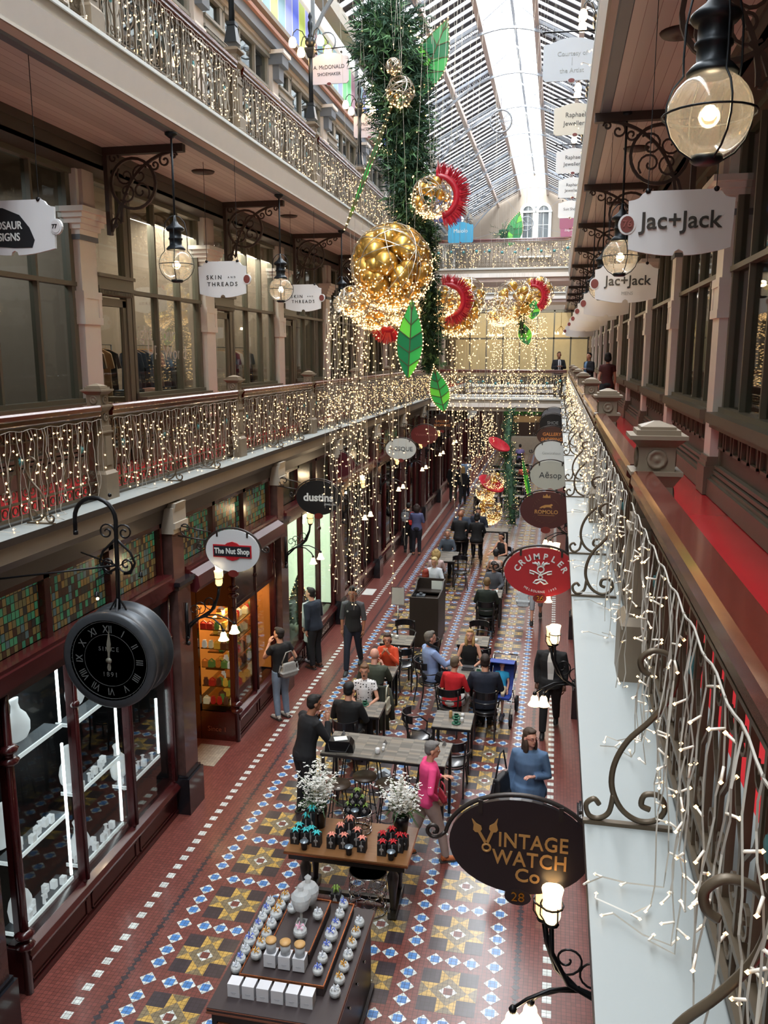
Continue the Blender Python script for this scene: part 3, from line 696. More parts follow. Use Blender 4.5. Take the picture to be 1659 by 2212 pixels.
def shopfront(side, k, ya, yb, kind):
    s = -1 if side == 'left' else 1; X = lambda d: (GL if s < 0 else GR) + s*d
    B = lambda g, d0, d1, a, b, c, e: g.box(*sorted((X(d0), X(d1))), a, b, c, e)
    w = thing('window_%d' % WN[0], '%s ground floor shopfront on the %s' % (ORD[min(k, 13)], side), 'window', kind='structure'); WN[0] += 1
    g = MB(); y0, y1 = ya, yb
    if kind == 'jewel': y0 = 6.63
    if kind == 'nut': y0 = 12.42
    # riser with sunk panels and rounded sill
    B(g, 0, .3, y0, y1, 0, .36); B(g, -.02, .05, y0, y1, 0, .07)
    g.ext([(X(.02), .36), (X(-.06), .38), (X(-.07), .42), (X(-.03), .46), (X(.04), .5), (X(.12), .52), (X(.2), .52), (X(.2), .36)][::(-1 if s < 0 else 1)], y0, y1)
    n = max(2, round((y1-y0)/1.15))
    for i in range(n):
        a, b = y0+(y1-y0)*i/n, y0+(y1-y0)*(i+1)/n
        for q in ((a+.05, b-.05, .1, .12), (a+.05, b-.05, .3, .32), (a+.05, a+.07, .1, .32), (b-.07, b-.05, .1, .32)): B(g, -.012, .02, *q)
    for i in range(n+1):
        y = y0+(y1-y0)*i/n; B(g, .0, .09, y-.035, y+.035, .5, 3.3)
        g.tube([(X(0), y, .52), (X(0), y, 3.3)], .03, 8)
        g.lathe([(.03, 0), (.05, .02), (.05, .05), (.035, .08)], (X(0), y, 2.6), 8)
    B(g, -.02, .12, y0, y1, 3.16, 3.3)
    B(g, -.12, .14, ya, yb, 3.3, 3.46); B(g, -.08, .14, ya, yb, 3.46, 3.5); B(g, -.06, .1, ya, yb, 3.24, 3.3)
    for i in range(4): y = ya+(yb-ya)*i/3; B(g, .04, .16, max(ya, y-.05), min(yb, y+.05), 3.5, 4.2)
    B(g, .04, .16, ya, yb, 4.14, 4.4)
    g.build('window_frame', [redw], w)
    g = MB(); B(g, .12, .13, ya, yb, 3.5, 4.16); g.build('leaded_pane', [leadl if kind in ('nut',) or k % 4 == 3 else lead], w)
    g = MB(); B(g, .045, .05, y0, y1, .5, 3.2)
    if kind in ('jewel', 'nut'): B(g, .05, .68, y0, y0+.005, .5, 3.2)
    g.build('pane', [glass], w)
    # interior box
    dp = {'jewel': 1.3, 'nut': .9, 'dus': 1.0}.get(kind, 1.5)
    wall_m = {'jewel': M('black display wall', '#101114', .3), 'nut': M('glowing amber shop wall', '#9c5a24', .6, emis=.5, ecol='#c8762c'), 'dus': M('pale green lit display', '#d9e6cf', .6, emis=1.0, ecol='#e2f2d4')}.get(kind, [M('dim warm interior', '#4a3524', .7), M('dim brown interior', '#2b221c', .7)][k % 2])  # amber wall glows: shop lighting put into it as emission
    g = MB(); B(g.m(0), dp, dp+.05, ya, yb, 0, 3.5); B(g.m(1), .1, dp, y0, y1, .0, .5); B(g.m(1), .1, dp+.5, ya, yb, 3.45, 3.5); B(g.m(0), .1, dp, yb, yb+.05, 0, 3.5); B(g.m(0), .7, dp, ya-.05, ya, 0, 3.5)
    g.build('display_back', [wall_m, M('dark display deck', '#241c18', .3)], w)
    if kind in ('jewel', 'nut'):
        g = MB(); g.tube([(X(0), y0, 0), (X(0), y0, 3.3)], .045, 10)
        for z in (.5, .62, 2.5, 2.62): g.lathe([(.045, 0), (.09, .03), (.1, .06), (.05, .1)], (X(0), y0, z), 10)
        B(g, 0, .7, y0-.03, y0+.03, 0, .5); B(g, .64, .74, y0-.04, y0+.04, 0, 3.3); B(g, 0, .7, y0-.03, y0+.03, 3.15, 3.5 if kind == 'nut' else 3.3)
        if kind == 'nut': B(g, -.02, .02, y0-.1, y1, 2.3, 2.36); B(g, 0, .03, y0, y1, 2.36, 3.2); B(g, 0, .7, y0-.03, y0+.02, 2.36, 3.2)
        g.build('corner_post', [redw], w)
    if kind not in ('jewel', 'nut', 'dus'):
        g = MB()
        for i in range(2): B(g, .6, .8, ya+.6+i*1.9, ya+.75+i*1.9, 3.2, 3.3)
        g.build('lamp', [lampw], w)
    return w
kinds = {3: 'jewel', 4: 'nut', 5: 'dus'}
for i in range(len(PIL)-1):
    ya, yb = PIL[i]+.23, PIL[i+1]-.23
    if yb > 1: shopfront('left', i, ya, yb, kinds.get(i, 'x'))
    if yb > 1: shopfront('right', i, ya+.0, yb, 'x')
for side, s, xw in (('left', -1, GL), ('right', 1, GR)):
    X = lambda d: xw+s*d; B = lambda g, d0, d1, a, b, c, e: g.box(*sorted((X(d0), X(d1))), a, b, c, e)
    for y in PIL:
        g = MB(); B(g.m(1), -.2, .4, y-.24, y+.24, 0, .54); B(g, -.17, .4, y-.22, y+.22, .54, .58)
        B(g.m(0), -.14, .4, y-.2, y+.2, .58, 3.3)
        B(g.m(1), -.2, .4, y-.25, y+.25, 3.34, 3.4); B(g.m(2), -.17, .4, y-.22, y+.22, 3.28, 3.34)
        B(g.m(0), -.08, .4, y-.17, y+.17, 3.4, 4.2)
        for j, (d, a, b) in enumerate(((-.03, 4.12, 4.2), (.0, 4.05, 4.12), (-.0, 4.2, 4.4))): B(g.m(3), -.12+d, .3, y-.2, y+.2, a, b)
        g.ext([(X(-.04), 4.2), (X(-.12), 4.34), (X(-.15), 4.46), (X(.1), 4.46), (X(.1), 4.2)][::(-1 if s < 0 else 1)], y-.16, y+.16)
        struct('trim_pilaster_ground', g, [marble, bstone, brown, creamd])
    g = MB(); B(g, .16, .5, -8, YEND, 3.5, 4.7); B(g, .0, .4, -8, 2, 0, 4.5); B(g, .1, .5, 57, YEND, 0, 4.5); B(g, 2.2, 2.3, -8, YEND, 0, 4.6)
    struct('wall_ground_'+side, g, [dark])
# lit displays
area('bright_display_light', (-5.6, 17, 3.3), (0, 0, 0), .5, 3.4, 60, (.92, 1, .85)); area('nut_light', (-5.4, 13.4, 2.2), (0, 0, 0), .5, 1.8, 45, (1, .72, .38))
area('nut_front_light', (-5.7, 12.9, 2.3), (PI/2, 0, 0), .5, .3, 12, (1, .6, .3))
area('jewel_light', (-5.6, 8.5, 3.1), (0, 0, 0), .5, 3, 14, (.9, .97, 1))
for k_, y in enumerate((13.5, 15.5, 17.9, 20)): area('boutique_fill', (-7.2, y, 8.7), (0, .35, 0), 1, 1.5, 110, (1, .9, .78))  # unseen fill lights added above the windows to brighten the garments
area('corner_boutique_light', (-8, 9.5, 8.7), (0, 0, 0), 1, 2, 40, (.9, .95, 1))
# gallery signs on the nut shop: fascia of the sweet shop, raised beam
g = MB(); g.ext([(-5.06, 3.15), (-4.86, 3.12), (-4.8, 3.2), (-4.82, 3.36), (-5.06, 3.5)][::-1], 10.6, 14.4)
o = g.build('shop_cornice', [M('maroon awning beam', '#3a0f18', .4)]); tag(o, 'maroon moulded beam over the nut and sweet shop entrance', 'cornice')
# necklace busts, led strips and small boxes in the jeweller's window
whitev = M('glowing white display velvet', '#dfe3e8', .6, emis=.45)  # display lighting put into the velvet as emission
def bust():
    g = MB(); g.lathe([(.10, 0), (.14, .05), (.15, .13), (.12, .2), (.06, .26), (.045, .32), (.06, .37), (0, .38)], (0, 0, 0), 14)
    for i, v in enumerate(g.v): g.v[i] = (v[0]*.45-.1*max(0, v[2]-.1), v[1], v[2])
    r = g.build('necklace_bust', [whitev]); return r
bz = [(-5.35, 7.0, .55), (-5.5, 7.05, 1.35), (-5.35, 8.15, .55), (-5.45, 8.2, 1.45), (-5.45, 9.3, .95), (-5.6, 9.75, .55), (-5.45, 7.35, 2.4), (-5.5, 8.5, 2.3), (-5.5, 9.6, 2.2), (-5.4, 6.2, .3)]
bp = bust()
for i, p in enumerate(bz):
    o = bp if i == 0 else bp.copy()
    if i: COL.objects.link(o)
    o.location = p; o.scale = (1.2, 1.2, 1.2); tag(o, 'white necklace bust in the jeweller window, %s counting away from its corner post and upwards' % ORD[i], 'bust', 'necklace busts in the jeweller window')
def shelf(y0, y1, x0, x1, z, lab):
    g = MB(); g.m(0).box(x0, x1-.02, y0, y1, z-.02, z); g.m(1).box(x1-.02, x1, y0, y1, z-.03, z+.012); g.box(x0, x1, y0, y0+.01, z-.03, z+.012); o = g.build('display_shelf', [M('smoky glass shelf', '#6a7076', .2), M('lit white shelf edge', '#e0e6ea', .4, emis=.7)]); tag(o, lab, 'shelf', 'jeweller display shelves')  # shelf edge is no lamp; its lit look is emission in the material
for i, (y0, y1, z) in enumerate(((6.75, 7.75, .55), (7.95, 8.9, .55), (9.05, 9.95, .95), (6.75, 7.75, 1.35), (7.95, 8.9, 1.45), (6.75, 7.75, 2.4), (7.95, 8.9, 2.3), (9.05, 9.95, 2.2))):
    shelf(y0, y1, -5.42, -5.2, z, '%s white shelf of jewellery in the jeweller window' % ORD[i])
    if i < 6:
        g = MB(); g.box(-5.21, -5.19, y1-.05, y1-.025, z+.05, z+.05+.8); o = g.build('led_strip', [ledw]); tag(o, '%s vertical white light strip in the jeweller window' % ORD[i], 'light strip', 'led strips in the jeweller window')
rr = random.Random(5); n_ = 0
jb = MB().box(-.03, .03, -.03, .03, 0, .09).mesh('ring_stand', [whitev]); jb2 = MB().lathe([(.02, 0), (.015, .09), (.03, .1), (0, .11)], (0, 0, 0), 8).mesh('ring_stand', [whitev])
for (y0, y1, z) in ((6.9, 7.7, .55), (8.0, 8.85, .55), (9.1, 9.9, .95), (6.9, 7.6, 1.35), (8, 8.8, 1.45)):
    for j in range(9):
        o = D.objects.new('ring_stand', rr.choice((jb, jb2))); COL.objects.link(o); o.location = (rr.uniform(-5.35, -5.23), y0+(y1-y0)*j/9, z)
        tag(o, 'white ring stand, %s along the %s shelf of the jeweller window' % (ORD[j], {(6.9, .55): 'nearest low', (8.0, .55): 'middle low', (9.1, .95): 'farthest low', (6.9, 1.35): 'nearest high'}.get((y0, z), 'middle high')), 'ring stand', 'ring stands in the jeweller window')
# sweets and nuts on raked shelves
cols = [('red', '#b0241c'), ('gold', '#d8a23a'), ('amber', '#c8702a'), ('cream', '#d9c8a0'), ('green', '#5b7a3a'), ('brown', '#5c3320'), ('white', '#ded6c8')]
pk = {}
for n, c in cols:
    m = M(n+' wrapper', c, .35, emis=.25)  # glow put into the wrapper colours as emission
    g = MB(); g.box(-.05, .05, -.04, .04, 0, .1); g.tube([(-.05, 0, .1), (0, 0, .14), (.05, 0, .1)], .012, 4); pk[n] = (g.mesh('packet', [m]), MB().lathe([(.03, 0), (.045, .02), (.045, .09), (.03, .11), (.035, .13), (0, .13)], (0, 0, 0), 10).mesh('jar', [m]))
for i in range(6):
    z = .62+i*.3; g = MB(); g.box(-5.72+.05*i, -5.3+.0*i, 12.5, 14.25, z-.02, z); o = g.build('display_shelf', [M('brass edged shelf', '#8a6a34', .3, .5)])
    tag(o, '%s timber and brass shelf of sweets counting up from the sill' % ORD[i], 'shelf', 'sweet shop shelves')
    for j in range(13):
        c = rr.choice(cols)[0]; t = rr.randint(0, 1); o = D.objects.new(['sweet_packet', 'sweet_jar'][t], pk[c][t]); COL.objects.link(o)
        o.location = (rr.uniform(-5.45, -5.36), 12.57+j*.13, z); o.rotation_euler.z = rr.uniform(-.3, .3)
        tag(o, '%s %s of nuts, %s along the %s shelf of the sweet shop' % (c, ['packet', 'jar'][t], ORD[j], ORD[i]), ['packet', 'jar'][t], 'goods on the sweet shop shelves')
for i in range(5):
    z = .6+i*.33; g = MB(); g.box(-5.68, -5.12, 12.48, 12.62, z-.02, z) ; o = g.build('side_shelf', [M('brass edged shelf')]); tag(o, '%s side shelf of the sweet shop facing its doorway' % ORD[i], 'shelf', 'sweet shop side shelves')
    for j in range(5):
        c = rr.choice(cols)[0]; t = rr.randint(0, 1); o = D.objects.new(['sweet_packet', 'sweet_jar'][t], pk[c][t]); COL.objects.link(o); o.location = (-5.62+j*.115, 12.5, z)
        tag(o, '%s %s of sweets, %s along the %s side shelf at the shop doorway' % (c, ['packet', 'jar'][t], ORD[j], ORD[i]), ['packet', 'jar'][t], 'goods on the sweet shop side shelves')
# christmas tree in the bright window, dustins plinth lettering
t = thing('christmas_tree', 'small lit christmas tree in the pale green jeweller window', 'christmas tree', (-5.42, 17.1, .52))
g = MB(); rr = random.Random(9)
for i in range(420):
    h = rr.random(); a = rr.random()*2*PI; r = .34*(1-h)**.9+.02; z = .12+h*1.0
    g.tube([(0, 0, z), (r*math.cos(a), r*math.sin(a), z-.1*r)], [.012, .02], 3, sm=False)
g.build('branches', [M('dark fir green', '#1f3524', .8)], t)
g = MB()
for i in range(70):
    h = rr.random(); a = rr.random()*2*PI; r = .34*(1-h)**.9+.02; g.octa((r*math.cos(a), r*math.sin(a), .12+h), .012)
g.build('lights', [bulb], t)['kind'] = 'stuff'
g = MB(); g.lathe([(.02, 0), (.03, .15)], (0, 0, 0), 8); g.build('trunk', [brown], t)
t = thing('plinth_sign', 'black plinth panel with white jeweller lettering under the bright window', 'sign', (-5.03, 17.8, .22))
g = MB(); g.box(-.05, 0, -.75, .75, -.12, .12); g.build('panel', [blk], t); text('dustins', .26, white, t, (.004, 0, 0), (PI/2, 0, PI/2), .002)
text('Since 1', .12, M('faded gold lettering', '#8a4a32', .5), shopt := thing('painted_lettering', 'faded gold lettering on the oxblood plinth of the sweet shop', 'lettering', (-5.4, 12.40, .2)), (0, -.02, 0), (PI/2, 0, 0), .001)

# ------------------------------------------------------------ oval signs and their lamps
iron = M('dark bronze strap', '#3a3431', .4, .5)
def ellipse(w, h, n=40, a0=0, a1=360): return [(w/2*math.cos(math.radians(a0+(a1-a0)*i/n)), h/2*math.sin(math.radians(a0+(a1-a0)*i/n))) for i in range(n+(0 if a1-a0 == 360 else 1))]
def oval(px, py, y, w, h, bcol, label, s, num=None, tabcol='#6e2420', tilt=0):
    p = atY(px, py, y); t = thing('oval_sign', label, 'sign', p, tilt)
    g = MB(); g.plate(ellipse(w, h), 1, -.014, .014); g.build('board', [M('sign board '+bcol, bcol, .35, var=.03)], t)
    g = MB(); e = ellipse(w+.05, h+.05, 26, 172, 8); g.tube([(a, 0, b) for a, b in e], .013, 6)
    for q, a in ((-1, 172), (1, 8)):
        x, z = (w+.05)/2*math.cos(math.radians(a)), (h+.05)/2*math.sin(math.radians(a))
        g.tube([(x, 0, z), (x+q*.03, 0, z-.03)]+[(u, 0, v) for u, v in spiral(x+q*.07, z+.0, .05, .012, 220 if q > 0 else -40, (220+q*430) if q > 0 else (-40+q*430), 16)], .012, 5)
    wx = (GR-.1 if s > 0 else GL+.1)-p.x
    g.tube([((w/2)*s*.97, 0, h*.22), (wx, 0, h*.3)], .012, 5); g.tube([((w/2)*s*.8, 0, h*.42), (wx, 0, h*.55)], .010, 5)
    g.tube([(a, 0, b) for a, b in spiral(wx-s*.12, h*.3+.1, .1, .02, -90, -90+s*420, 16)], .01, 5)
    for q in (-.28, .28): g.box(q*w-.012, q*w+.012, -.02, .02, h*.5*math.sqrt(1-(q*2)**2)-.05, h*.5*math.sqrt(1-(q*2)**2)+.03)
    g.build('iron_frame', [iron], t)
    g = MB(); g.plate([(a, b-h/2-.02) for a, b in ellipse(w*.19, w*.13, 16)], 1, -.018, .018); g.build('number_tab', [M('tab '+tabcol, tabcol, .4)], t)
    if num: text(num, w*.1, goldm, t, (0, -.02, -h/2-.02), name='number')
    return t, w, h
gold = M('flat gold lettering', '#b98a50', .4, .2); dkt = M('charcoal lettering', '#33393c', .5); redl = M('bright red enamel', '#b3202a', .4)
def lt(tr, s, size, m, x, z, **k): return text(s, size, m, tr, (x, -.0145, z), **k)
T, w, h = oval(1122, 1828, 4.4, .80, .58, '#221a1d', 'large dark oval watch shop sign with gold lettering beside the white ledge', 1, '28', '#221a1d')
lt(T, 'INTAGE', .125, gold, .075, .035, bold=.012, space=1.05, sx=.86); lt(T, 'WATCH', .125, gold, .06, -.075, bold=.012, space=1.08, sx=.86); lt(T, 'Co', .115, gold, .05, -.175, bold=.012)
g = MB()
for (ax, az, bx, bz_) in ((-.185, .0, -.27, .15), (-.185, .0, -.125, .165)):
    dx, dz = bx-ax, bz_-az; L_ = math.hypot(dx, dz); ux, uz = dx/L_, dz/L_
    P = [(0, .008), (.5, .008), (.55, .022), (.65, .026), (.8, .008), (1, .001), (1, -.001), (.8, -.008), (.65, -.026), (.55, -.022), (.5, -.008), (0, -.008)]
    g.plate([(ax+ux*L_*a-uz*b, az+uz*L_*a+ux*b) for a, b in P], 1, -.022, -.014)
g.tube([(-.185+.022*math.cos(a*PI/8), -.018, -.02+.022*math.sin(a*PI/8)) for a in range(16)], .007, 6, closed=True)
g.build('clock_hands_emblem', [gold], T)
T, w, h = oval(1168, 1236, 9.2, .80, .56, '#a8242c', 'bright red oval bag shop sign with a white stick figure emblem', 1, '26')
for i, c in enumerate('CRUMPLER'):
    a = math.radians(163-i*20.8); o = lt(T, c, .095, white, .265*math.cos(a), .20*math.sin(a)-.02, bold=.025); o.rotation_euler = (PI/2, 0, 0); o.rotation_euler = Matrix.Rotation(-(a-PI/2)*.75, 3, 'Y').to_euler() if False else o.rotation_euler
    o.rotation_euler = (Matrix.Rotation(-(a-PI/2)*.8, 3, 'Y') @ Matrix.Rotation(PI/2, 3, 'X')).to_euler()
for i, c in enumerate('MELBOURNE 1995'):
    a = math.radians(232+i*5.9); o = lt(T, c, .036, white, .27*math.cos(a), .225*math.sin(a)); o.rotation_euler = (Matrix.Rotation(-(a-1.5*PI)*.8, 3, 'Y') @ Matrix.Rotation(PI/2, 3, 'X')).to_euler()
g = MB(); tb = lambda p, r=.009, c=False: g.tube([(a, -.018, b-.01) for a, b in p], r, 6, closed=c)
tb(arc(0, .045, .035, 0, 340, 12), c=True); tb([(0, .01), (0, -.02)]); tb([(-.07, -.01), (-.12, -.0), (-.12, .03), (-.08, .02), (0, -.02), (.08, .02), (.12, .03), (.12, -.0), (.07, -.01)], .008)
tb(arc(0, -.045, .022, 0, 340, 10), .008, True); tb([(0, -.07), (-.05, -.08), (-.08, -.11), (-.04, -.12), (0, -.09), (.04, -.12), (.08, -.11), (.05, -.08), (0, -.07)], .009)
for a in (-70, -45, -18, 18, 45, 70): tb([(.03*math.sin(math.radians(a)), .08), (.05*math.sin(math.radians(a)), .11), (.1*math.sin(math.radians(a)), .105+.03*math.cos(math.radians(a)))], .008)
g.build('figure_emblem', [white], T)
T, w, h = oval(1180, 1102, 13.3, .82, .6, '#43161c', 'maroon oval sign with gold laurel wreath and prancing cat emblem', 1)
lt(T, 'ROMOLO', .085, gold, 0, -.03, bold=.02)
g = MB()
for q in (-1, 1):
    for i in range(12):
        a = math.radians(-75+i*12); x, z = q*.215*math.cos(a), .2*math.sin(a)-.005
        g.plate([(x+.022*math.cos(a+PI/2*q+f), z+.022*math.sin(a+PI/2*q+f)) if r_ else (x+.01*math.cos(a+f), z+.01*math.sin(a+f)) for f, r_ in ((0, 1), (PI/2, 0), (PI, 1), (-PI/2, 0))], 1, -.02, -.014)
g.plate([(-.06, .2), (-.05, .25), (-.03, .22), (0, .265), (.03, .22), (.05, .25), (.06, .2)][::-1], 1, -.02, -.014)
g.plate([(-.11, .03), (-.08, .06), (-.02, .085), (.05, .09), (.08, .105), (.1, .085), (.07, .06), (.09, .035), (.05, .05), (.0, .05), (-.04, .03), (-.05, .045), (-.08, .03)], 1, -.02, -.014)
g.build('wreath_emblem', [gold], T); g = MB(); g.box(-.13, .13, -.018, -.014, -.085, -.08); g.build('rule', [gold], T)
T, w, h = oval(1189, 1027, 17.3, .82, .6, '#a9aca2', 'pale grey green oval skincare shop sign', 1); lt(T, 'Aēsop', .17, dkt, 0, 0)
T, w, h = oval(1191, 979, 21.2, .82, .6, '#c3c8c8', 'pale oval sign with faint script lettering behind the grey green one', 1); lt(T, 'Gewürzhaus', .09, M('faint grey script', '#8d9391'), 0, 0)
T, w, h = oval(1192, 942, 25.0, .86, .56, '#3b1b16', 'dark brown oval sign with two lines of orange capitals', 1)
orng = M('orange lettering', '#c0783c', .5); lt(T, 'GALLERY', .13, orng, 0, .05, bold=.02); lt(T, 'SHOPPING', .13, orng, 0, -.1, bold=.02)
T, w, h = oval(1194, 915, 29.2, .9, .66, '#1b1c20', 'black oval shoe repair sign seen above the brown one', 1); lt(T, 'SHOE', .15, M('grey lettering', '#8f9496'), 0, .02, bold=.01)
T, w, h = oval(1196, 900, 33.3, .9, .7, '#777a80', 'mid grey oval sign behind the black oval', 1)
T, w, h = oval(503, 1190, 10.3, .76, .58, '#cfd3d6', 'white oval nut shop sign with a red and black name plaque', -1)
g = MB(); g.plate([(-.27, -.085), (-.1, -.085), (-.07, -.11), (0, -.13), (.07, -.11), (.1, -.085), (.27, -.085), (.27, .085), (.1, .085), (.07, .11), (0, .13), (-.07, .11), (-.1, .085), (-.27, .085)], 1, -.03, -.012); g.m(1).box(-.255, .255, -.036, -.03, -.068, .068); g.build('name_plaque', [redl, M('navy black', '#14151f')], T)
text('The Nut Shop', .105, white, T, (0, -.037, 0), bold=.03, sx=.82)
T, w, h = oval(688, 1075, 14.5, .84, .64, '#17191b', 'black oval jeweller sign with rounded white letters', -1); lt(T, 'dustins', .2, white, 0, .0, bold=.03); lt(T, 'JEWELLERS', .045, white, .22, -.12)
T, w, h = oval(730, 1003, 18.9, .8, .6, '#4a1620', 'dark red oval sign behind the hanging fairy lights', -1)
T, w, h = oval(866, 970, 22.9, .86, .6, '#c9cdc8', 'white oval sign with dark serif capitals and a hyphen', -1); lt(T, 'A-ESQUE', .17, M('navy lettering', '#22303a'), 0, 0)
T, w, h = oval(917, 939, 27.2, .9, .66, '#5c1418', 'deep red oval sign with dim lettering', -1); lt(T, 'Victoria Alis', .12, M('dim red lettering', '#8c4a46'), 0, 0)
T, w, h = oval(955, 913, 31.5, .9, .62, '#2b1613', 'dark brown oval sign with dim orange capitals on the left', -1); lt(T, 'GALLERY', .13, orng, 0, .05); lt(T, 'SHOPPING', .13, orng, 0, -.1)
T, w, h = oval(988, 896, 35.9, .9, .7, '#16181a', 'black oval sign in the distance on the left', -1)
T, w, h = oval(1008, 887, 40, 1.0, .8, '#b5bab8', 'pale oval sign in the far distance on the left', -1); lt(T, 'Belle', .2, dkt, 0, 0)
shade = M('frosted lamp glass', '#ffe3b0', .5, emis=1.7, ecol='#ffc67e', var=.04); shadeh = M('hot lamp glass', '#fff2d8', .5, emis=3.0, ecol='#ffd9a0', var=.02)
def wall_lamp():
    r = D.objects.new('wall_lamp', None); COL.objects.link(r); g = MB()     # x out from the wall
    g.tube([(0, 0, -.25), (.02, 0, .3)], .022, 6); g.ball((.02, 0, -.28), .035, 8); g.ball((.02, 0, -.2), .028, 8)
    g.tube([(.03, 0, -.2), (.05, 0, 0), (.15, 0, .08), (.3, 0, .13), (.42, 0, .25), (.48, 0, .42), (.5, 0, .56)], .018, 6); g.tube([(.05, .0, -.05), (.2, .03, .1), (.35, .06, .2), (.45, .1, .42), (.46, .12, .62)], .015, 6)
    g.tube([(.25, 0, .12), (.4, 0, .1), (.52, -.03, .02), (.56, -.05, -.04)], .011, 5); g.tube([(.28, 0, .14), (.45, .05, .14), (.58, .08, .08), (.66, .1, .02)], .011, 5)
    for cx, cz, q in ((.2, .25, 1), (.36, .32, -1), (.12, .2, 1)): g.tube([(u, .01, v) for u, v in spiral(cx, cz, .1, .015, -90, -90+q*470, 20)], .007, 5)
    for x, y, z in ((.5, 0, .56), (.46, .12, .62)):
        g.tube([(x+.064*math.cos(a*PI/6), y+.064*math.sin(a*PI/6), z+.12) for a in range(12)], .006, 4, closed=True); g.lathe([(.02, 0), (.045, .02), (.03, .04)], (x, y, z-.02), 8)
        for a in range(3): g.tube([(x+.03*math.cos(a*2.1), y+.03*math.sin(a*2.1), z), (x+.064*math.cos(a*2.1), y+.064*math.sin(a*2.1), z+.05), (x+.062*math.cos(a*2.1), y+.062*math.sin(a*2.1), z+.13)], .005, 4)
    for x, y, z in ((.56, -.05, -.04), (.66, .1, .02)): g.lathe([(.012, .02), (.025, 0), (.02, -.03)], (x, y, z), 8)
    g.build('iron_arm', [blk], r)
    for x, y, z in ((.5, 0, .56), (.46, .12, .62)):
        g = MB(); g.lathe([(0, .01), (.035, .015), (.05, .05), (.052, .17), (.062, .22), (.056, .22), (.047, .17), (.03, .04), (0, .03)], (x, y, z), 14); g.build('upright_shade', [shadeh if y else shade], r)
    for x, y, z in ((.56, -.05, -.04), (.66, .1, .02)):
        g = MB(); g.lathe([(.02, -.02), (.04, -.05), (.045, -.09), (.075, -.14), (.07, -.14), (.04, -.09), (.0, -.04)], (x, y, z), 12); g.build('flower_shade', [shadeh], r)
    return r
wl = None
for side, s, xs, ys in (('left', 1, GL+.15, [10.33, 14.68, 19.03, 23.38, 27.7, 32.1, 36.4]), ('right', -1, GR-.12, [4.45, 9.2, 13.4, 17.5, 21.4, 25.6])):
    for i, y in enumerate(ys):
        lab = '%s wrought iron lamp cluster with lit glass shades on the %s ground floor pilasters' % (ORD[i], side)
        if wl is None: wl = wall_lamp(); r = wl
        else: r = dup(wl, (0, 0, 0))
        r.location = (xs, y, 2.75 if s > 0 else 2.62); r.rotation_euler.z = 0 if s > 0 else PI
        tag(r, lab, 'wall lamp', '%s wall lamps' % side)
        if y < 24: point('wall_lamp_light', (xs+s*.5, y-.02, 3.6), 9); point('wall_lamp_down_light', (xs+s*.6, y, 2.45), 5)

# ------------------------------------------------------------ station style clock
cp = atY(258, 1412, 7.0)
t = thing('hanging_clock', 'large black double faced drum clock hanging from a scrolled iron crook', 'clock', cp)
R0 = .455
g = MB(); g.lathe([(R0-.06, -.2), (R0, -.2), (R0+.02, -.185), (R0+.02, -.16), (R0-.005, -.15), (R0-.005, 0), (R0+.004, .0), (R0+.004, .012), (R0-.005, .015), (R0-.005, .15), (R0+.02, .16), (R0+.02, .185), (R0, .2), (R0-.06, .2)], (0, 0, 0), 48, 1, cap=False); g.build('drum', [M('clock drum slate', '#454a4f', .4, .4, var=.25, scale=14)], t)
g = MB(); g.lathe([(0, -.185), (R0-.05, -.185)], (0, 0, 0), 48, 1); g.lathe([(0, .185), (R0-.05, .185)], (0, 0, 0), 48, 1)
g.m(1).tube([((R0-.075)*math.cos(a*PI/24), -.187, (R0-.075)*math.sin(a*PI/24)) for a in range(48)], .003, 4, closed=True); g.tube([((R0-.2)*math.cos(a*PI/24), -.187, (R0-.2)*math.sin(a*PI/24)) for a in range(48)], .002, 4, closed=True)
for a in range(60): q = a*PI/30; g.box(-.0015, .0015, -.0015, .0015, 0, 0) if False else g.tube([((R0-.072)*math.cos(q), -.187, (R0-.072)*math.sin(q)), ((R0-.06)*math.cos(q), -.187, (R0-.06)*math.sin(q))], .0015, 3)
num = M('dim clock numerals', '#565a5a', .5); g.build('dial', [M('black dial', '#0e0f12', .3), num], t)
for i, rn in enumerate(['XII', 'I', 'II', 'III', 'IIII', 'V', 'VI', 'VII', 'VIII', 'IX', 'X', 'XI']):
    a = math.radians(90-30*i); o = text(rn, .10, num, t, (.305*math.cos(a), -.190, .305*math.sin(a)), name='numeral', bold=.01, sx=.8, ext=.001); o.rotation_euler = (Matrix.Rotation(math.radians(30*i), 3, 'Y') @ Matrix.Rotation(PI/2, 3, 'X')).to_euler()
text('SINCE', .06, num, t, (0, -.188, .11), space=1.4, ext=.001); text('1891', .065, num, t, (0, -.188, -.14), space=1.3, ext=.001)
hm = M('clock hands', '#6f6e64', .4)
g = MB(); g.plate([(-.008, -.06), (.008, -.06), (.01, .1), (.022, .16), (.0, .30), (-.022, .16), (-.01, .1)], 1, -.2, -.196); g.lathe([(0, -.205), (.03, -.2), (.03, -.192)], (0, 0, 0), 14, 1); g.build('minute_hand', [hm], t).rotation_euler = (0, .06, 0)
g = MB(); g.plate([(-.009, 0), (.009, 0), (.012, .08), (.028, .12), (0, .2), (-.028, .12), (-.012, .08)][::-1], 1, -.194, -.190); g.plate([(-.012, -.1), (.012, -.1), (.02, -.07), (.008, -.0), (-.008, 0), (-.02, -.07)], 1, -.194, -.19); g.build('hour_hand', [hm], t).rotation_euler = (0, .04, 0)
g = MB(); px = .0
g.tube([(.02, 0, R0), (.03, 0, R0+.3), (.045, 0, R0+.85)]+[(-.165+.21*math.cos(math.radians(a)), 0, R0+.85+.21*math.sin(math.radians(a))) for a in range(15, 195, 15)]+[(-.375, 0, R0+.72)], .021, 8)
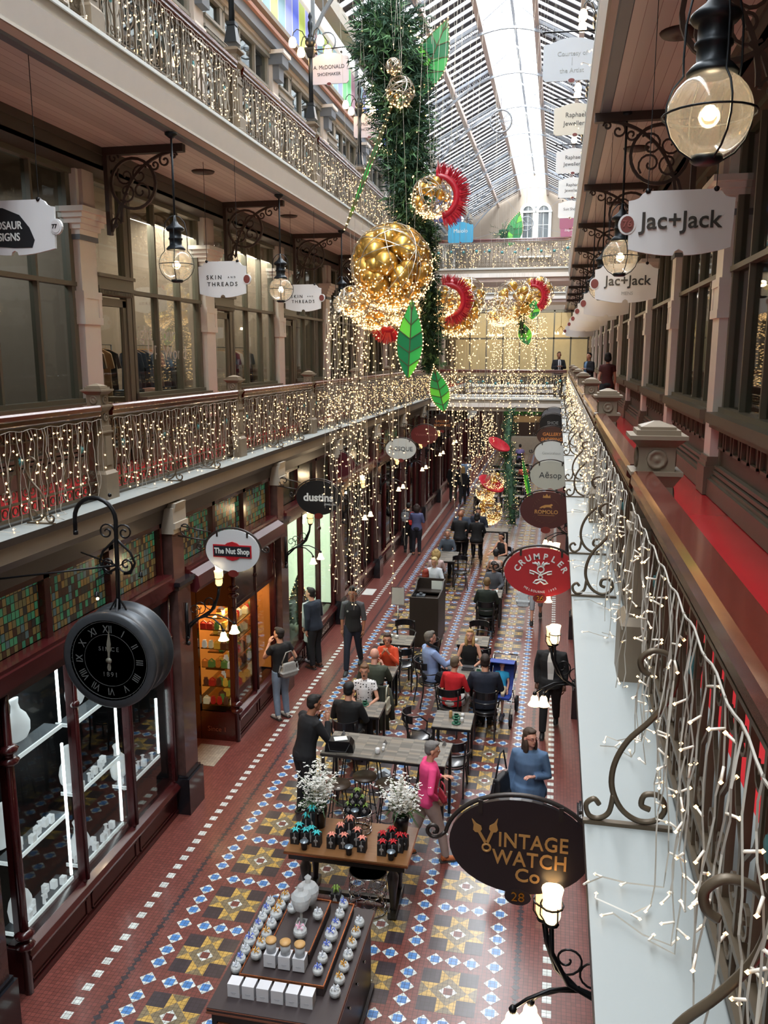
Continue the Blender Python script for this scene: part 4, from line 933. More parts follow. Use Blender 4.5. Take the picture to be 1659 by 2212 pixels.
g.ball((-.0, 0, R0+1.09), .02, 8); g.tube([(-.375, 0, R0+.74), (-.375, 0, R0+.7)], .024, 8)
for q in (-1, 1):
    for cz, q2 in ((.84, 1), (.53, -1)): g.tube([(a+.035, 0, b) for a, b in spiral(q*.09, R0+cz-.1, .085, .016, 90-q*90+180, 90-q*90+180-q*q2*520, 22)], .009, 5, flat=1.5)
    g.tube([(.035, 0, R0+.68), (.035+q*.05, 0, R0+.63), (.035+q*.14, 0, R0+.55), (.035+q*.18, 0, R0+.45), (.035+q*.13, 0, R0+.35), (.035+q*.06, 0, R0+.34)], .009, 5, flat=1.5)
for a in range(5): g.tube([(.02, 0, R0+.12), (.02+.08*math.cos(a*1.26), .08*math.sin(a*1.26), R0-.01)], .009, 4)
for y_, z_ in ((6.63, 4.37), (8.0, 4.3)): g.tube([(.03, 0, R0+.42), (-4.98-cp.x, y_-cp.y, z_-cp.z)], .010, 5)
g.tube([(.03-.12, -.18, R0+.33), (.03+.12, .22, R0+.48)], .006, 4); g.tube([(.03-.12, -.18, R0+.33), (.03-.12, -.18, R0+.2)], .004, 4); g.tube([(.15, .22, R0+.48), (.15, .22, R0+.3)], .004, 4)
g.build('iron_crook', [blk], t)
for x, y, z in ((-.09, -.18, R0+.16), (.15, .22, R0+.26)): g = MB(); g.lathe([(0, .05), (.018, .045), (.02, .01), (.028, 0), (0, 0)], (x, y, z), 8); g.build('spotlight', [blk], t)
g = MB(); g.ball((-.085, -.18, R0+.14), .014, 8); g.build('spot_bulb', [glow], t)
# ------------------------------------------------------------ rectangular hanging signs
def board_outline(w, h, style):
    a, b = w/2, h/2
    if style == 0:   # gallery one sign: notched shoulders, bowed foot with a bite
        return [(-a, b*.72), (-a+.04, b*.74), (-a+.075, b*.8), (-a+.1, b*.93), (-a+.14, b), (a-.14, b), (a-.1, b*.93), (a-.075, b*.8), (a-.04, b*.74), (a, b*.72), (a*.97, -b*.78)]+[(a*.97*(1-i/5)+.04*(i/5), -b*.78-b*.22*math.sin(i/5*PI/2)) for i in range(1, 6)]+[(.03, -b+.03), (0, -b+.045), (-.03, -b+.03)]+[(-.04-(a*.97-.04)*i/5, -b+b*.22*(1-math.cos(i/5*PI/2))) for i in range(0, 6)]
    return [(-a, b*.7), (-a+.03, b*.74)]+[(-a*.8+a*1.6*i/10, b*.74+b*.26*math.sin(i/10*PI)) for i in range(11)]+[(a-.03, b*.74), (a, b*.7), (a, -b+.04), (a-.04, -b), (-a+.04, -b), (-a, -b+.04)]
def hang_sign(px, py, y, w, h, bcol, label, style=0, tab=None, ztop=None, rod=None, group=None, tabcol='#6b2a2a'):
    p = atY(px, py, y); t = thing('hanging_sign', label, 'sign', p, 0, group)
    g = MB(); g.plate(board_outline(w, h, style)[::-1], 1, -.014, .014); g.build('board', [M('sign board '+bcol, bcol, .4, var=.02)], t)
    g = MB()
    for q in (-.32, .32):
        g.lathe([(.02, -.02), (.02, .02)], (q*w, 0, h/2-.0), 10, 1); z = (ztop or p.z+1)-p.z
        g.tube([(q*w, 0, h/2), (q*w, 0, z)], .004, 4)
    if rod: g.tube([(rod[0]-p.x, 0, h/2+.07), (rod[1]-p.x, 0, h/2+.09)], .012, 6); g.lathe([(0, 0), (.02, .01), (.012, .03), (0, .05)], (rod[1]-p.x, 0, h/2+.08), 8, 0)
    g.build('hanging_chain', [blk], t)
    if tab is not None:
        tx, tz = (tab, .0) if style == 0 else (0, -h/2)
        g = MB(); g.plate([(a+tx, b+tz) for a, b in ellipse(.13 if style == 0 else .11, .15 if style == 0 else .07, 18)], 1, -.02, .012); g.m(1).plate([(a+tx, b+tz) for a, b in ellipse(.1 if style == 0 else .09, .12 if style == 0 else .055, 18)], 1, -.025, -.02); g.build('number_tab', [M('sign board '+bcol), M('tab '+tabcol, tabcol, .4)], t)
    return t
blkt = M('black lettering', '#222427', .4); gryt = M('pale grey lettering', '#9aa0a2', .5)
WS = '#d3d6d8'
T = hang_sign(1469, 482, 6.9, .76, .47, WS, 'large white hanging clothes shop sign nearest the camera on the right gallery', 0, -.385, ZC1, group='right gallery signs')
lt(T, 'Jac+Jack', .175, blkt, .0, .015, bold=.012, ext=.012); lt(T, '76', .07, M('rust lettering', '#8c4a44'), -.385, 0, bold=.01).location.y = -.027
T = hang_sign(1352, 612, 11.8, .80, .50, WS, 'white hanging menswear sign partly behind the second globe lantern', 0, -.40, ZC1, group='right gallery signs')
lt(T, 'Jac+Jack', .175, blkt, 0.02, .03, bold=.012, ext=.008); lt(T, 'MENS', .06, gryt, .02, -.13)
for i, (px, py, y, w) in enumerate(((1310, 655, 16.2, .82), (1290, 672, 20.4, .9), (1275, 688, 24.7, .95), (1263, 700, 29, 1.0), (1252, 715, 34, 1.1))):
    hang_sign(px, py, y, w, .48, '#b9b8b8', 'blank looking white gallery sign, %s behind the menswear sign' % ORD[i], 0, -w/2, ZC1, group='right gallery signs')
T = hang_sign(30, 493, 7.75, .92, .52, WS, 'white hanging sign with a black pebble shaped logo at the left edge', 0, .47, ZC1, tabcol='#cbcacb')
g = MB(); P = [(-.45, -.15), (-.45, .1), (-.3, .2), (-.1, .19), (.08, .12), (.18, .0), (.23, -.12), (.2, -.19), (.0, -.19), (-.25, -.17)]
g.plate(P[::-1], 1, -.019, -.014); g.build('pebble_logo', [M('black lettering')], T)
lt(T, 'DINOSAUR', .105, white, -.12, .02, bold=.015, sx=.85).location.y = -.02; lt(T, 'DESIGNS', .105, white, -.10, -.09, bold=.015, sx=.85).location.y = -.02; lt(T, '77', .055, blkt, .46, 0, bold=.02).location.y = -.026
for i, (px, py, y) in enumerate(((481, 604, 12.3), (655, 644, 16.7))):
    T = hang_sign(px, py, y, .76, .53, WS, ['white clothes shop sign between the first two left globe lanterns', 'white clothes shop sign behind the second left globe lantern'][i], 0, .39, ZC1)
    lt(T, 'SKIN', .085, blkt, -.13, .03, space=1.5, bold=.01); lt(T, 'AND', .04, blkt, .15, .03, space=1.9); lt(T, 'THREADS', .085, blkt, .0, -.07, space=1.45, bold=.01)
xl2, xr2 = -5.0, .5
for i, (px, py, y) in enumerate(((711, 148, 17.51), (798, 270, 21.79))):
    T = hang_sign(px, py, y, .80, .58, '#cfc8cf', ['white shoemaker sign on an arm of the first gallery lamp post', 'white shoemaker sign partly behind the garland'][i], 1, 0, atY(px, py, y).z+.42, (xl2, atY(px, py, y).x+.42))
    lt(T, 'A. McDONALD', .105, blkt, 0, .02, sx=.92); lt(T, 'SHOEMAKER', .085, blkt, 0, -.11)
for i, (px, py, y, c, l1, l2, lab) in enumerate(((1236, 128, 12.98, '#b9c2cb', 'Courtesy of', 'the Artist', 'grey white gallery sign on the upper right'), (1243, 257, 17.26, '#c9c6ba', 'Raphael', 'Jewellers', 'nearest cream jeweller sign with black script, upper right'), (1238, 347, 21.54, '#cfd2d4', 'Raphael', 'Jewellers', 'second jeweller sign with black script, upper right'), (1237, 405, 25.82, '#d4d8da', 'Raphael', 'Jewellers', 'third jeweller sign with black script, upper right'), (1232, 452, 30.1, '#dadee0', 'Suit Shop', '', 'white sign with thin script above the two pink signs'), (1232, 478, 34.38, '#9c5c78', '', '', 'upper of the two pink signs, mostly hidden'), (1232, 497, 37, '#9c5c78', 'Zsigmund', '', 'lower of the two pink signs on the upper right'))):
    T = hang_sign(px, py, y, .80, .56, c, lab, 1, 0, atY(px, py, y).z+.42, (xr2, atY(px, py, y).x-.42), group='signs of the upper right gallery')
    mm = gryt if i == 0 else (blkt if i < 5 else white)
    if l1: lt(T, l1, .12 if i else .085, mm, 0, .07 if l2 else 0)
    if l2: lt(T, l2, .12 if i else .085, mm, 0, -.08 if i else -.15)
    if i == 0: g = MB(); g.box(-.004, .004, -.018, -.014, -.08, .02); g.build('rule', [gryt], T)
T = hang_sign(967, 456, 30, .95, .75, '#2c3d78', 'deep blue sign behind the red flower', 1, 0, atY(967, 456, 30).z+.45, (-5.1, atY(967, 456, 30).x+.4)); lt(T, 'MANGO', .14, white, 0, .18); lt(T, 'COURT', .14, white, 0, .04); lt(T, '9232 4242', .1, white, 0, -.24)
T = hang_sign(995, 502, 33, .95, .75, '#3f9cc4', 'bright turquoise blue sign near the upper bridge', 1, 0, atY(995, 502, 33).z+.45, (-5.1, atY(995, 502, 33).x+.4)); lt(T, 'Maiolo', .2, white, 0, .05)

# ------------------------------------------------------------ upper gallery lamp posts
def lamp_post(s):
    r = D.objects.new('gallery_lamp_post', None); COL.objects.link(r); g = MB()
    g.frust(0, 0, 0, .25, .2, .12); g.frust(0, 0, .25, .3, .14, .14); g.tube([(0, 0, .3), (0, 0, 1.2)], .045, 10); g.frust(0, 0, 1.15, 1.28, .1, .2); g.frust(0, 0, 1.28, 1.32, .2, .2)
    g.ball((0, 0, 1.43), .11, 14); g.lathe([(.04, 1.5), (.055, 1.55), (.03, 1.6), (.05, 1.72), (.05, 1.8), (.02, 1.84), (.04, 1.9), (.03, 1.95), (0, 2.0)], (0, 0, 0), 12)
    for a in range(4):
        q = a*PI/2+PI/4; c, d = math.cos(q), math.sin(q)
        g.tube([(c*.08, d*.08, 1.45), (c*.18, d*.18, 1.6), (c*.3, d*.3, 1.62), (c*.38, d*.38, 1.54), (c*.4, d*.4, 1.46)], .01, 6)
    g.build('iron_post', [lampm], r)
    for a in range(4):
        q = a*PI/2+PI/4; c, d = math.cos(q), math.sin(q); g = MB(); g.lathe([(.02, .04), (.05, .02), (.075, -.04), (.08, -.1), (.055, -.14), (0, -.14)], (c*.4, d*.4, 1.42), 12); g.build('glass_shade', [glow], r)
    return r
lpp = None
for side, x, y0, n in (('left', -5.08, 8.95+4.28*0, 5), ('right', .5, 8.7, 7)):
    for k in range(n):
        y = y0+4.28*k; z = L2+1.38
        if lpp is None: lpp = lamp_post(1); r = lpp; r.location = (x, y, z)
        else: r = dup(lpp, (x, y, z))
        tag(r, '%s black iron post with four lit shades on the upper %s balustrade' % (ORD[k], side), 'lamp post', 'upper %s lamp posts' % side)
balustrade('right', 2, .54, 4.42, L2, 7, -1, 'right second floor gallery')
# cord rings in the roof
for i, (px, py, y) in enumerate(((1082, 262, 22), (1137, 483, 42))):
    p = atY(px, py, y); t = thing('cable_ring', ['white spoked ring where the roof cables meet', 'small far spoked ring in front of the gable window'][i], 'cable ring', p)
    g = MB(); R_ = .26 if i == 0 else .32; g.tube([(R_*math.cos(a*PI/12), 0, R_*math.sin(a*PI/12)) for a in range(24)], .022, 5, closed=True)
    for a in range(8): g.tube([(0, 0, 0), (R_*math.cos(a*PI/4), 0, R_*math.sin(a*PI/4))], .01, 4)
    g.build('ring', [trussm], t); g = MB()
    for ex, ez, ey in ((-4.6-p.x, 3.3, 0), (1.6-p.x, 2.2, 0), (.0, 16.6-p.z, -1), (-4.5-p.x, -.7, 0), (1.5-p.x, -.9, 0)): g.tube([(0, 0, 0), (ex, ey, ez)], .007, 4)
    g.build('cable', [trussm], t)

# ------------------------------------------------------------ christmas decorations
fir = M('fir needles', '#2b4b37', .85, var=.4, scale=3); fir2 = M('light fir needles', '#5f8a5c', .85, var=.3)
def garland(name, pts, rad, label, n=90, seed=1, cat='garland'):
    rr = random.Random(seed); t = thing(name, label, cat, pts[0]); o = Vector(pts[0]); g = MB(); P = [Vector(p)-o for p in pts]
    seg = [(P[i], P[i+1], rad[i], rad[i+1]) for i in range(len(P)-1)]; tot = sum((b-a).length for a, b, _, _ in seg)
    g.m(0).tube(P, [r*.4 for r in rad], 8)
    for a, b, ra, rb in seg:
        m = int(n*(b-a).length)
        for i in range(m):
            f = rr.random(); c = a.lerp(b, f); r = ra+(rb-ra)*f
            d = Vector((rr.gauss(0, 1), rr.gauss(0, 1), rr.gauss(0, 1)-.3)).normalized(); L_ = r*rr.uniform(.8, 1.2)
            base = c+d*r*.2; tip = c+d*L_; g.m(1 if rr.random() < .3 else 0)
            for j in range(9):      # needle sprig
                u = d.cross(Vector((rr.uniform(-1, 1), rr.uniform(-1, 1), rr.uniform(-1, 1)))).normalized(); q = base.lerp(tip, .3+.1*j); e = q+(d*.8+u*.9).normalized()*max(r*.3, .09); w_ = u.cross(d).normalized()*.011
                g.add([q-w_, q+w_, e], [(0, 1, 2)])
            w_ = d.cross(Vector((0, .3, 1))).normalized()*.008; g.add([base-w_, base+w_, tip], [(0, 1, 2)])
    ob = g.build('fir_needles', [fir, fir2], t)
    g = MB()
    for i in range(int(tot*28)):
        a, b, ra, rb = rr.choice(seg); f = rr.random(); c = a.lerp(b, f); r = (ra+(rb-ra)*f)*.9; d = Vector((rr.gauss(0, 1), rr.gauss(0, 1), rr.gauss(0, 1))).normalized(); g.octa(c+d*r, .011)
    put('lights', g.mesh('lights', [bulb]), t, kind='stuff'); return t
GY = 12.3
gp = [atY(800, 95, GY), atY(838, 40, GY), atY(850, 100, GY), atY(858, 180, GY), atY(870, 270, GY), atY(880, 350, GY), atY(885, 400, GY), atY(890, 470, GY)]
garland('fir_garland', gp, [.34, .46, .5, .42, .42, .36, .36, .24], 'thick dark green fir garland hanging high in the void', 620, 2)
garland('fir_garland', [atY(918, 470, GY+1.2), atY(925, 600, GY+1.2), atY(922, 700, GY+1.2), atY(935, 790, GY+1.2)], [.2, .17, .26, .16], 'narrower fir garland trailing beside the gold bauble cluster', 320, 3)
netw = M('silver wire net', '#b9b2a4', .3, .7); bau = M('gold bauble', '#d9b05a', .3, .75, var=.06)
def bauble_ball(px, py, y, r, label, seed=1, lights=900, nb=34, sub=None):
    rr = random.Random(seed); c = atY(px, py, y); t = thing('bauble_sphere', label, 'decoration', c)
    g = MB()
    for i in range(14):
        ax = Vector((rr.gauss(0, 1), rr.gauss(0, 1), rr.gauss(0, 1))).normalized(); u = ax.orthogonal().normalized(); v = ax.cross(u); o = ax*rr.uniform(-.5, .5)*r; q = math.sqrt(r*r-o.length_squared)
        g.tube([o+u*q*math.cos(a*PI/12)+v*q*math.sin(a*PI/12) for a in range(24)], .007, 4, closed=True)
    g.build('wire_net', [netw], t)
    for i in range(nb):
        d = Vector((rr.gauss(0, 1), rr.gauss(0, 1), rr.gauss(0, 1))).normalized(); b = r*rr.uniform(.15, .32); p = d*(r-b*.9)*rr.uniform(.9, 1)
        g = MB(); g.ball((0, 0, 0), b, 16); g.tube([(0, 0, b*.95), (0, 0, b*1.1)], b*.15, 8); put('gold_bauble', g.mesh('gold_bauble', [bau]), t, p)
    g = MB(); a_ = MB()
    for i in range(lights):
        d = Vector((rr.gauss(0, 1), rr.gauss(0, 1), rr.gauss(0, 1)-1.0)).normalized(); q = d*r*rr.uniform(.95, 1.08); g.octa(q, .0115)
        if i % 2: e = q+Vector((rr.uniform(-.1, .1), rr.uniform(-.1, .1), rr.uniform(-.1, .1))); a_.tube([q, e], .003, 3, caps=False)
    a_.build('wire', [wire], t); put('lights', g.mesh('lights', [bulb]), t, kind='stuff'); return t
bauble_ball(846, 575, 12, .58, 'large wire sphere packed with gold baubles and fairy lights', 1, 620, 64)
bauble_ball(805, 655, 12.3, .36, 'smaller lit gold bauble sphere under the large one on its left', 2, 420, 26)
bauble_ball(872, 668, 12.5, .24, 'small lit bauble sphere under the large one on its right', 12, 400, 10)
bauble_ball(985, 672, 15, .42, 'gold bauble sphere behind the central red flower', 3, 320, 26)
bauble_ball(1010, 640, 16, .34, 'gold bauble sphere right of the central red flower', 4, 260, 16)
bauble_ball(955, 650, 14.2, .25, 'wire bauble sphere inside the central red flower', 5, 260, 10)
bauble_ball(932, 425, 11.85, .27, 'silver and gold wire sphere inside the upper red flower', 6, 220, 8)
bauble_ball(1110, 650, 26, .62, 'distant gold light sphere on the left under the upper bridge', 7, 520, 18)
bauble_ball(1160, 632, 27, .5, 'distant gold light sphere on the right under the upper bridge', 8, 420, 14)
bauble_ball(1080, 672, 24, .4, 'distant trailing cluster of gold lights', 9, 500, 4)
bauble_ball(865, 198, 11.8, .19, 'silver wire sphere half buried in the upper garland', 31, 60, 2)
bauble_ball(850, 143, 11.8, .1, 'small wire sphere near the top of the upper garland', 32, 30, 1)
bauble_ball(762, 650, 12, .21, 'small wire sphere of lights beside the third left lantern', 10, 200, 3)
redm = M('translucent red petals', '#a3182a', .35, var=.3, emis=.12); leafm = [M('leaf '+c, c, .3, emis=.22) for c in ('#0d6b3c', '#2fa045', '#63c53a', '#2f8a4a')];  # petals and leaf panels get a slight glow painted in as emission
def red_flower(px, py, y, r, a0, a1, label, inner=.62, lean=0):
    c = atY(px, py, y); t = thing('red_flower', label, 'decoration', c, lean); g = MB(); n = 150; rr = random.Random(4)
    for i in range(n):
        a = math.radians(a0+(a1-a0)*i/n); L_ = r*rr.uniform(.9, 1.08); w_ = .013; dy = rr.uniform(-.1, .1); ca, sa = math.cos(a), math.sin(a)
        g.tube([(ca*r*inner, 0, sa*r*inner), (ca*L_*.85, dy*.5, sa*L_*.85), (ca*L_, dy, sa*L_)], [w_, w_*.7, .004], 4)
    m = [(r*inner*math.cos(math.radians(a0+(a1-a0)*i/20)), r*inner*math.sin(math.radians(a0+(a1-a0)*i/20))) for i in range(21)]
    g.tube([(x, 0, z) for x, z in m], .05, 6); g.tube([(x*1.15, .03, z*1.15) for x, z in m], .06, 6)
    g.build('petals', [redm], t); return t
red_flower(946, 425, 11.85, .42, -75, 95, 'red bristly flower fan beside the upper garland')
red_flower(968, 650, 14.4, .42, -95, 110, 'red bristly flower fan around the central wire sphere')
red_flower(838, 700, 12.6, .28, 130, 320, 'red bristly flower under the large gold sphere', .3)
red_flower(1150, 640, 26, .5, -60, 100, 'distant red flower fan among the gold lights')
def leaf(px, py, y, L_, w, ang, label, yaw=0, seed=0):
    c = atY(px, py, y); t = thing('stained_leaf', label, 'decoration', c, yaw); rr = random.Random(seed); g = MB(); fr = MB(); n = 6
    W_ = lambda f: w*math.sin(PI*min(1, max(0, f))**.85)*1.0
    Rm = Matrix.Rotation(math.radians(ang), 4, 'Y'); pt = lambda x, z: Rm @ Vector((x, 0, z-L_/2))
    for s in (-1, 1):
        for i in range(n):
            f0, f1 = i/n, (i+1)/n; off = .10; ks = rr.randint(0, 3)
            e = lambda f: (s*W_(f), L_*f)
            P = [pt(0, L_*f0)]+[pt(s*W_(min(1, f0+off+(f1-f0)*q/3)), L_*min(1, f0+off+(f1-f0)*q/3)) for q in range(4)]+[pt(0, L_*f1)]
            if i == 0: P = [pt(0, 0)]+[pt(s*W_(off*q/3), L_*off*q/3) for q in (1, 2)]+P[1:]
            Q = [p+Vector((0, .012, 0)) for p in P]; m = len(P); g.m(ks).add([*P, *Q], [tuple(range(m)), tuple(range(m, 2*m))[::-1]]+[(j, (j+1) % m, m+(j+1) % m, m+j) for j in range(m)])
            fr.tube([pt(0, L_*f0)+Vector((0, -.004, 0)), pt(*e(min(1, f0+off)))+Vector((0, -.004, 0))], .007, 4)
        fr.tube([pt(s*W_(q/20), L_*q/20) for q in range(21)], .008, 4)
    fr.tube([pt(0, 0), pt(0, L_)], .01, 4)
    g.build('coloured_panels', leafm, t); fr.build('frame', [M('bronze leaf frame', '#5a5236', .5, .4)], t)
    b = MB()
    for s in (-1, 1):
        for q in range(22): b.octa(pt(s*W_(q/21)*1.03, L_*q/21)+Vector((0, -.02, 0)), .011)
    put('lights', b.mesh('lights', [bulb]), t, kind='stuff')
leaf(932, 128, 12.9, 1.15, .24, 24, 'stained green leaf panel high beside the garland', 0, 1)
leaf(886, 732, 11.5, 1.1, .18, 3, 'long stained green leaf hanging under the large gold sphere', 0, 2)
leaf(949, 842, 13, .72, .15, -14, 'smaller stained green leaf in front of the lower bridge corner', 0, 3)
leaf(1112, 495, 38, 1.5, .35, 15, 'distant stained leaf above the upper bridge', 0, 4)
leaf(1152, 668, 26, .62, .2, 8, 'pale distant stained leaf under the upper bridge', 0, 5)
leaf(1133, 720, 26, .75, .2, -20, 'bright distant stained leaf hanging low', 0, 6)
leaf(797, 360, 12, 1.8, .035, 23, 'edge-on leaf wand strung with lights in front of the upper balustrade', 0, 7)
garland('fir_tuft', [atY(1088, 497, 36), atY(1088, 512, 36)], [.55, .4], 'distant tuft of fir above the upper bridge', 160, 6)
garland('fir_garland', [atY(1130, 650, 26), atY(1126, 720, 26)], [.2, .15], 'distant fir garland among the gold lights', 110, 7)
def light_fall(x0, x1, y0, y1, ztop, zb0, zb1, n, label, seed=1, br=.012):
    rr = random.Random(seed); t = thing('light_waterfall', label, 'string lights', ((x0+x1)/2, (y0+y1)/2, ztop)); a = MB(); b = MB()
    for i in range(n):
        x = rr.uniform(x0, x1)-(x0+x1)/2; y = rr.uniform(y0, y1)-(y0+y1)/2; z = 0; zb = rr.uniform(zb0, zb1)-ztop; pts = [(x, y, 0)]
        while z > zb:
            z -= rr.uniform(.07, .14); x += rr.uniform(-.014, .014); pts.append((x, y, z))
            if rr.random() < .6: q = (x+rr.uniform(-.04, .04), y+rr.uniform(-.04, .04), z); a.tube([pts[-1], q], .0025, 3, caps=False); b.octa(q, br)
        a.tube(pts, .0028, 3, caps=False)
    a.build('wire', [wire], t); put('bulbs', b.mesh('bulbs', [bulb]), t, kind='stuff')
light_fall(-3.55, -2.25, 12.4, 13.2, 7.1, 2.3, 5.8, 44, 'long fall of warm fairy light strands under the large gold sphere', 1)
light_fall(-2.2, -1.2, 14.6, 15.6, 7.1, 3.6, 6.2, 30, 'shorter fall of fairy light strands behind the lower leaf', 2)
light_fall(-2.0, -.4, 25.5, 27, 7.6, 4.0, 6.6, 60, 'distant fall of fairy lights beyond the lower bridge', 3, .016)
# ------------------------------------------------------------ people
def remesh(mb, mats, vox, it=3, name='body'):
    me = mb.mesh(name+'_src', mats); o = D.objects.new('tmp_r', me); COL.objects.link(o)
    m = o.modifiers.new('r', 'REMESH'); m.mode = 'VOXEL'; m.voxel_size = vox; m.use_smooth_shade = True
    s = o.modifiers.new('s', 'SMOOTH'); s.factor = .5; s.iterations = it
    dg = bpy.context.evaluated_depsgraph_get(); n = D.meshes.new_from_object(o.evaluated_get(dg))
    D.objects.remove(o); D.meshes.remove(me); n.name = name
    n.polygons.foreach_set('use_smooth', [True]*len(n.polygons)); return n
def mesh_to_mb(me, k=0):
    g = MB(); g.v = [tuple(v.co) for v in me.vertices]; g.f = [list(p.vertices) for p in me.polygons]; g.mi = [k]*len(g.f); g.sm = [True]*len(g.f); return g
ARM = dict(down=((.05, -.03, -.28), (.04, .04, -.53)), swingf=((.05, .08, -.27), (.02, .22, -.46)), swingb=((.06, -.12, -.25), (.05, -.12, -.50)),
    table=((.09, .10, -.25), (-.03, .34, -.27)), reach=((.07, .17, -.22), (-.02, .42, -.20)), face=((.06, .17, -.21), (-.09, .21, .03)), hip=((.13, -.06, -.25), (.02, .08, -.40)),
    lap=((.07, .05, -.27), (-.07, .25, -.37)), front=((.07, .02, -.27), (-.10, .22, -.20)), phone=((.07, .1, -.25), (-.06, .28, -.06)), up=((.08, .2, -.15), (-.05, .33, .08)), back=((.1, -.1, -.26), (-.05, .05, -.33)))
skins = {'fair': '#c9957c', 'tan': '#9c6a50', 'dark': '#5f3f30', 'pink': '#cf9a88'}
def hand(g, w, d, up_, side, k=0, s=1):
    d = d.normalized(); u = d.cross(up_).normalized(); n = u.cross(d).normalized()
    g.m(k).tube([w-d*.02, w+d*.02, w+d*.06, w+d*.085], [.024*s, .034*s, .038*s, .03*s], 8, flat=.5)
    for i, (o, L_) in enumerate(((-.028, .062), (-.010, .072), (.009, .068), (.027, .052))):
        b = w+d*.08+u*o*s; g.tube([b, b+d*L_*.45*s-n*.006, b+d*L_*.8*s-n*.02, b+d*L_*s-n*.034], [.0088*s, .0085*s, .0078*s, .005*s], 6)
    b = w+d*.025+u*side*.03*s; g.tube([b, b+d*.03+u*side*.022-n*.012, b+d*.062+u*side*.024-n*.024], [.011*s, .010*s, .0065*s], 6)
def person(label, x, y, rz, h=1.72, pose='stand', lean=0, arms=('down', 'down'), head=(0, 0), top=('tee', '#222222'), bot=('trousers', '#1c1e26'), shoe='#1a1a1a', hair=('short', '#2a1f1a'), skin='fair', z=0, seat=.47, vox=.011, sex='m', glasses=False, front=None, group=None, kneeb=0, wd=1.0, cat='person', extra=None):
    t = thing('person', label, cat, (x, y, z), rz, group); s = h/1.72
    SK = M('skin '+skin, skins[skin], .5, var=.06)
    sit = pose in ('sit', 'stool'); pz = .93
    P0 = Vector((0, 0, (seat+.10 if sit else .93*s)))
    Rl = Matrix.Rotation(-lean, 3, 'X')
    T = lambda a, b, c: P0+Rl @ (Vector((a, b, (c-pz)))*s)
    f = 1 if sex == 'm' else .88
    tor = [(.84, .155, .12, 0), (.92, .168, .12, 0), (1.0, .15*(.96 if sex == 'f' else 1), .108, 0), (1.1, .14*(.88 if sex == 'f' else 1), .102, .0), (1.2, .155*f, .112, .005), (1.3, .17*f, .118, .0), (1.38, .165*f, .10, -.01), (1.43, .11*f, .08, -.01)]
    def torso(g, e=0, z0=.84, z1=1.5, flare=0):
        vs = []; rows = [r for r in tor if z0-.03 <= r[0] <= z1]; n = 16
        for q, (c, rx, ry, yo) in enumerate(rows):
            fl = flare*max(0, 1.05-c)*1.2
            for j in range(n): a = 2*PI*j/n; vs.append(T((rx*wd+e+fl)*math.cos(a), yo+(ry*wd+e+fl)*math.sin(a), c))
        m = len(rows); fs = [(i*n+j, i*n+(j+1) % n, (i+1)*n+(j+1) % n, (i+1)*n+j) for i in range(m-1) for j in range(n)]+[tuple(range(n))[::-1], tuple(range((m-1)*n, m*n))]
        g.add(vs, fs)
    sh = .172*f*wd
    AR = []
    for q, a in zip((-1, 1), arms):
        e, w = ARM[a]; S = T(q*sh, -.005, 1.385)
        E = T(q*(sh+e[0]), e[1], 1.385+e[2]); Wr = T(q*(sh+w[0]), w[1], 1.385+w[2]); AR.append((q, S, E, Wr))
    LG = []
    for q in (-1, 1):
        if sit:
            kz = max(.5, seat+.05) if pose == 'sit' else seat-.0
            H = P0+Vector((q*.09*s, 0, -.03)); K = Vector((q*.12*s, .40*s, kz-(0 if pose == 'sit' else .06)))
            A = Vector((q*.11*s, .36*s+kneeb, .10)) if pose == 'sit' else Vector((q*.1*s, .30*s, seat-.48))
        else:
            st = {'walk': .24, 'stand': .0, 'stride': .3}.get(pose, 0)*q
            H = P0+Vector((q*.085*s, 0, -.02)); K = Vector((q*.095*s, st*.55+.02, .49*s)); A = Vector((q*.10*s, st-.02-(.06 if st < 0 else 0), (.09+(.06 if st < 0 else 0))*s))
        LG.append((q, H, K, A))
    # continuous body
    g = MB(); torso(g, -.008)
    hc = T(0, .015, 1.615); Hd = Rl.copy() @ Matrix.Rotation(head[0], 3, 'Z') @ Matrix.Rotation(-head[1], 3, 'X')
    HP = lambda a, b, c: hc+Hd @ (Vector((a, b, c))*s)
    g.tube([T(0, -.01, 1.40), T(0, -.005, 1.47), HP(0, -.005, -.07)], [.068*s*f, .056*s*f, .058*s], 10)
    def ell(c, r): 
        q = MB(); q.ball((0, 0, 0), 1, 14); g.merge(q, Matrix.Translation(HP(*c)) @ (Hd.to_4x4()) @ Matrix.Diagonal((r[0]*s, r[1]*s, r[2]*s, 1)))
    ell((0, -.005, .025), (.078, .097, .092)); ell((0, .03, -.045), (.056, .062, .072)); ell((0, .06, -.09), (.03, .028, .022))
    ell((0, .094, -.022), (.013, .020, .026)); ell((0, .082, .02), (.045, .018, .012)); ell((-.08, -.005, -.015), (.012, .022, .032)); ell((.08, -.005, -.015), (.012, .022, .032)); ell((0, .078, -.058), (.024, .016, .014))
    for q, S, E, Wr in AR:
        g.tube([T(q*.09, -.005, 1.40), S, S.lerp(E, .35), S.lerp(E, .8), E, E.lerp(Wr, .3), E.lerp(Wr, .7), Wr], [.05*s, .052*s*f, .047*s*f, .040*s*f, .038*s*f, .038*s*f, .03*s*f, .024*s*f], 8)
    for q, H, K, A in LG:
        g.tube([H+Vector((0, 0, .03)), H.lerp(K, .25), H.lerp(K, .7), K, K.lerp(A, .3), K.lerp(A, .7), A], [.08*s, .082*s, .062*s, .052*s, .055*s, .04*s, .034*s], 8)
        g.tube([A+Vector((0, -.02, -.03)), A+Vector((0, .05, -.05)), A+Vector((0, .14, -.065))], [.034*s, .032*s, .02*s], 8)
    b = mesh_to_mb(remesh(g, [SK], vox, 2), 0)
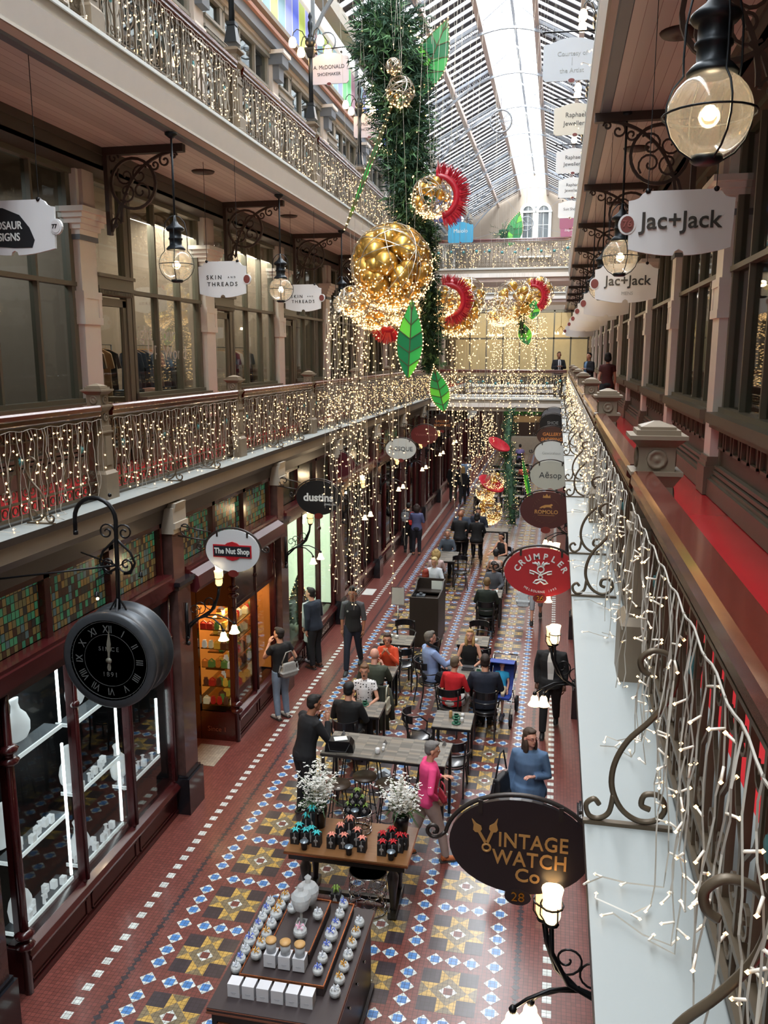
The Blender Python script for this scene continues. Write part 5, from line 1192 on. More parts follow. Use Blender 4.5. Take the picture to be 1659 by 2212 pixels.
    for q, S, E, Wr in AR: hand(b, Wr, (Wr-E), Vector((0, 0, 1)) if abs((Wr-E).normalized().z) < .8 else Vector((q, 0, 0)), -q, 0, s*.95)
    for q in (-1, 1):
        b.m(1).ball(HP(q*.03, .083, .0), .0095*s, 8); b.m(2).ball(HP(q*.03, .0905, .0), .0048*s, 6); b.m(3).tube([HP(q*.016, .096, .020), HP(q*.045, .087, .021)], .0035*s, 4)
    b.m(4).tube([HP(-.022, .088, -.058), HP(0, .095, -.056), HP(.022, .088, -.058)], [.003, .0055*s, .003], 6)
    if extra == 'yawn': b.m(2).ball(HP(0, .090, -.062), .017*s, 10)
    b.build('body', [SK, M('eye white', '#d8d2cc', .3), M('dark iris', '#1c1412', .3), M('brow hair', '#3a2a20', .8), M('lip', '#9a5448', .5)], t)
    if glasses:
        q = MB()
        for e in (-1, 1): q.tube([HP(e*.032+.022*math.cos(a*PI/5), .100, .0+.017*math.sin(a*PI/5)) for a in range(10)], .0025, 4, closed=True); q.tube([HP(e*.054, .098, .004), HP(e*.08, .0, .005)], .0025, 4)
        q.build('glasses', [M('glasses frame', '#7a1f1f', .4)], t)
    # trousers or skirt
    g = MB(); bk, bc = bot[:2]; bm = M('cloth '+bc, bc, .85, var=.18, scale=14, bump=.3)
    torso(g, .006, .84, .93+.03)
    if bk == 'skirt' and not sit: g.lathe([(.15*s, .95*s), (.19*s, .8*s), (.24*s, .5*s)], (0, 0, 0), 16)
    else:
        lo = {'trousers': .88, 'jeans': .88, 'shorts': .45, 'crop': .75, 'skirt': .2}[bk]; r = 1.12 if bk == 'trousers' else 1.02
        for q, H, K, A in LG: g.tube([H+Vector((0, 0, .04)), H.lerp(K, .3), H.lerp(K, .75), K, K.lerp(A, .4), K.lerp(A, lo), A.lerp(K, -.02)][:(7 if lo > .8 else 5)], [.10*s*wd, .098*s*r*wd, .075*s*r, .066*s*r, .064*s*r, .056*s*r, .054*s*r][:(7 if lo > .8 else 5)], 10)
        g.ball(P0+Vector((0, -.01, -.02)), .145*s*wd, 12, .75)
    t_ = put('trousers' if bk != 'skirt' else 'skirt', remesh(g, [bm], vox+.003, 3), t); 
    # shoes
    for q, H, K, A in LG:
        g = MB(); bz = A.z-.085*s; 
        g.m(0).tube([A+Vector((0, -.06, -.045*s)), A+Vector((0, 0, -.04*s)), A+Vector((0, .08, -.052*s)), A+Vector((0, .17, -.062*s)), A+Vector((0, .195, -.068*s))], [.032*s, .042*s, .042*s, .034*s, .015*s], 10, flat=.9); g.tube([A+Vector((0, -.02, -.05)), A+Vector((0, -.02, .01))], [.042, .042], 8)
        g.m(1).plate([(A.x-.04, A.y-.08), (A.x+.04, A.y-.08), (A.x+.045, A.y+.1), (A.x+.03, A.y+.2), (A.x-.03, A.y+.2), (A.x-.045, A.y+.1)], 2, bz, bz+.018)
        g.build('shoe', [M('shoe '+shoe, shoe, .5), M('shoe sole', '#3a3633', .7)], t)
    # top
    g = MB(); tk, tc = top[:2]; tm_ = M('cloth '+tc, tc, .85, var=.14, scale=14, bump=.3) if not tc.startswith('@') else MATS[tc]
    e = {'tee': .012, 'long': .014, 'jacket': .028, 'vest': .010, 'coat': .03, 'blouse': .022, 'none': .01}[tk]; hem = {'vest': .86, 'coat': .84}.get(tk, .84)
    torso(g, e, hem, 1.44, .12 if tk in ('blouse', 'coat') else 0)
    ext = top[2] if len(top) > 2 else 0
    if ext: g.lathe([((.17+ext*.08)*s*wd, (.93-ext)*s), (.185*s*wd, .93*s), (.17*s*wd, 1.0*s)], (0, 0, 0), 16)
    ln = {'tee': .55, 'long': 2, 'jacket': 2, 'coat': 2, 'blouse': 1.5, 'vest': .0, 'none': 0}[tk]
    if len(top) > 3: ln = top[3]
    for q, S, E, Wr in AR:
        if ln == 0: continue
        r_ = 1+e*8
        pts = [T(q*.08, -.005, 1.39), S, S.lerp(E, .5)]; rs = [.06*s, .063*s*f*r_, .057*s*f*r_]
        if ln > .6: pts += [E, ]; rs += [.05*s*f*r_]
        if ln >= 1.2: pts += [E.lerp(Wr, .45)]; rs += [.045*s*f*r_]
        if ln >= 2: pts += [E.lerp(Wr, .92)]; rs += [.036*s*f*r_]
        g.tube(pts, rs, 10)
    g.tube([T(0, -.012, 1.39), T(0, -.008, 1.455)], [.10*s*f, (.072 if tk in ('jacket', 'long', 'coat', 'blouse') else .068)*s*f], 12) if tk != 'vest' else None
    put({'tee': 'shirt', 'long': 'jumper', 'jacket': 'jacket', 'vest': 'sleeveless_top', 'coat': 'coat', 'blouse': 'blouse', 'none': 'shirt'}[tk], remesh(g, [tm_], vox+.002, 3), t)
    if front:      # shirt front and tie, or an open jacket edge
        g = MB(); rows = [(1.44, .035, .075), (1.38, .05, .118), (1.3, .055, .142), (1.2, .05, .142), (1.1, .045, .134), (1.0, .04, .142)][:front[2] if len(front) > 2 else 6]
        vs = []
        for c, w_, d_ in rows:
            for j in (-1, 0, 1): vs.append(T(j*w_*wd, (d_+e-.006+(.006 if j == 0 else 0)), c))
        m = len(rows); g.add(vs+[v-Vector((0, 0, 0))-(Rl @ Vector((0, .03, 0))) for v in vs], [(i*3+j, i*3+j+1, (i+1)*3+j+1, (i+1)*3+j) for i in range(m-1) for j in (0, 1)]+[(3*m+i*3+j, 3*m+(i+1)*3+j, 3*m+(i+1)*3+j+1, 3*m+i*3+j+1) for i in range(m-1) for j in (0, 1)]+[(i*3+j, (i+1)*3+j, 3*m+(i+1)*3+j, 3*m+i*3+j) for i in range(m-1) for j in (0, 2)])
        g.build('shirt_front', [M('cloth '+front[0], front[0], .8)], t)
        if front[1]: q = MB(); q.tube([T(0, .10+e, 1.43), T(0, .145+e, 1.33), T(0, .15+e, 1.1), T(0, .15+e, 1.02)], [.014, .02, .024, .005], 4, flat=.4); q.build('tie', [M('cloth '+front[1], front[1], .6)], t)
    # hair
    hk, hcx = hair
    if hk != 'bald':
        g = MB(); hm = M('hair '+hcx, hcx, .7, var=.35, scale=40)
        def he(c, r): q = MB(); q.ball((0, 0, 0), 1, 14); g.merge(q, Matrix.Translation(HP(*c)) @ Hd.to_4x4() @ Matrix.Diagonal((r[0]*s, r[1]*s, r[2]*s, 1)))
        he((0, -.018, .045), (.084, .094, .083)); he((0, -.045, -.005), (.078, .062, .075)); he((0, .045, .092), (.06, .05, .028))
        if hk in ('bob', 'long'): he((-.062, -.03, -.03), (.03, .055, .075)); he((.062, -.03, -.03), (.03, .055, .075)); he((0, -.07, -.05), (.075, .045, .08))
        if hk == 'long': he((-.07, .0, -.11), (.034, .05, .11)); he((.07, .0, -.11), (.034, .05, .11)); he((0, -.075, -.14), (.085, .04, .13)); he((-.05, -.03, -.2), (.03, .03, .07)); he((.05, -.03, -.2), (.03, .03, .07))
        if hk == 'curly': he((0, -.06, -.06), (.115, .08, .13)); he((-.08, -.03, -.02), (.05, .06, .1)); he((.08, -.03, -.02), (.05, .06, .1))
        if hk == 'bun': he((0, -.07, .11), (.035, .035, .035))
        if hk == 'quiff': he((0, .04, .12), (.06, .055, .04)); he((0, 0, .115), (.065, .07, .04))
        if hk == 'cap': he((0, .09, .05), (.055, .05, .012)); he((0, -.01, .06), (.09, .1, .07))
        put('hair' if hk != 'cap' else 'cap', remesh(g, [hm], .009 if vox < .015 else .014, 1), t)
    return t, HP, T, AR
dots = D.materials.new('@dots'); dots.use_nodes = True; MATS['@dots'] = dots
_n = dots.node_tree; _v = _n.nodes.new('ShaderNodeTexVoronoi'); _v.inputs['Scale'].default_value = 22; _v.inputs['Randomness'].default_value = .35
_c = _n.nodes.new('ShaderNodeTexCoord'); _n.links.new(_c.outputs['Object'], _v.inputs['Vector']); _r = _n.nodes.new('ShaderNodeValToRGB'); _r.color_ramp.interpolation = 'CONSTANT'
_r.color_ramp.elements[0].color = (.02, .02, .025, 1); _r.color_ramp.elements[1].position = .3; _r.color_ramp.elements[1].color = (.75, .75, .76, 1)
_n.links.new(_v.outputs['Distance'], _r.inputs[0]); _n.links.new(_r.outputs[0], _n.nodes['Principled BSDF'].inputs['Base Color'])
BACK, FACE = 0, PI
K1 = '#17181b'
# walkers and standers on the ground floor
p, HP, T, AR = person('young man in a black shirt with grey raglan sleeves walking towards the camera', -3.91, 15.95, PI+.05, 1.76, 'walk', 0, ('down', 'down'), (0, 0), ('tee', K1, 0, 0), ('jeans', '#1d2433'), '#3d4245', ('quiff', '#15110f'), 'tan')
g = MB()
for q, S, E, Wr in AR: g.tube([T(q*.07, -.005, 1.41), S, S.lerp(E, .5), E, E.lerp(Wr, .2)], [.06, .07, .062, .056, .054], 10)
put('raglan_sleeves', remesh(g, [M('grey raglan cloth', '#4d4f53', .85)], .014), p)
g = MB(); g.lathe([(0, .0), (.022, 0)], (0, 0, 0), 12, 1); o = g.build('chest_badge', [white], p, T(.08, .142, 1.28))
person('person in a black top and pale blue jeans facing the sweet shop window', -4.62, 13.45, .95, 1.67, 'stand', .03, ('face', 'hip'), (.3, -.15), ('tee', K1), ('jeans', '#7f93a8'), '#b9b4ac', ('short', '#1d1512'), 'fair')
person('man in a navy bomber jacket with white hem stripes looking into the bright window', -4.72, 15.95, 1.1, 1.70, 'stand', .15, ('down', 'front'), (.3, -.3), ('jacket', '#1f2836'), ('trousers', '#17181c'), '#4a2d20', ('short', '#17120f'), 'fair')
person('person in a long pale coat at the bright window beside the man in navy', -4.86, 16.25, .9, 1.6, 'stand', .05, ('down', 'down'), (.2, 0), ('coat', '#b9bcc0', .42), ('trousers', '#1b1c20'), '#d0cecb', ('bob', '#17120f'), 'fair')
person('man dressed in black leaning on the long bar table with hands at his face', -3.27, 10.45, -.75, 1.76, 'stand', .22, ('face', 'face'), (-.15, -.1), ('long', '#141519'), ('trousers', '#121317'), '#1a1a1a', ('short', '#120f0e'), 'tan', wd=1.12)
person('grey haired woman in a bright pink jumper and beige trousers walking past the bar table', -1.42, 9.72, -1.15, 1.62, 'walk', .06, ('front', 'hip'), (-.2, 0), ('long', '#e0457e'), ('jeans', '#a4908a'), '#a55a30', ('short', '#6f6c6a'), 'fair', sex='f', wd=1.08)
person('woman with shoulder length brown hair and red glasses in a blue denim shirt', -.17, 10.15, PI-.1, 1.72, 'walk', 0, ('front', 'down'), (.75, -.05), ('blouse', '#4f6a8c', .16, 2), ('trousers', '#23262e'), '#222', ('long', '#3c2c22'), 'pink', sex='f', wd=1.18, glasses=True)
p, HP, T, AR = person('man in a black suit and open white shirt walking beside the right pilasters', .08, 13.85, PI-.05, 1.74, 'walk', 0, ('down', 'down'), (0, -.1), ('jacket', '#16171a', .1), ('trousers', '#121315'), '#121212', ('short', '#14100e'), 'dark', wd=1.1, front=('#c9c8c4', None))
person('walking person mostly hidden behind the red oval sign, carrying a white bag', -.3, 20.0, PI, 1.7, 'walk', 0, ('down', 'down'), (0, 0), ('jacket', '#23252a'), ('crop', '#8d8f94'), '#1a1a1a', ('short', '#1a1512'), 'fair', vox=.016)
person('person in black photographing the arcade with a raised phone and grey backpack', -4.62, 26.6, .1, 1.64, 'stand', 0, ('up', 'down'), (0, .1), ('long', K1), ('trousers', '#14151a'), '#222', ('short', '#17120f'), 'fair', vox=.016)
person('woman with curly brown hair and violet top standing with her back turned', -4.3, 26.3, .1, 1.66, 'stand', 0, ('phone', 'front'), (0, 0), ('long', '#545a80'), ('trousers', '#171a24'), '#8a5a44', ('curly', '#2a1a14'), 'fair', vox=.016, sex='f', wd=1.1)
person('person in a dark coat walking away beside the pale blue shirt', -4.35, 36.6, .1, 1.72, 'walk', 0, ('down', 'down'), (0, 0), ('coat', '#1c1d21', .25), ('trousers', '#141518'), '#1a1a1a', ('bob', '#4a3a2a'), 'fair', vox=.02)
person('man in a pale blue shirt walking away down the arcade', -3.95, 38.0, 0, 1.8, 'walk', 0, ('down', 'down'), (0, 0), ('tee', '#8fb0d8'), ('trousers', '#1c2030'), '#222', ('short', '#3a2c20'), 'fair', vox=.02)
person('blonde woman in a short black jacket walking away down the arcade', -3.85, 35.9, .1, 1.66, 'walk', 0, ('down', 'down'), (0, 0), ('jacket', '#17181b'), ('trousers', '#1a1b20'), '#222', ('long', '#a08250'), 'fair', vox=.02, sex='f')
person('distant woman in black carrying a pale bag near the far shopfronts', -4.55, 54, .1, 1.7, 'stand', 0, ('down', 'down'), (0, 0), ('coat', '#15161a', .4), ('trousers', '#121318'), '#333', ('bob', '#17120f'), 'fair', vox=.025, sex='f')
# people on the lower gallery
person('man in a dark suit and tie reading on the lower bridge behind the rail', .03, 34.9, PI+.2, 1.78, 'stand', 0, ('front', 'front'), (0, -.4), ('jacket', '#191b20'), ('trousers', '#15161a'), '#111', ('short', '#17120f'), 'tan', z=L1, vox=.018, front=('#c9ccd2', '#22232a'))
person('man in a denim waistcoat and dark shirt on the right gallery', 1.05, 30.2, PI-.9, 1.74, 'stand', 0, ('front', 'down'), (.2, -.2), ('jacket', '#1c2028'), ('trousers', '#17181c'), '#111', ('short', '#14100e'), 'fair', z=L1, vox=.018, front=('#5f7fa0', None))
person('dark haired woman in a maroon top walking away along the right gallery', 1.25, 22.5, 0, 1.72, 'walk', 0, ('down', 'down'), (0, 0), ('tee', '#4a211f'), ('trousers', '#15161a'), '#111', ('bob', '#100d0c'), 'fair', z=L1, vox=.016, sex='f')

# ------------------------------------------------------------ cafe furniture
woodt = gridmat('grey patchwork timber', '#6f6a62', .16, .055, .002, '#3a3632', cols=['#726d64', '#625d55', '#7c776d', '#6a645a', '#59554e', '#7d7466'], rough=.45)
chb = M('black bentwood', '#15161a', .3, coat=.4)
def table_(name, label, x, y, w, d, h, rz=0, group=None, n=1):
    t = thing(name, label, 'table', (x, y, 0), rz, group)
    g = MB(); g.box(-w/2, w/2, -d/2, d/2, h-.035, h); g.m(1).box(-w/2-.004, w/2+.004, -d/2-.004, d/2+.004, h-.045, h-.012); g.build('tabletop', [woodt, chb], t)
    for a in (-1, 1):
        for b in (-1, 1): g = MB(); g.cb(a*(w/2-.03), b*(d/2-.03), 0, .04, .04, h-.04); g.build('leg', [chb], t)
    return t
def chair_proto():
    r = D.objects.new('cafe_chair', None); COL.objects.link(r)
    g = MB(); g.lathe([(0, .445), (.19, .445), (.205, .455), (.205, .47), (.19, .478), (0, .472)], (0, 0, 0), 20); g.build('seat', [chb], r)
    g = MB(); g.tube([(.19*math.cos(a*PI/8), .19*math.sin(a*PI/8), .42) for a in range(16)], .014, 6, closed=True); g.build('seat_ring', [chb], r)
    for a, b in ((-1, 1), (1, 1)): g = MB(); g.tube([(a*.14, b*.13, .45), (a*.17, b*.19, .2), (a*.185, b*.22, 0)], .015, 6); g.build('leg', [chb], r)
    for a in (-1, 1): g = MB(); g.tube([(a*.17, -.25, 0), (a*.165, -.19, .3), (a*.17, -.185, .5), (a*.19, -.23, .72), (a*.185, -.25, .86)], .015, 6); g.build('leg', [chb], r)
    g = MB(); n = 12; vs = []
    for z_ in (.74, .87):
        for o_ in (0, .014):
            for i in range(n+1): a = math.radians(200+140*i/n); vs.append(((.23+o_)*math.cos(a)*.92, -.05+(.23+o_)*math.sin(a), z_))
    m = n+1; fs = []
    for i in range(n): fs += [(i, i+1, 2*m+i+1, 2*m+i), (m+i, 3*m+i, 3*m+i+1, m+i+1), (i, m+i, m+i+1, i+1), (2*m+i, 2*m+i+1, 3*m+i+1, 3*m+i)]
    fs += [(0, 2*m, 3*m, m), (n, m+n, 3*m+n, 2*m+n)]
    g.add(vs, fs); g.build('backrest', [chb], r)
    g = MB(); g.tube([(.21, .12, .45), (.24, .13, .58), (.25, .02, .66)]+[(.25*math.cos(math.radians(a)), -.03+.23*math.sin(math.radians(a)), .66) for a in range(-10, -171, -20)]+[(-.25, .02, .66), (-.24, .13, .58), (-.21, .12, .45)], .013, 6); g.build('arm_hoop', [chb], r)
    return r
CH = None; CN = 0
def chair(x, y, rz, label):
    global CH
    if CH is None: CH = chair_proto(); r = CH
    else: r = dup(CH, (0, 0, 0))
    r.location = (x, y, 0); r.rotation_euler.z = rz; return tag(r, label, 'chair', 'black bentwood cafe chairs')
def stool_proto():
    r = D.objects.new('bar_stool', None); COL.objects.link(r)
    g = MB(); g.lathe([(0, .72), (.16, .72), (.17, .735), (.165, .75), (0, .745)], (0, 0, 0), 20); g.build('seat', [M('dark stool timber', '#3a2d22', .4)], r)
    for a in range(4): q = a*PI/2+PI/4; g = MB(); g.tube([(.09*math.cos(q), .09*math.sin(q), .72), (.21*math.cos(q), .21*math.sin(q), 0)], .009, 6); g.build('leg', [chb], r)
    g = MB(); g.tube([(.165*math.cos(a*PI/8), .165*math.sin(a*PI/8), .25) for a in range(16)], .007, 5, closed=True); g.build('foot_ring', [chb], r)
    return r
ST = None
def stool(x, y, label):
    global ST
    if ST is None: ST = stool_proto(); r = ST
    else: r = dup(ST, (0, 0, 0))
    r.location = (x, y, 0); return tag(r, label, 'stool', 'wire legged bar stools')
whc = M('white china', '#d6d8d8', .25); grc = M('green china', '#2f6b55', .3); cof = M('coffee', '#6b4630', .3)
def cup(x, y, z, label):
    t = thing('coffee_cup', label, 'cup', (x, y, z)); g = MB(); g.lathe([(0, 0), (.03, .0), (.07, .008), (.072, .012), (.03, .006), (0, .006)], (0, 0, 0), 18); g.build('saucer', [grc], t)
    g = MB(); g.m(0).lathe([(.02, .008), (.036, .03), (.042, .065), (.037, .065), (.033, .03)], (0, 0, 0), 16); g.m(1).lathe([(0, .058), (.037, .058)], (0, 0, 0), 16); g.m(0).tube([(.04, 0, .055), (.062, 0, .045), (.036, 0, .022)], .005, 5); g.build('cup', [grc, cof], t)
def jar_(x, y, z, r, h, label, m=None, name='sugar_jar', cat='jar'):
    g = MB(); g.lathe([(0, 0), (r*.9, 0), (r, h*.15), (r, h*.8), (r*.8, h*.95), (r*.3, h), (0, h*1.02)], (0, 0, 0), 14); o = g.build(name, [m or whc], loc=(x, y, z)); tag(o, label, cat)
# long bar table
table_('bar_table', 'long high grey timber bar table with black metal legs', -2.12, 10.6, 1.72, .70, 1.05, -.03)
for i, (x, y) in enumerate(((-2.68, 10.05), (-2.38, 10.33), (-2.03, 10.2), (-2.4, 10.95), (-2.0, 10.98), (-1.65, 10.95), (-2.75, 10.95))):
    stool(x, y, 'dark round stool with wire legs, %s at the long bar table' % ['nearest left', 'front centre', 'front right', 'back left centre', 'back centre', 'back right', 'back far left'][i])
jar_(-2.22, 10.42, 1.05, .035, .08, 'larger white candle jar on the long bar table'); jar_(-2.16, 10.52, 1.05, .022, .05, 'small white salt pot on the long bar table', name='salt_pot', cat='pot'); jar_(-2.17, 10.62, 1.05, .022, .05, 'small white pepper pot behind the salt pot', name='pepper_pot', cat='pot')
cup(-1.47, 10.6, 1.05, 'green cup and saucer at the right end of the long bar table')
for x, y, l in ((-2.18, 10.72, 'middle'), (-1.36, 10.85, 'right end'), (-2.82, 10.88, 'left end')):
    g = MB(); g.plate([(-.03, 0), (.03, 0), (.0, .055)], 1, -.03, .03); o = g.build('table_number', [M('grey number card', '#6d6d6d', .5)], loc=(x, y, 1.05)); tag(o, 'small grey tent number card at the %s of the long bar table' % l, 'table number')
t = thing('handbag', 'black leather handbag on the long bar table beside the leaning man', 'bag', (-2.75, 10.42, 1.05), .1)
g = MB(); g.ext([(-.2, 0), (.2, 0), (.19, .1), (.14, .16), (-.14, .16), (-.19, .1)], -.09, .09); g.build('bag_body', [blk], t); g = MB(); g.tube([(-.15, -.09, .14), (-.12, -.15, .05), (.1, -.15, .04), (.15, -.09, .13)], .008, 5); g.build('strap', [blk], t)
g = MB(); g.box(-.09, .09, -.06, .06, 0, .006); o = g.build('paper_note', [white], loc=(-2.74, 10.42, 1.212)); o.rotation_euler.z = .4; tag(o, 'white folded paper on top of the black handbag', 'paper')
# square table with coffee cups
table_('cafe_table', 'square grey timber table with two green coffee cups on it', -1.41, 12.35, .60, .62, .75, 0, 'square cafe tables')
cup(-1.35, 12.22, .75, 'nearer green coffee cup on the square table'); cup(-1.37, 12.42, .75, 'farther green coffee cup on the square table'); jar_(-1.27, 12.32, .75, .03, .06, 'white milk jug beside the two green cups', name='milk_jug', cat='jug'); jar_(-1.28, 12.5, .75, .03, .05, 'white sugar bowl behind the milk jug', name='sugar_bowl', cat='bowl')
jar_(-1.46, 12.42, .75, .028, .12, 'tall clear glass of iced drink on the square table', M('iced tea', '#b08a5a', .15), 'drinking_glass', 'glass')
chair(-1.93, 12.3, -1.35, 'empty black armchair angled at the left of the square coffee cup table'); chair(-1.3, 11.55, 0, 'empty black armchair nearest the camera at the coffee cup table'); 
# family table
table_('cafe_table', 'square grey timber table among the family of four', -1.4, 14.35, .62, .66, .75, 0, 'square cafe tables')
cup(-1.2, 14.4, .75, 'coffee cup in front of the man in the navy suit')
g = MB(); g.box(-.12, .12, -.08, .08, 0, .03); g.box(-.1, .1, -.06, .06, .03, .06); o = g.build('folded_papers', [M('dark booklet', '#3a3b3f', .5)], loc=(-1.4, 14.55, .75)); tag(o, 'stack of dark booklets in front of the blonde woman', 'booklets')
for x, y, rz, l in ((-2.12, 14.6, -1.05, 'under the man in the pale blue shirt'), (-1.4, 15.1, PI, 'under the blonde woman in black'), (-1.6, 13.5, -.1, 'behind the woman with the red shawl'), (-1.0, 13.5, .05, 'behind the man in the navy suit')): chair(x, y, rz, 'black bentwood chair '+l)
person('grey haired man in a pale blue shirt with a dark jumper round his shoulders', -2.10, 14.62, -1.0, 1.8, 'sit', -.05, ('lap', 'reach'), (-.1, -.1), ('long', '#8ea6d6'), ('trousers', '#1b1e28'), '#222', ('short', '#6a6660'), 'pink', wd=1.05)
g = MB(); g.tube([(-.18, .08, 1.0), (-.13, .06, 1.26), (-.05, -.07, 1.32), (.05, -.07, 1.32), (.13, .06, 1.26), (.17, .09, 1.0), (.17, .1, .82)], [.03, .05, .045, .045, .05, .04, .03], 8, flat=.6)
o = g.build('draped_jumper', [M('dark navy knit', '#14161d', .9)], loc=(-2.10, 14.62, -.14)); o.rotation_euler.z = -1.0; tag(o, 'dark navy jumper draped around the shoulders of the man in pale blue', 'jumper')
person('blonde woman in a sleeveless black top sitting behind the family table', -1.43, 15.1, PI, 1.66, 'sit', .05, ('table', 'table'), (0, -.25), ('vest', '#141416'), ('trousers', '#15161a'), '#222', ('long', '#b08f5a'), 'fair', sex='f')
person('short haired woman in a red shawl and white trousers seated with her back turned', -1.57, 13.52, -.25, 1.62, 'sit', .16, ('table', 'table'), (-.1, -.2), ('long', '#c41f28'), ('trousers', '#c9c6c2'), '#222', ('short', '#5a4c3c'), 'fair', sex='f', wd=1.08)
person('dark haired man in a navy suit jacket seated with his back to the camera', -1.02, 13.55, .12, 1.76, 'sit', .12, ('table', 'table'), (0, -.2), ('jacket', '#1b2232'), ('trousers', '#15171d'), '#111', ('short', '#241712'), 'fair', wd=1.1)
# pushchair with a sleeping toddler
t = thing('pushchair', 'royal blue pushchair with a folded hood beside the man in navy', 'pushchair', (-.78, 14.35, 0), -.1)
bl = M('royal blue canvas', '#1f3c94', .6); g = MB(); hd = []
for i in range(7):
    a = math.radians(15+i*16); hd.append([(sx_*.22, -.0+.28*math.cos(a)*1.0+.08, .72+.30*math.sin(a)) for sx_ in (-1, -.9, .9, 1)])
vs = [p for r_ in hd for p in r_]; g.add(vs+[(x*.97, y*.97, z-.012) for x, y, z in vs], [(i*4+j, i*4+j+1, (i+1)*4+j+1, (i+1)*4+j) for i in range(6) for j in range(3)]+[(28+i*4+j, 28+(i+1)*4+j, 28+(i+1)*4+j+1, 28+i*4+j+1) for i in range(6) for j in range(3)])
for sx_ in (-.22, .22): g.add([(sx_, .08, .72)]+[(sx_, .28*math.cos(math.radians(15+i*16))+.08, .72+.30*math.sin(math.radians(15+i*16))) for i in range(7)], [(0, i+1, i+2) for i in range(6)])
g.build('hood', [bl], t)
g = MB(); g.extx([(-.3, .42), (.02, .38), (.14, .5), (.26, .86), (.22, .87), (.1, .54), (.0, .42), (-.3, .46)], -.19, .19); g.build('seat', [bl], t)
g = MB()
for a in (-.21, .21): g.tube([(a, -.42, .12), (a, -.1, .42), (a, .32, .98), (a, .42, 1.02)], .012, 6); g.tube([(a, .3, .15), (a, -.1, .55)], .012, 6)
g.tube([(-.21, .42, 1.02), (.21, .42, 1.02)], .014, 6); g.tube([(-.21, .3, .15), (.21, .3, .15)], .01, 6); g.build('frame', [steel], t)
for a in (-.24, .24):
    for b, r_ in ((-.42, .11), (.3, .14)): g = MB(); g.lathe([(r_*.4, -.02), (r_, -.022), (r_, .022), (r_*.4, .02), (r_*.4, -.02)], (a, b, r_), 20, 0); g.m(1).lathe([(0, -.015), (r_*.42, -.012), (r_*.42, .012), (0, .015)], (a, b, r_), 8, 0); g.build('wheel', [blk, steel], t)
person('sleeping fair haired toddler in a turquoise shirt in the blue pushchair', -.79, 14.38, PI-.1, .98, 'sit', -.3, ('down', 'lap'), (.5, .1), ('tee', '#2a9ccf'), ('shorts', '#c9b79a'), '#556', ('short', '#b58f5c'), 'pink', seat=.42)
# two-person tables on the left
table_('cafe_table', 'square grey timber table between the orange top and the grey haired man', -2.98, 14.12, .6, .62, .75, 0, 'square cafe tables')
chair(-2.92, 14.75, PI, 'black bentwood chair under the woman in orange'); chair(-2.95, 13.45, 0, 'black bentwood chair with a long green coat over it')
person('brown haired woman in an orange jumper leaning on her hands', -2.92, 14.72, PI, 1.64, 'sit', .18, ('face', 'face'), (.15, -.2), ('long', '#d8502e'), ('trousers', '#23252d'), '#333', ('bob', '#3a261c'), 'fair', sex='f', glasses=True)
person('balding grey haired man in an olive jumper with his back to the camera', -2.95, 13.5, 0, 1.74, 'sit', .14, ('table', 'face'), (-.1, -.2), ('long', '#3f463a'), ('trousers', '#22242a'), '#333', ('bald', '#777'), 'pink', wd=1.12)
g = MB(); cm = M('dark olive raincoat', '#33362c', .85, var=.2, bump=.5); g.tube([(-.24, -.27, .86), (-.1, -.31, .86), (.1, -.31, .86), (.26, -.27, .84)], .03, 8)
vs = []; n = 14
for r_, (z_, w_, d_) in enumerate(((.86, .26, .02), (.6, .28, .05), (.35, .30, .07), (.12, .32, .09))):
    for i in range(n): a = i/(n-1); vs.append((-w_+2*w_*a, -.30-d_-.03*math.sin(a*PI*5+r_), z_))
g.add(vs+[(x, y+.02, z) for x, y, z in vs], [(r_*n+i, r_*n+i+1, (r_+1)*n+i+1, (r_+1)*n+i) for r_ in range(3) for i in range(n-1)]+[(4*n+r_*n+i, 4*n+(r_+1)*n+i, 4*n+(r_+1)*n+i+1, 4*n+r_*n+i+1) for r_ in range(3) for i in range(n-1)])
g.tube([(.28, -.3, .84), (.34, -.32, .6), (.36, -.3, .3)], [.05, .05, .045], 8)
o = g.build('raincoat', [cm], loc=(-2.9, 13.45, 0)); tag(o, 'long dark olive raincoat hung over the back of a chair', 'coat')
table_('cafe_table', 'square grey timber table between the dotted shirt and the black cap', -2.83, 12.5, .5, .6, .75, 0, 'square cafe tables'); cup(-2.9, 12.62, .75, 'green cup in front of the woman in the dotted shirt')
chair(-2.98, 12.98, PI, 'black bentwood chair under the woman in the dotted shirt'); chair(-3.02, 11.9, 0, 'black bentwood chair under the man in the black cap')
person('yawning woman in a white shirt with black dots facing the camera', -2.98, 12.95, PI+.1, 1.64, 'sit', .0, ('table', 'lap'), (0, .05), ('tee', '@dots'), ('trousers', '#1d2029'), '#444', ('bun', '#6a4c34'), 'fair', sex='f', extra='yawn')
person('person in a black cap and black jumper with their back to the camera', -3.03, 11.93, -.1, 1.72, 'sit', .12, ('table', 'table'), (0, -.1), ('long', '#131416'), ('trousers', '#15161a'), '#222', ('cap', '#101114'), 'fair', wd=1.08)
g = MB(); g.plate([(-.14, 0), (.14, 0), (.10, .22), (.02, .27), (-.10, .2)], 1, -.05, .05); o = g.build('paper_bag', [M('pale blue white paper', '#b9c8d4', .7)], loc=(-2.35, 11.45, 0)); tag(o, 'pale crumpled paper bag on the floor behind the bar table', 'bag')
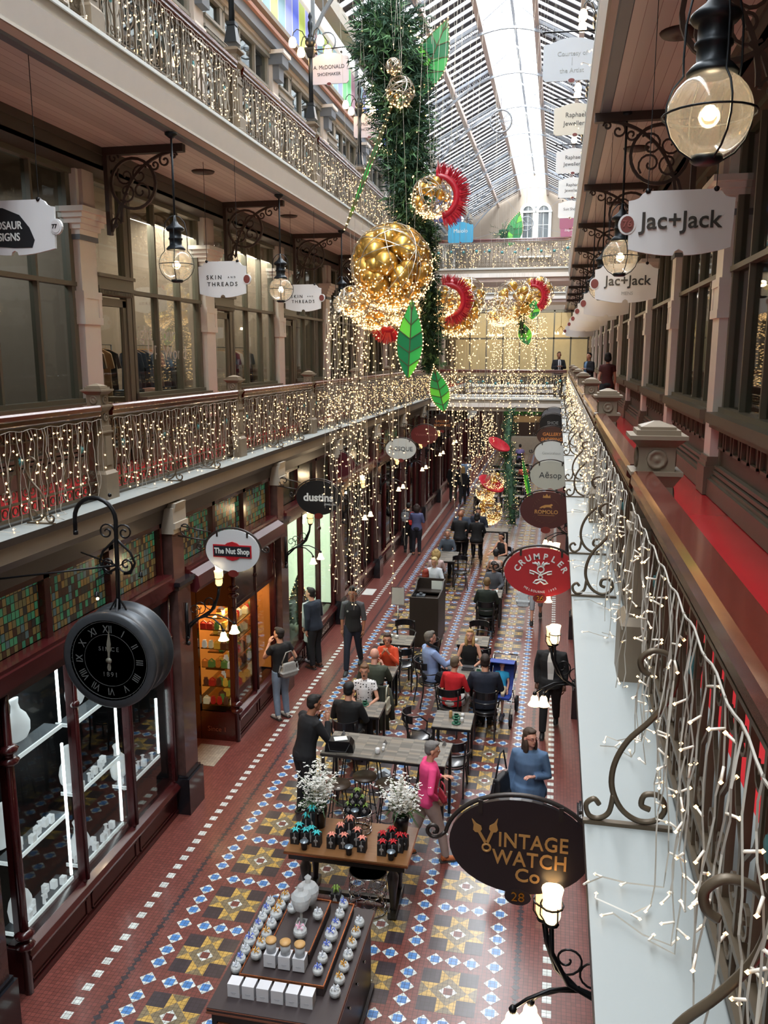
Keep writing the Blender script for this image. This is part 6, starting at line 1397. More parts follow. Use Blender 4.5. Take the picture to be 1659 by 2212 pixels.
# empty tables behind
table_('cafe_table', 'empty square timber table left of the dark lectern', -2.97, 15.9, .62, .58, .75, 0, 'square cafe tables'); jar_(-3.12, 16.05, .75, .035, .05, 'white sugar bowl on the table left of the lectern', name='sugar_bowl', cat='bowl'); jar_(-3.0, 15.98, .75, .035, .06, 'second white pot on the table left of the lectern', name='pot', cat='pot')
chair(-2.97, 16.6, PI, 'black chair tucked behind the table left of the lectern'); chair(-2.75, 15.3, .15, 'black armchair in front of the table left of the lectern'); chair(-2.38, 15.75, 1.2, 'black armchair turned to the right of the table left of the lectern')
table_('cafe_table', 'empty square timber table behind the blonde woman', -1.46, 16.15, .6, .6, .75, 0, 'square cafe tables'); jar_(-1.4, 16.1, .75, .04, .06, 'white round pot on the table behind the blonde woman', name='pot', cat='pot')
chair(-1.42, 16.85, PI, 'black chair at the far side of the table behind the blonde woman'); chair(-1.25, 15.6, -.1, 'black chair between the blonde woman and the table behind her')
# lectern and menu stand
t = thing('host_lectern', 'tall dark timber cafe host stand with an open back', 'lectern', (-2.7, 18.2, 0)); dkw = M('dark wenge timber', '#2c241f', .4, var=.2, stretch=(20, 20, 1))
g = MB(); g.box(-.32, .32, -.62, -.58, 0, 1.15); g.build('front_panel', [dkw], t)
for a in (-.32, .29): g = MB(); g.extx([(-.6, 0), (.6, 0), (.6, 1.28), (.3, 1.28), (.1, 1.15), (-.6, 1.15)], a, a+.03); g.build('side_panel', [dkw], t)
g = MB(); g.box(-.32, .32, .3, .62, 1.0, 1.03); g.box(-.3, .3, -.6, .6, .9, .93); g.build('shelf', [dkw], t); g = MB(); g.box(-.32, .32, .58, .61, 0, 1.28); g.build('back_panel', [dkw], t)
g = MB(); g.box(-.15, .15, -.01, 0, 0, .2); o = g.build('menu_sheet', [white], loc=(-2.55, 18.75, 1.03)); tag(o, 'white paper menu standing inside the host stand', 'menu')
g = MB(); g.box(-.1, .1, -.08, .08, 0, .08); g.lathe([(.03, .08), (.05, .12), (0, .14)], (0, 0, 0), 8); o = g.build('payment_terminal', [M('grey plastic', '#5a6066', .4)], loc=(-2.88, 18.3, .93)); tag(o, 'grey payment terminal on the host stand shelf', 'terminal')
t = thing('menu_stand', 'chrome floor stand holding a framed menu left of the host stand', 'menu stand', (-3.28, 17.6, 0)); g = MB(); g.tube([(0, 0, 0), (0, 0, 1.0)], .012, 8); g.lathe([(0, 0), (.16, 0), (.16, .015), (0, .02)], (0, 0, 0), 18); g.build('pole', [steel], t); g = MB(); g.box(-.15, .15, -.015, .0, .95, 1.36); g.m(1).box(-.135, .135, -.018, -.015, .965, 1.345); g.build('menu_frame', [steel, M('grey menu print', '#b5b3ae', .6)], t)
# farther cafe group
for i, (x, y, rz, l, kw) in enumerate((
    (-1.42, 18.75, 0, 'fair haired man in a dark green jacket with his back to the camera', dict(top=('jacket', '#1c2620'), hair=('short', '#6b5334'))),
    (-1.38, 20.5, PI, 'dark haired woman in a grey jacket looking up', dict(top=('jacket', '#50535c'), hair=('bob', '#1d1412'), sex='f', head=(0, .2))),
    (-1.42, 21.7, 0.0, 'woman in a black cap and sleeveless white top seen from behind', dict(top=('vest', '#c4b4ae'), hair=('cap', '#1a1a1e'), sex='f')),
    (-1.38, 24.0, PI-.6, 'dark haired woman in a sleeveless black top reaching sideways', dict(top=('vest', '#1a1a1e'), hair=('bob', '#1d1412'), sex='f', arms=('table', 'reach'))),
    (-3.0, 24.1, PI, 'grey haired woman in a slate top looking down', dict(top=('long', '#46505c'), hair=('bob', '#8f8a82'), sex='f', head=(0, -.3))),
    (-2.97, 21.4, 0.1, 'blonde woman in a pale pink top seen from behind', dict(top=('long', '#c9b0b0'), hair=('curly', '#a48a58'), sex='f')),
    (-2.9, 20.65, PI, 'pale blonde woman in a white cardigan facing the camera', dict(top=('long', '#c9d0da'), hair=('bob', '#c2b080'), sex='f', head=(-.4, 0))),
    (-2.93, 19.25, 0, 'red haired person behind the host stand', dict(top=('long', '#3a3430'), hair=('bob', '#7a2412'), sex='f')))):
    k = dict(h=1.68, pose='sit', lean=.1, arms=('table', 'table'), head=(0, -.1), bot=('trousers', '#1b1c22'), vox=.016); k.update(kw)
    person(l, x, y, rz, **k)
    chair(x, y+(-.03 if abs(rz) < 1 else .03), rz, 'black bentwood chair under the '+l.split(' in ')[0].split(' behind')[0]+[' in green', ' in the grey jacket', ' with the cap', ' reaching sideways', ' in slate', ' in pale pink', ' in white', ' near the host stand'][i])
for i, (x, y, w_, d_, l) in enumerate(((-1.42, 19.65, .6, .7, 'between the green jacket and the grey jacket'), (-1.42, 22.9, .6, 1.2, 'between the capped woman and the sleeveless black top'), (-2.92, 23.2, .6, 1.2, 'before the grey haired woman in slate'), (-2.92, 19.95, .6, .6, 'before the red haired person'))): table_('cafe_table', 'dark edged timber table '+l, x, y, w_, d_, .75, 0, 'square cafe tables')
g = MB(); g.box(-.12, .12, -.1, .1, 0, .03); g.m(1).box(-.03, .03, -.1, .1, .03, .032); o = g.build('gift_bag', [white, redl], loc=(-1.35, 19.75, .75)); tag(o, 'flat white bag with a red stripe on the cafe table', 'bag')
chair(-2.45, 22.6, PI+.2, 'empty black chair standing between the two rows of far tables')
table_('bar_table', 'far high grey timber bar table in front of the gold spheres', -1.75, 25.75, .85, .55, 1.05)
for i, (x, y, rz, l, kw) in enumerate(((-2.8, 25.35, -.2, 'bald man in black seen from behind at the far bar table', dict(top=('long', K1), hair=('bald', '#555'), skin='tan')), (-2.25, 25.15, .05, 'dark haired woman in black seen from behind at the far bar table', dict(top=('long', '#121316'), hair=('bob', '#14100e'), sex='f')), (-2.3, 26.3, PI, 'man in a dark suit facing the camera at the far bar table', dict(top=('jacket', '#1d2230'), hair=('short', '#14100e'), front=('#c9ccd2', None))), (-2.8, 26.1, PI, 'grey haired man in a blue jacket at the far bar table', dict(top=('jacket', '#3a4658'), hair=('short', '#8a857c'))))):
    k = dict(h=1.74, pose='stool', seat=.75, lean=.12, arms=('table', 'table'), head=(0, -.1), bot=('trousers', '#15161a'), vox=.018, wd=1.08); k.update(kw)
    person(l, x, y, rz, **k); stool(x, y, 'dark bar stool under the '+l.split(' at ')[0].split(' seen')[0])
for i, (x, y, l, c) in enumerate(((-1.95, 48.5, 'man in a lilac shirt with his back turned at a far table', '#8478b0'), (-1.4, 39.8, 'man in a salmon shirt with his back turned at a far table', '#c4604e'), (-3.0, 34.8, 'dark haired person in a white shirt beside the hanging red flower', '#c4c8cc'))):
    person(l, x, y, 0, 1.74, 'sit', .1, ('table', 'table'), (0, 0), ('tee', c), vox=.025, hair=('short', '#17120f')); chair(x, y-.05, 0, 'black chair under the '+l.split(' with')[0].split(' beside')[0])
for i in range(9):
    x = (-1.6, -2.7)[i % 2]; y = 34+2.6*(i//2)
    table_('cafe_table', '%s far cafe table beyond the lower bridge, %s row' % (ORD[i//2], ('right', 'left')[i % 2]), x, y, .95, .6, .75, 0, 'far cafe tables'); chair(x-.2, y+.6, PI, 'black chair behind the %s far table, %s row' % (ORD[i//2], ('right', 'left')[i % 2])); chair(x+.1, y-.55, 0, 'black chair in front of the %s far table, %s row' % (ORD[i//2], ('right', 'left')[i % 2]))
# kiosk with foliage roof at the far end
t = thing('cafe_kiosk', 'small far kiosk with a green foliage canopy and pale counter', 'kiosk', (-1.95, 56, 0)); g = MB(); g.box(-1.0, 1.0, -.5, .5, 0, 1.1); g.build('counter', [M('pale kiosk counter', '#a49a8c', .5)], t); g = MB(); g.box(-1.0, 1.0, -.6, -.55, 2.1, 2.5); g.build('sign_board', [M('tan kiosk board', '#a8895c', .6)], t)
g = MB()
for a in (-1.3, 1.3): g.box(a-.08, a+.08, -.5, .5, 0, 3.2)
g.build('post', [M('kiosk post', '#20301f')], t); g = MB(); rr = random.Random(2)
for i in range(900): x, y, z = rr.uniform(-1.5, 1.5), rr.uniform(-.7, .3), rr.uniform(2.6, 3.5); g.add([(x, y, z), (x+rr.uniform(-.15, .15), y-.05, z+.12), (x+rr.uniform(-.15, .15), y-.1, z-.1)], [(0, 1, 2)])
g.build('foliage', [M('bright foliage', '#3f8a34', .7)], t)
# shopping and shoulder bags carried by people
def tote(x, y, z, rz, c, label, w=.34, h=.3, d=.12, strap=.3):
    t = thing('shoulder_bag', label, 'bag', (x, y, z), rz); g = MB(); g.tube([(-w*.42, 0, h*.9), (-w*.5, 0, h*.5), (-w*.38, 0, .05), (0, 0, 0), (w*.38, 0, .05), (w*.5, 0, h*.5), (w*.42, 0, h*.9)], .02, 6)
    g.frust(0, 0, .03, h*.95, w*.8, w*.62, d, d*.45); g.frust(0, 0, .0, h*.4, w*.5, w*.95, d*.6, d*1.1); m = M('bag '+c, c, .6, var=.25, scale=20); put('bag_body', remesh(g, [m], .014, 8), t); g = MB(); g.tube([(-w*.35, 0, h), (-.05, 0, h+strap*.9), (.05, 0, h+strap*.95), (w*.35, 0, h)], .012, 6); g.build('strap', [m], t)
tote(-.52, 10.02, .72, 1.2, '#14161c', 'large black shoulder bag carried by the woman in denim', .46, .42, .2, .32)
tote(-4.42, 13.3, .85, .9, '#8f8f8c', 'grey and black patterned handbag on the arm of the person in jeans', .4, .28, .14, .2); tote(-.62, 19.95, .35, 0, '#b9c2c8', 'white carrier bag held low by the person behind the red sign', .36, .42, .12, .12)
tote(-1.2, 9.5, .95, -1.1, '#8c1f2c', 'small red purse held by the woman in pink', .26, .16, .06, .1); tote(-4.45, 26.35, .95, 0, '#d0322c', 'bright red bag between the two people taking photographs', .25, .35, .1, .1); tote(-4.68, 26.35, 1.05, 0, '#6f7276', 'grey backpack on the person taking photographs', .26, .36, .14, .05); tote(-2.58, 12.9, .5, 1.5, '#c9c8b4', 'cream tote bag hanging on the chair of the woman in dots', .26, .3, .08, .2)
# ------------------------------------------------------------ candle table
wal = M('walnut table top', '#7a5433', .3, var=.25, scale=5, stretch=(1, 8, 1), coat=.4); cop = M('copper edge', '#b5714c', .25, .9); ebo = M('ebony turned timber', '#17140f', .35, coat=.3)
t = thing('display_table', 'polished walnut table with turned black legs holding candle gifts', 'table', (-2.16, 8.73, 0))
g = MB(); g.m(0).box(-.72, .72, -.39, .39, .77, .80); g.m(1).box(-.725, .725, -.395, .395, .765, .785); g.m(2).box(-.68, .68, -.35, .35, .68, .765); g.build('tabletop', [wal, cop, ebo], t)
for a in (-.52, .52):
    for b in (-.2, .2): g = MB(); g.lathe([(.03, 0), (.05, .05), (.03, .12), (.045, .3), (.065, .45), (.07, .52), (.04, .58), (.06, .62), (.05, .68)], (a, b, 0), 14); g.build('leg', [ebo], t)
for a in (-.52, .52): g = MB(); g.box(a-.05, a+.05, -.28, .28, .02, .1); g.build('foot_rail', [ebo], t)
g = MB(); g.box(-.5, .5, -.03, .03, .05, .1); g.build('stretcher', [ebo], t)
TB = .8
cand = {}
def gift(c, hh):
    r = D.objects.new('candle_box', None); COL.objects.link(r); g = MB(); g.box(-.045, .045, -.045, .045, 0, hh); g.build('box', [M('matt black card', '#17171a', .6)], r)
    g = MB(); g.lathe([(0, -.0465), (.024, -.0465), (.024, -.045)], (0, 0, hh*.52), 14, 1); g.box(-.006, .006, -.047, -.045, .02, hh); g.build('label_disc', [M('grey silver label', '#8d8c8a', .4)], r)
    g = MB(); rb = M('satin ribbon '+c, c, .35)
    for a in range(6): q = a*PI/3+.3; g.tube([(0, 0, hh), (.03*math.cos(q), .03*math.sin(q), hh+.03), (.055*math.cos(q), .055*math.sin(q), hh+.012)], [.006, .013, .003], 5, flat=.4)
    g.ball((0, 0, hh+.008), .012, 6); g.build('ribbon_bow', [rb], r); return r
for c, cn, base, pos in (('#3fbcc0', 'turquoise', None, [(-.62, -.1, .13), (-.55, -.02, .19), (-.46, -.14, .13), (-.38, -.2, .12), (-.64, -.19, .12), (-.5, .02, .24), (-.52, -.17, .12)]), ('#e0907e', 'coral pink', None, [(-.12, -.1, .17), (-.02, -.05, .22), (.08, -.11, .15), (.16, -.2, .12), (-.2, -.2, .12), (-.06, -.18, .12)]), ('#b81c26', 'red', None, [(.38, -.1, .14), (.48, -.06, .17), (.58, -.12, .15), (.4, -.22, .12), (.52, -.2, .12), (.62, -.05, .12)])):
    p0 = None
    for i, (x, y, hh) in enumerate(pos):
        if p0 is None: p0 = gift(c, .15); r = p0
        else: r = dup(p0, (0, 0, 0))
        r.location = (-2.16+x, 8.73+y, TB); r.scale = (1.12, 1.12, hh/.125); tag(r, 'black candle box with a %s bow, %s in its cluster on the walnut table' % (cn, ORD[i]), 'candle box', '%s bowed boxes' % cn)
    g = MB(); g.lathe([(0, 0), (.03, 0), (.042, .09), (.042, .10)], (0, 0, 0), 14); g.m(1).lathe([(.0, .105), (.05, .103), (.05, .096), (0, .096)], (0, 0, 0), 16); o = g.build('candle_tin', [M('matt black card'), M('silver lid', '#8fa0ae', .3, .6)], loc=(-2.16+{'turquoise': -.5, 'coral pink': .03, 'red': .52}[cn], 8.73-.31, TB)); tag(o, 'black candle tin with a silver lid in front of the %s boxes' % cn, 'candle')
def flowers(x, y, label, seed):
    rr = random.Random(seed); t = thing('orchid_arrangement', label, 'flowers', (x, y, TB)); g = MB(); g.lathe([(0, 0), (.07, 0), (.095, .2), (.1, .26), (.09, .26), (.08, .2), (0, .2)], (0, 0, 0), 18); g.build('pot', [M('black glazed pot', '#141518', .3)], t)
    g = MB(); f = MB(); b = MB()
    for i in range(26):
        a = rr.random()*2*PI; L_ = rr.uniform(.15, .34); P = [(0, 0, .22), (L_*.5*math.cos(a), L_*.5*math.sin(a), .36), (L_*math.cos(a), L_*math.sin(a), .30-rr.random()*.1)]; b.tube(P, [.009, .01, .001], 4, flat=.25)
    for i in range(34):
        a = rr.random()*2*PI; r_ = rr.uniform(.03, .28); hh = rr.uniform(.45, .9)-r_*.5; P = [Vector((0, 0, .22)), Vector((r_*.3*math.cos(a), r_*.3*math.sin(a), hh*.7)), Vector((r_*math.cos(a), r_*math.sin(a), hh))]; g.tube(P, .003, 4)
        for j in range(24):
            c = P[1].lerp(P[2], rr.uniform(.0, 1.05))+Vector((rr.gauss(0, .03), rr.gauss(0, .03), rr.gauss(0, .035)))
            for q in range(4): w_ = q*PI/2+rr.random(); d = Vector((math.cos(w_), math.sin(w_)*.7, .5*rr.uniform(-1, 1)))*rr.uniform(.013, .021); e = Vector((-d.y, d.x, .3*d.z))*.6; f.add([c, c+d*.6+e, c+d*1.1, c+d*.6-e], [(0, 1, 2, 3)])
    g.build('stems', [M('orchid stem', '#4f6b34', .6)], t); b.build('leaves', [M('orchid leaf', '#2f5a2c', .5, var=.3)], t); f.build('blossoms', [M('white blossom', '#e4e4de', .6, var=.04)], t)
flowers(-2.62, 8.92, 'white orchid arrangement in a black pot at the left of the walnut table', 1); flowers(-1.62, 8.92, 'white orchid arrangement in a black pot at the right of the walnut table', 2)
def wire_drum(x, y, z, rx, ry, h, label, cat, name, topm, kk):
    t = thing(name, label, cat, (x, y, z)); g = MB(); n = 12
    for zz in (0.008, h): g.tube([(rx*math.cos(a*PI/16), ry*math.sin(a*PI/16), zz) for a in range(32)], .008, 6, closed=True)
    rows = kk; r_ = h/rows/2
    for j in range(rows):
        for i in range(n):
            a0 = 2*PI*(i+.5*(j % 2))/n; g.tube([(rx*math.cos(a0+1.25*r_/rx*math.cos(q*PI/6)), ry*math.sin(a0+1.25*r_/rx*math.cos(q*PI/6)), (j+.5)*h/rows+r_*math.sin(q*PI/6)) for q in range(12)], .0035, 4, closed=True)
    g.build('wire_frame', [steel], t); g = MB(); g.lathe([(0, h), (1, h)], (0, 0, 0), 32); g.v = [(a*rx*.98, b*ry*.98, c) for a, b, c in g.v]; g.build('top', [topm], t)
wire_drum(-2.15, 8.93, TB, .17, .14, .24, 'silver wire drum stand in the middle of the walnut table', 'stand', 'wire_stand', glassmat('glass shelf', '#9aa5a8', .2), 3)
wire_drum(-1.95, 8.6, 0, .22, .18, .5, 'silver quatrefoil wire side table with a black top under the walnut table', 'side table', 'wire_side_table', M('black glass top', '#0c0d0f', .1), 4)
gp_ = gift('#6f8a3a', .085)
for i, (x, y, z) in enumerate(((0, .0, .19), (-.05, 0, .1), (.05, 0, .1), (-.1, -.02, .0), (0.0, -.02, .0), (.1, -.02, .0))):
    r = gp_ if i == 0 else dup(gp_, (0, 0, 0)); r.location = (-2.15+x*.98, 8.93+y, TB+.245+z*.93); tag(r, 'green bowed black candle box, %s from the top of the wire stand pyramid' % ORD[i], 'candle box', 'pyramid of candle boxes')
g = MB(); g.lathe([(0, 0), (.03, 0), (.04, .08), (.048, .08), (.048, .09), (0, .09)], (0, 0, 0), 14); o = g.build('candle_tin', [M('silver lid')], loc=(-2.15, 8.80, TB+.245)); tag(o, 'silver lidded candle tin in front of the pyramid on the wire stand', 'candle')

# ------------------------------------------------------------ glass candle cabinet, nearest object
t = thing('display_cabinet', 'dark timber display counter with copper trimmed drawers nearest the camera', 'cabinet', (-2.18, 6.62, 0)); dk = M('dark brown stained timber', '#33292a', .5, var=.15, scale=4, stretch=(6, 1, 1)); W2, D2 = .57, .77
g = MB(); g.m(0).box(-W2, W2, -D2, D2, .86, .90); g.m(1).box(-W2-.006, W2+.006, -D2-.006, D2+.006, .845, .862); g.box(-W2-.004, W2+.004, -D2-.004, D2+.004, .885, .893); g.build('worktop', [dk, M('reddish timber edge', '#7a4a38', .4)], t)
g = MB(); g.m(0).box(-W2+.03, W2-.03, -D2+.03, D2-.03, 0, .845); g.m(1).box(-W2, W2, -D2, D2, 0, .06); g.build('carcass', [M('black cabinet paint', '#141417', .4), dk], t)
for a in (-1, 1):
    g = MB(); c = a*.27; y = -D2+.03
    for q in ((c-.22, c+.22, .74, .75), (c-.22, c+.22, .12, .13), (c-.22, c-.21, .12, .75), (c+.21, c+.22, .12, .75)): g.box(q[0], q[1], y-.01, y+.01, q[2], q[3])
    g.build('door', [cop], t)
for i in range(4): g = MB(); g.lathe([(.01, 0), (.015, .02), (0, .025)], (W2-.03, -.5+.3*i, .6), 8, 0); g.build('knob', [steel], t)
def tray(label, x0, x1, y0, y1, z, h):
    t = thing('raised_tray', label, 'tray', ((x0+x1)/2, (y0+y1)/2, z)); w, d = (x1-x0)/2, (y1-y0)/2; g = MB(); g.m(0).box(-w, w, -d, d, 0, h-.012); g.m(1)
    for q in ((-w-.006, w+.006, -d-.006, -d+.004), (-w-.006, w+.006, d-.004, d+.006), (-w-.006, -w+.004, -d, d), (w-.004, w+.006, -d, d)): g.box(*q, h-.02, h+.004)
    g.build('deck', [dk, cop], t)
tray('lower dark tray with copper edging on the display counter', -2.57, -1.80, 6.17, 7.3, .90, .10); tray('upper dark tray with copper edging on top of the lower tray', -2.38, -2.0, 6.42, 7.16, 1.0, .11)
fac = glassmat('cut crystal', '#ffffff', .45, rough=.15, body=.5, bodycol='#f4f8fa', maxr=.45); wax = M('white candle wax', '#f2f3f2', .5, var=.02)
def crystal(r0, c):
    r = D.objects.new('crystal_candle', None); COL.objects.link(r); g = MB(); n = 12
    g.lathe([(r0*.5, 0), (r0*.88, r0*.35), (r0, r0*.8), (r0*.93, r0*1.2), (r0*.66, r0*1.5), (r0*.72, r0*1.62), (r0*.6, r0*1.6), (r0*.5, r0*1.4)], (0, 0, 0), n, sm=False); g.build('glass_ball', [fac], r)
    g = MB(); g.lathe([(r0*.4, .003), (r0*.85, r0*.5), (r0*.9, r0*1.0), (r0*.8, r0*1.3), (0, r0*1.25)], (0, 0, 0), 12); g.build('wax', [wax], r)
    g = MB(); rb = M('ribbon '+c, c, .35)
    for a in range(5): q = a*PI*.4+.5; g.tube([(0, -r0*.2, r0*1.6), (r0*.5*math.cos(q), -r0*.2+r0*.4*math.sin(q), r0*(1.95+.3*math.sin(q))), (r0*.8*math.cos(q), -r0*.3, r0*(1.6+.4*math.sin(q*2)))], [.004, .012, .003], 5, flat=.4)
    g.build('ribbon_bow', [rb], r); return r
cr = {}
def cry(c, cn, x, y, z, r0, label):
    k = (c, r0)
    if k not in cr: cr[k] = crystal(r0, c); r = cr[k]
    else: r = dup(cr[k], (0, 0, 0))
    r.location = (x, y, z); r.rotation_euler.z = rr.uniform(-.5, .5); tag(r, label, 'candle', 'crystal bowl candles with ribbons')
rr = random.Random(8)
GD, SV, BLR = ('#c08f3a', 'gold'), ('#c9ced6', 'silver'), ('#5f74c4', 'blue')
right = [SV, GD, GD, SV, GD, GD, SV]
for i in range(7): c = right[i]; cry(*c, -1.70, 7.12-.155*i, .90, .052, '%s bowed crystal candle, %s from the far end of the outer right row' % (c[1], ORD[i]))
inner = [BLR, SV, BLR, BLR, BLR, SV, BLR]
for i in range(7): c = inner[i]; cry(*c, -1.885, 7.22-.15*i-(.02 if i > 2 else 0), 1.0, .066 if i == 3 else .05, '%s bowed crystal candle, %s from the far end of the inner right row' % (c[1], ORD[i]))
for i in range(9): c = [SV, BLR][i % 2]; cry(*c, -2.655, 7.24-.118*i, .90, .062 if i == 5 else .05, '%s bowed crystal candle, %s from the far end of the outer left row' % (c[1], ORD[i]))
for i in range(7): c = GD if i != 3 else SV; cry(*c, -2.49, 7.22-.14*i, 1.0, .052 if i != 2 else .062, '%s bowed crystal candle, %s from the far end of the inner left row' % (c[1], ORD[i]))
cry('#e0a8c0', 'pink', -2.14, 6.60, 1.11, .066, 'pink bowed crystal candle on the upper tray behind the wooden lidded jars'); cry(*SV, -2.05, 6.88, 1.11, .052, 'silver bowed crystal candle at the right of the upper tray'); cry(*SV, -2.32, 6.92, 1.11, .05, 'silver bowed crystal candle at the left edge of the upper tray')
def goblet(x, y, z, s, label, foot=True):
    t = thing('glass_goblet', label, 'goblet', (x, y, z)); g = MB(); b = .09*s if foot else 0
    if foot: g.cb(0, 0, 0, .075*s, .075*s, .008); g.lathe([(.03*s, .008), (.01*s, .03*s), (.01*s, .08*s)], (0, 0, 0), 10)
    g.lathe([(.02*s, b), (.055*s, b+.03*s), (.072*s, b+.09*s), (.07*s, b+.12*s), (.066*s, b+.12*s)], (0, 0, 0), 16, sm=False); g.build('bowl', [fac], t)
    g = MB(); g.lathe([(.02*s, b+.005), (.05*s, b+.03*s), (.064*s, b+.085*s), (0, b+.088*s)], (0, 0, 0), 14); g.build('wax', [wax], t)
    g = MB(); g.lathe([(.074*s, b+.12*s), (.055*s, b+.15*s), (.02*s, b+.17*s), (.018*s, b+.19*s), (.024*s, b+.205*s), (0, b+.23*s)], (0, 0, 0), 14, sm=False); g.build('lid', [fac], t)
goblet(-2.19, 6.80, 1.11, 1.3, 'footed crystal goblet candle in the middle of the upper tray'); goblet(-2.2, 7.06, 1.11, 1.45, 'large lidded crystal bowl candle at the far end of the upper tray', False)
g0 = None; bxm = M('white gift carton', '#d4d5da', .45, var=.02); lbl = M('faint grey print', '#b4b5bc', .6)
for i, (x, y, z) in enumerate([(-2.565+.132*k, 6.06, .9) for k in range(6)]+[(-2.335+.135*k, 6.35, 1.0) for k in range(3)]):
    if g0 is None:
        g0 = D.objects.new('gift_carton', None); COL.objects.link(g0); g = MB(); g.box(-.055, .055, -.055, .055, 0, .125); g.build('carton', [bxm], g0); g = MB(); g.box(-.024, .024, -.0565, -.055, .04, .048); g.box(-.017, .017, -.0565, -.055, .03, .035); g.build('print', [lbl], g0); r = g0
    else: r = dup(g0, (0, 0, 0))
    r.location = (x, y, z); tag(r, ('white carton, %s from the left in the front row of the counter' % ORD[i]).replace('nearest', 'first') if i < 6 else ('white carton on the lower tray, %s from the left under a wooden lidded jar' % ORD[i-6]).replace('nearest', 'first'), 'box', 'white cartons')
    if i >= 6:
        t = thing('lidded_jar', ('frosted jar with a wooden lid, %s from the left on the white cartons' % ORD[i-6]).replace('nearest', 'first'), 'jar', (x, y, z+.125), 0, 'jars with wooden lids'); g = MB(); g.lathe([(0, 0), (.045, 0), (.046, .1), (0, .1)], (0, 0, 0), 18); g.build('jar', [M('frosted pale glass', '#aeb3b8', .3)], t); g = MB(); g.lathe([(.05, .1), (.05, .12), (0, .12)], (0, 0, 0), 18); g.build('lid', [M('light ash wood', '#c49a62', .5, stretch=(1, 10, 1))], t)
for x, y, l in ((-2.42, 7.33, 'far left corner of the counter'), (-1.97, 7.38, 'far right of the upper tray')):
    g = MB(); g.lathe([(0, 0), (.03, 0), (.042, .09), (0, .1)], (0, 0, 0), 14); g.m(1).lathe([(0, .105), (.046, .103), (.046, .094)], (0, 0, 0), 14); o = g.build('candle_tin', [M('matt black card'), M('silver lid')], loc=(x, y, .9)); tag(o, 'black candle tin with silver lid at the '+l, 'candle')
r = dup(gp_, (-2.0, 7.36, .9), label='black candle box with a turquoise bow behind the upper tray', group='loose candle boxes'); r.scale = (1, 1, 2)
# plant top at the bottom edge
t = thing('potted_shrub', 'small green clipped shrub at the very bottom edge of the view', 'plant', (-3.02, 5.72, 0)); g = MB(); g.lathe([(0, 0), (.12, 0), (.15, .3), (.13, .3), (0, .28)], (0, 0, 0), 16); g.build('pot', [blk], t); g = MB(); rr = random.Random(3)
for i in range(700):
    d = Vector((rr.gauss(0, 1), rr.gauss(0, 1), rr.gauss(0, 1))).normalized(); c = Vector((0, 0, .38))+d*.13*rr.uniform(.6, 1); g.add([c, c+Vector((rr.uniform(-.02, .02), rr.uniform(-.02, .02), .025)), c+d*.03], [(0, 1, 2)])
g.build('foliage', [M('bright foliage')], t)
# doormat, cafe bits
g = MB(); g.box(-5.62, -5.1, 11.5, 12.2, 0, .006); o = g.build('door_mat', [gridmat('pale mosaic mat', '#a49a88', .048, .048, .004, '#6b6258')]); tag(o, 'pale mosaic threshold mat at the sweet shop entrance', 'mat')
g = MB(); g.box(-5.0, -4.7, 21.4, 22, 0, .006); o = g.build('door_mat', [M('white threshold', '#c9c9c4', .6)]); tag(o, 'white threshold slab under the hanging light strands', 'mat')

# ------------------------------------------------------------ clothes racks in the gallery boutique
def garment(c):
    g = MB(); g.m(0).tube([(0, 0, .06), (0, 0, 0), (.0, -.19, -.07)], .004, 4); g.tube([(0, 0, 0), (0, .19, -.07)], .008, 4)
    g.m(1); P = [(-.2, -.09), (-.06, -.02), (.06, -.02), (.2, -.09), (.25, -.32), (.19, -.34), (.165, -.2), (.19, -.78), (-.19, -.78), (-.165, -.2), (-.19, -.34), (-.25, -.32)]
    g.plate([(a, b) for a, b in P], 0, -.014, .014); return g.mesh('garment', [M('hanger wood', '#b08450', .5), M('garment '+c, c, .85, var=.15, bump=.4)])
gc = [('black', '#1c1e24'), ('navy', '#28303f'), ('charcoal', '#3a3c44'), ('grey blue', '#5a6474'), ('rust', '#8c4a40'), ('dusty pink', '#a87c74'), ('sand', '#a08468'), ('burgundy', '#5a1c34'), ('cream', '#b8aca0')]
gm = {n: garment(c) for n, c in gc}
for ri, (x, y0, y1, lab, seq) in enumerate(((-7.4, 12.2, 13.1, 'behind the boutique door', ['black', 'black', 'sand', 'sand', 'black']), (-7.35, 13.7, 15.3, 'in the first boutique window', ['navy', 'navy', 'black', 'navy', 'grey blue', 'dusty pink', 'rust', 'dusty pink', 'cream', 'grey blue', 'grey blue', 'charcoal', 'grey blue', 'charcoal']), (-7.4, 17.8, 19.6, 'in the second boutique window', ['cream', 'cream', 'grey blue', 'charcoal', 'burgundy', 'burgundy', 'cream', 'sand', 'grey blue', 'charcoal', 'black', 'navy']))):
    t = thing('clothes_rail', 'black clothes rail '+lab, 'clothes rail', (x, (y0+y1)/2, L1)); L_ = (y1-y0)/2+.1; g = MB(); g.tube([(0, -L_, 0), (0, -L_, 1.84), (0, L_, 1.84), (0, L_, 0)], .012, 6); g.build('rail', [blk], t)
    for i, c in enumerate(seq):
        o = D.objects.new('garment', gm[c]); COL.objects.link(o); o.location = (x, y0+(y1-y0)*(i+.5)/len(seq), L1+1.78); o.rotation_euler.z = PI/2+.25*math.sin(i*2.1)+.0
        tag(o, '%s garment on a wooden hanger, %s along the rail %s' % (c, ORD[min(i, 13)], lab), 'garment', 'garments '+lab)
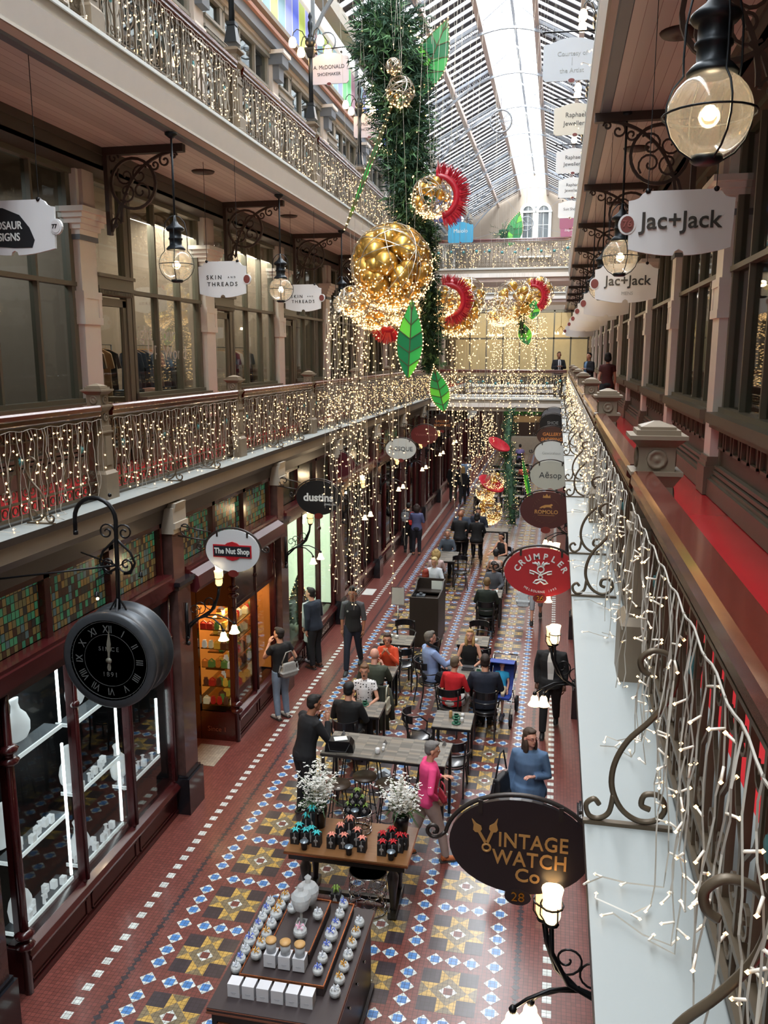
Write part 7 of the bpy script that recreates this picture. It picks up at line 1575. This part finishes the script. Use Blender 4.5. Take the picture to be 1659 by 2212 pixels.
for i, (y, c) in enumerate(((12.95, '#5a6878'), (13.25, '#2b2f3a'), (13.9, '#b58c84'), (14.5, '#23262d'))):
    g = MB(); 
    for j in range(4): g.box(-.14+.004*j, .14-.003*j, -.12, .12, .025*j, .025*j+.022)
    o = g.build('folded_jeans', [M('folded '+c, c, .85)], loc=(-7.05, y, L1+1.0)); tag(o, '%s stack of folded clothes on the boutique window ledge' % ORD[i], 'folded clothes', 'folded clothes')
g = MB(); g.box(-7.25, -6.85, 12.6, 15.2, L1+.92, L1+.998); o = g.build('window_ledge', [M('taupe plinth')]); tag(o, 'deep display ledge inside the first boutique window', 'ledge')
t = thing('window_lettering', 'thin white handwritten words on the first boutique window', 'lettering', (-6.735, 13.5, L1+1.9))
wl_ = M('white script', '#d8d4cc', .5)
for s_, y, z in (('Light', -.45, .12), ('Up', -.1, -.12), ('Your', .42, .12), ('World', .75, -.2)): text(s_, .34, wl_, t, (0, y, z), (PI/2, 0, PI/2), .001).rotation_euler.rotate_axis('Y', -.0)
t = thing('wall_picture', 'dark framed picture on the boutique back wall', 'picture', (-9.15, 18.3, L1+2.3)); g = MB(); g.m(0).box(0, .03, -.8, .8, -.55, .55); g.m(1).box(.03, .035, -.74, .74, -.49, .49); g.build('frame', [blk, M('muted red blue print', '#5a3f40', .6, var=.8, scale=3)], t)
# golden ornaments in the corner boutique
rr = random.Random(12)
for i in range(16):
    y, z, r_ = rr.uniform(8.6, 9.9), L1+rr.uniform(1.15, 3.3), rr.choice((.04, .06, .09)); g = MB(); g.ball((0, 0, 0), r_, 14); g.tube([(0, 0, r_), (0, 0, L1+4.1-z)], .002, 3); o = g.build('hanging_ornament', [M('glowing amber resin', '#c8a070', .2, .3, emis=.12)], loc=(-7.3+rr.uniform(-.2, .1), y, z)); tag(o, '%s amber ornament on a thread in the corner boutique window, %s along' % ({.04: 'small', .06: 'medium', .09: 'large'}[r_], ORD[i]), 'ornament', 'amber ornaments')  # resin carries a faint emissive glow of its own colour
# lower far decoration hanging between the tables
bauble_ball(1056, 1105, 29, .45, 'low hanging gold sphere of lights above the far cafe tables', 21, 700, 14); bauble_ball(1048, 1062, 29.3, .32, 'middle low gold sphere of lights above the far tables', 22, 400, 10); bauble_ball(1068, 1040, 29.6, .33, 'upper low gold sphere of lights above the far tables', 23, 400, 10)
garland('fir_garland', [atY(1105, 885, 33), atY(1095, 960, 32), atY(1102, 1040, 30), atY(1108, 1130, 29)], [.25, .35, .35, .25], 'long far fir garland hanging down to the far tables', 90, 9)
leaf(1138, 1040, 29.5, 2.0, .09, -12, 'slender far leaf strand strung with lights', 0, 9); 
for i, (px, py, y, r_) in enumerate(((1058, 1050, 29.4, .5), (1075, 965, 31, .45))):
    c = atY(px, py, y); t = thing('red_disc_flower', ['glossy red dish flower on the low gold spheres', 'glossy red dish flower higher on the far garland'][i], 'decoration', c, 0); t.rotation_euler = (.3, .5, 0); g = MB(); g.lathe([(0, 0), (r_*.6, -.03), (r_, .12), (r_*.95, .14), (r_*.5, .02), (0, .03)], (0, 0, 0), 24); g.build('petal_dish', [redm], t)
light_fall(-3.2, -2.2, 31, 32, 4.3, .8, 3.6, 24, 'far fall of fairy lights under the lower bridge', 5, .018)
# ------------------------------------------------------------ suspension wires of the hanging decorations
for o in list(COL.objects):
    if o.type == 'EMPTY' and not o.parent and o.get('category') in ('decoration', 'garland') or (o.name.startswith('light_waterfall') and not o.parent):
        c = o.location; zt = (16.7-.52*max(0, abs(c.x+2)-.8)) if c.z > 5.5 or c.y > 30 else 4.2
        g = MB()
        for dx in (-.05, .05): g.tube([(0, 0, .2), (dx*8, 0, zt-c.z)], .0022, 4)
        w_ = g.build('suspension_wire', [netw], loc=c); w = o['label'].split(); tag(w_, 'thin wires holding up the '+' '.join(w[:11]), 'wire')
# ------------------------------------------------------------ far end of the galleries, lit shopfront
lit = M('lit boutique interior', '#d8b98a', .6, emis=.45, ecol='#d9b98c'); litc = M('lit panel glow', '#ffe6b8', .5, emis=4, ecol='#ffdca0')  # lit: interior lighting put into the back wall as emission
t = thing('window_70', 'lit shopfront closing the far end of the first floor gallery', 'window', (-2.3, 52, L1), kind='structure')
g = MB(); g.box(-4.0, 4.0, 1.2, 1.25, .3, 4.2); g.build('display_back', [lit], t)
g = MB()
for i in range(9): x = -4+i; g.box(x-.04, x+.04, 0, .1, 0, 4.3)
for z in (.3, 2.6, 4.2): g.box(-4, 4, 0, .1, z, z+.1)
g.box(-4, 4, 0, .2, 0, .4); g.build('window_frame', [olive], t)
g = MB(); g.box(-4, 4, .03, .035, .4, 4.2); g.build('pane', [glass], t)
for i, (x, z) in enumerate(((-3.2, 2.9), (-1.5, 2.8), (.6, 2.9), (2.4, 2.9))):
    r = thing('chandelier', '%s glowing chandelier in the far lit shopfront' % ORD[i], 'chandelier', (-2.3+x, 52.6, L1+z), 0, 'far chandeliers'); g = MB()
    for a in range(6): g.tube([(0, 0, .5), (.35*math.cos(a*1.05), .3*math.sin(a*1.05), .1)], .012, 4)
    g.tube([(0, 0, .4), (0, 0, 1.3)], .015, 4); g.build('arm', [goldm], r); g = MB()
    for a in range(6): g.lathe([(.03, .1), (.08, -.05), (0, -.06)], (.35*math.cos(a*1.05), .3*math.sin(a*1.05), .05), 8)
    g.build('shades', [litc], r)['kind'] = 'stuff'
for y in (41, 46, 51): area('far_gallery_fill', (-2.3, y, 9.0), (0, 0, 0), 5, 2, 60, (1, .9, .75))  # unseen fill lights added to brighten the far gallery
for y in (38, 45, 53): area('far_hall_fill', (-2.2, y, 4.1), (0, 0, 0), 3, 3, 40, (1, .92, .82))  # same kind of added fill for the far ground floor, no fitting
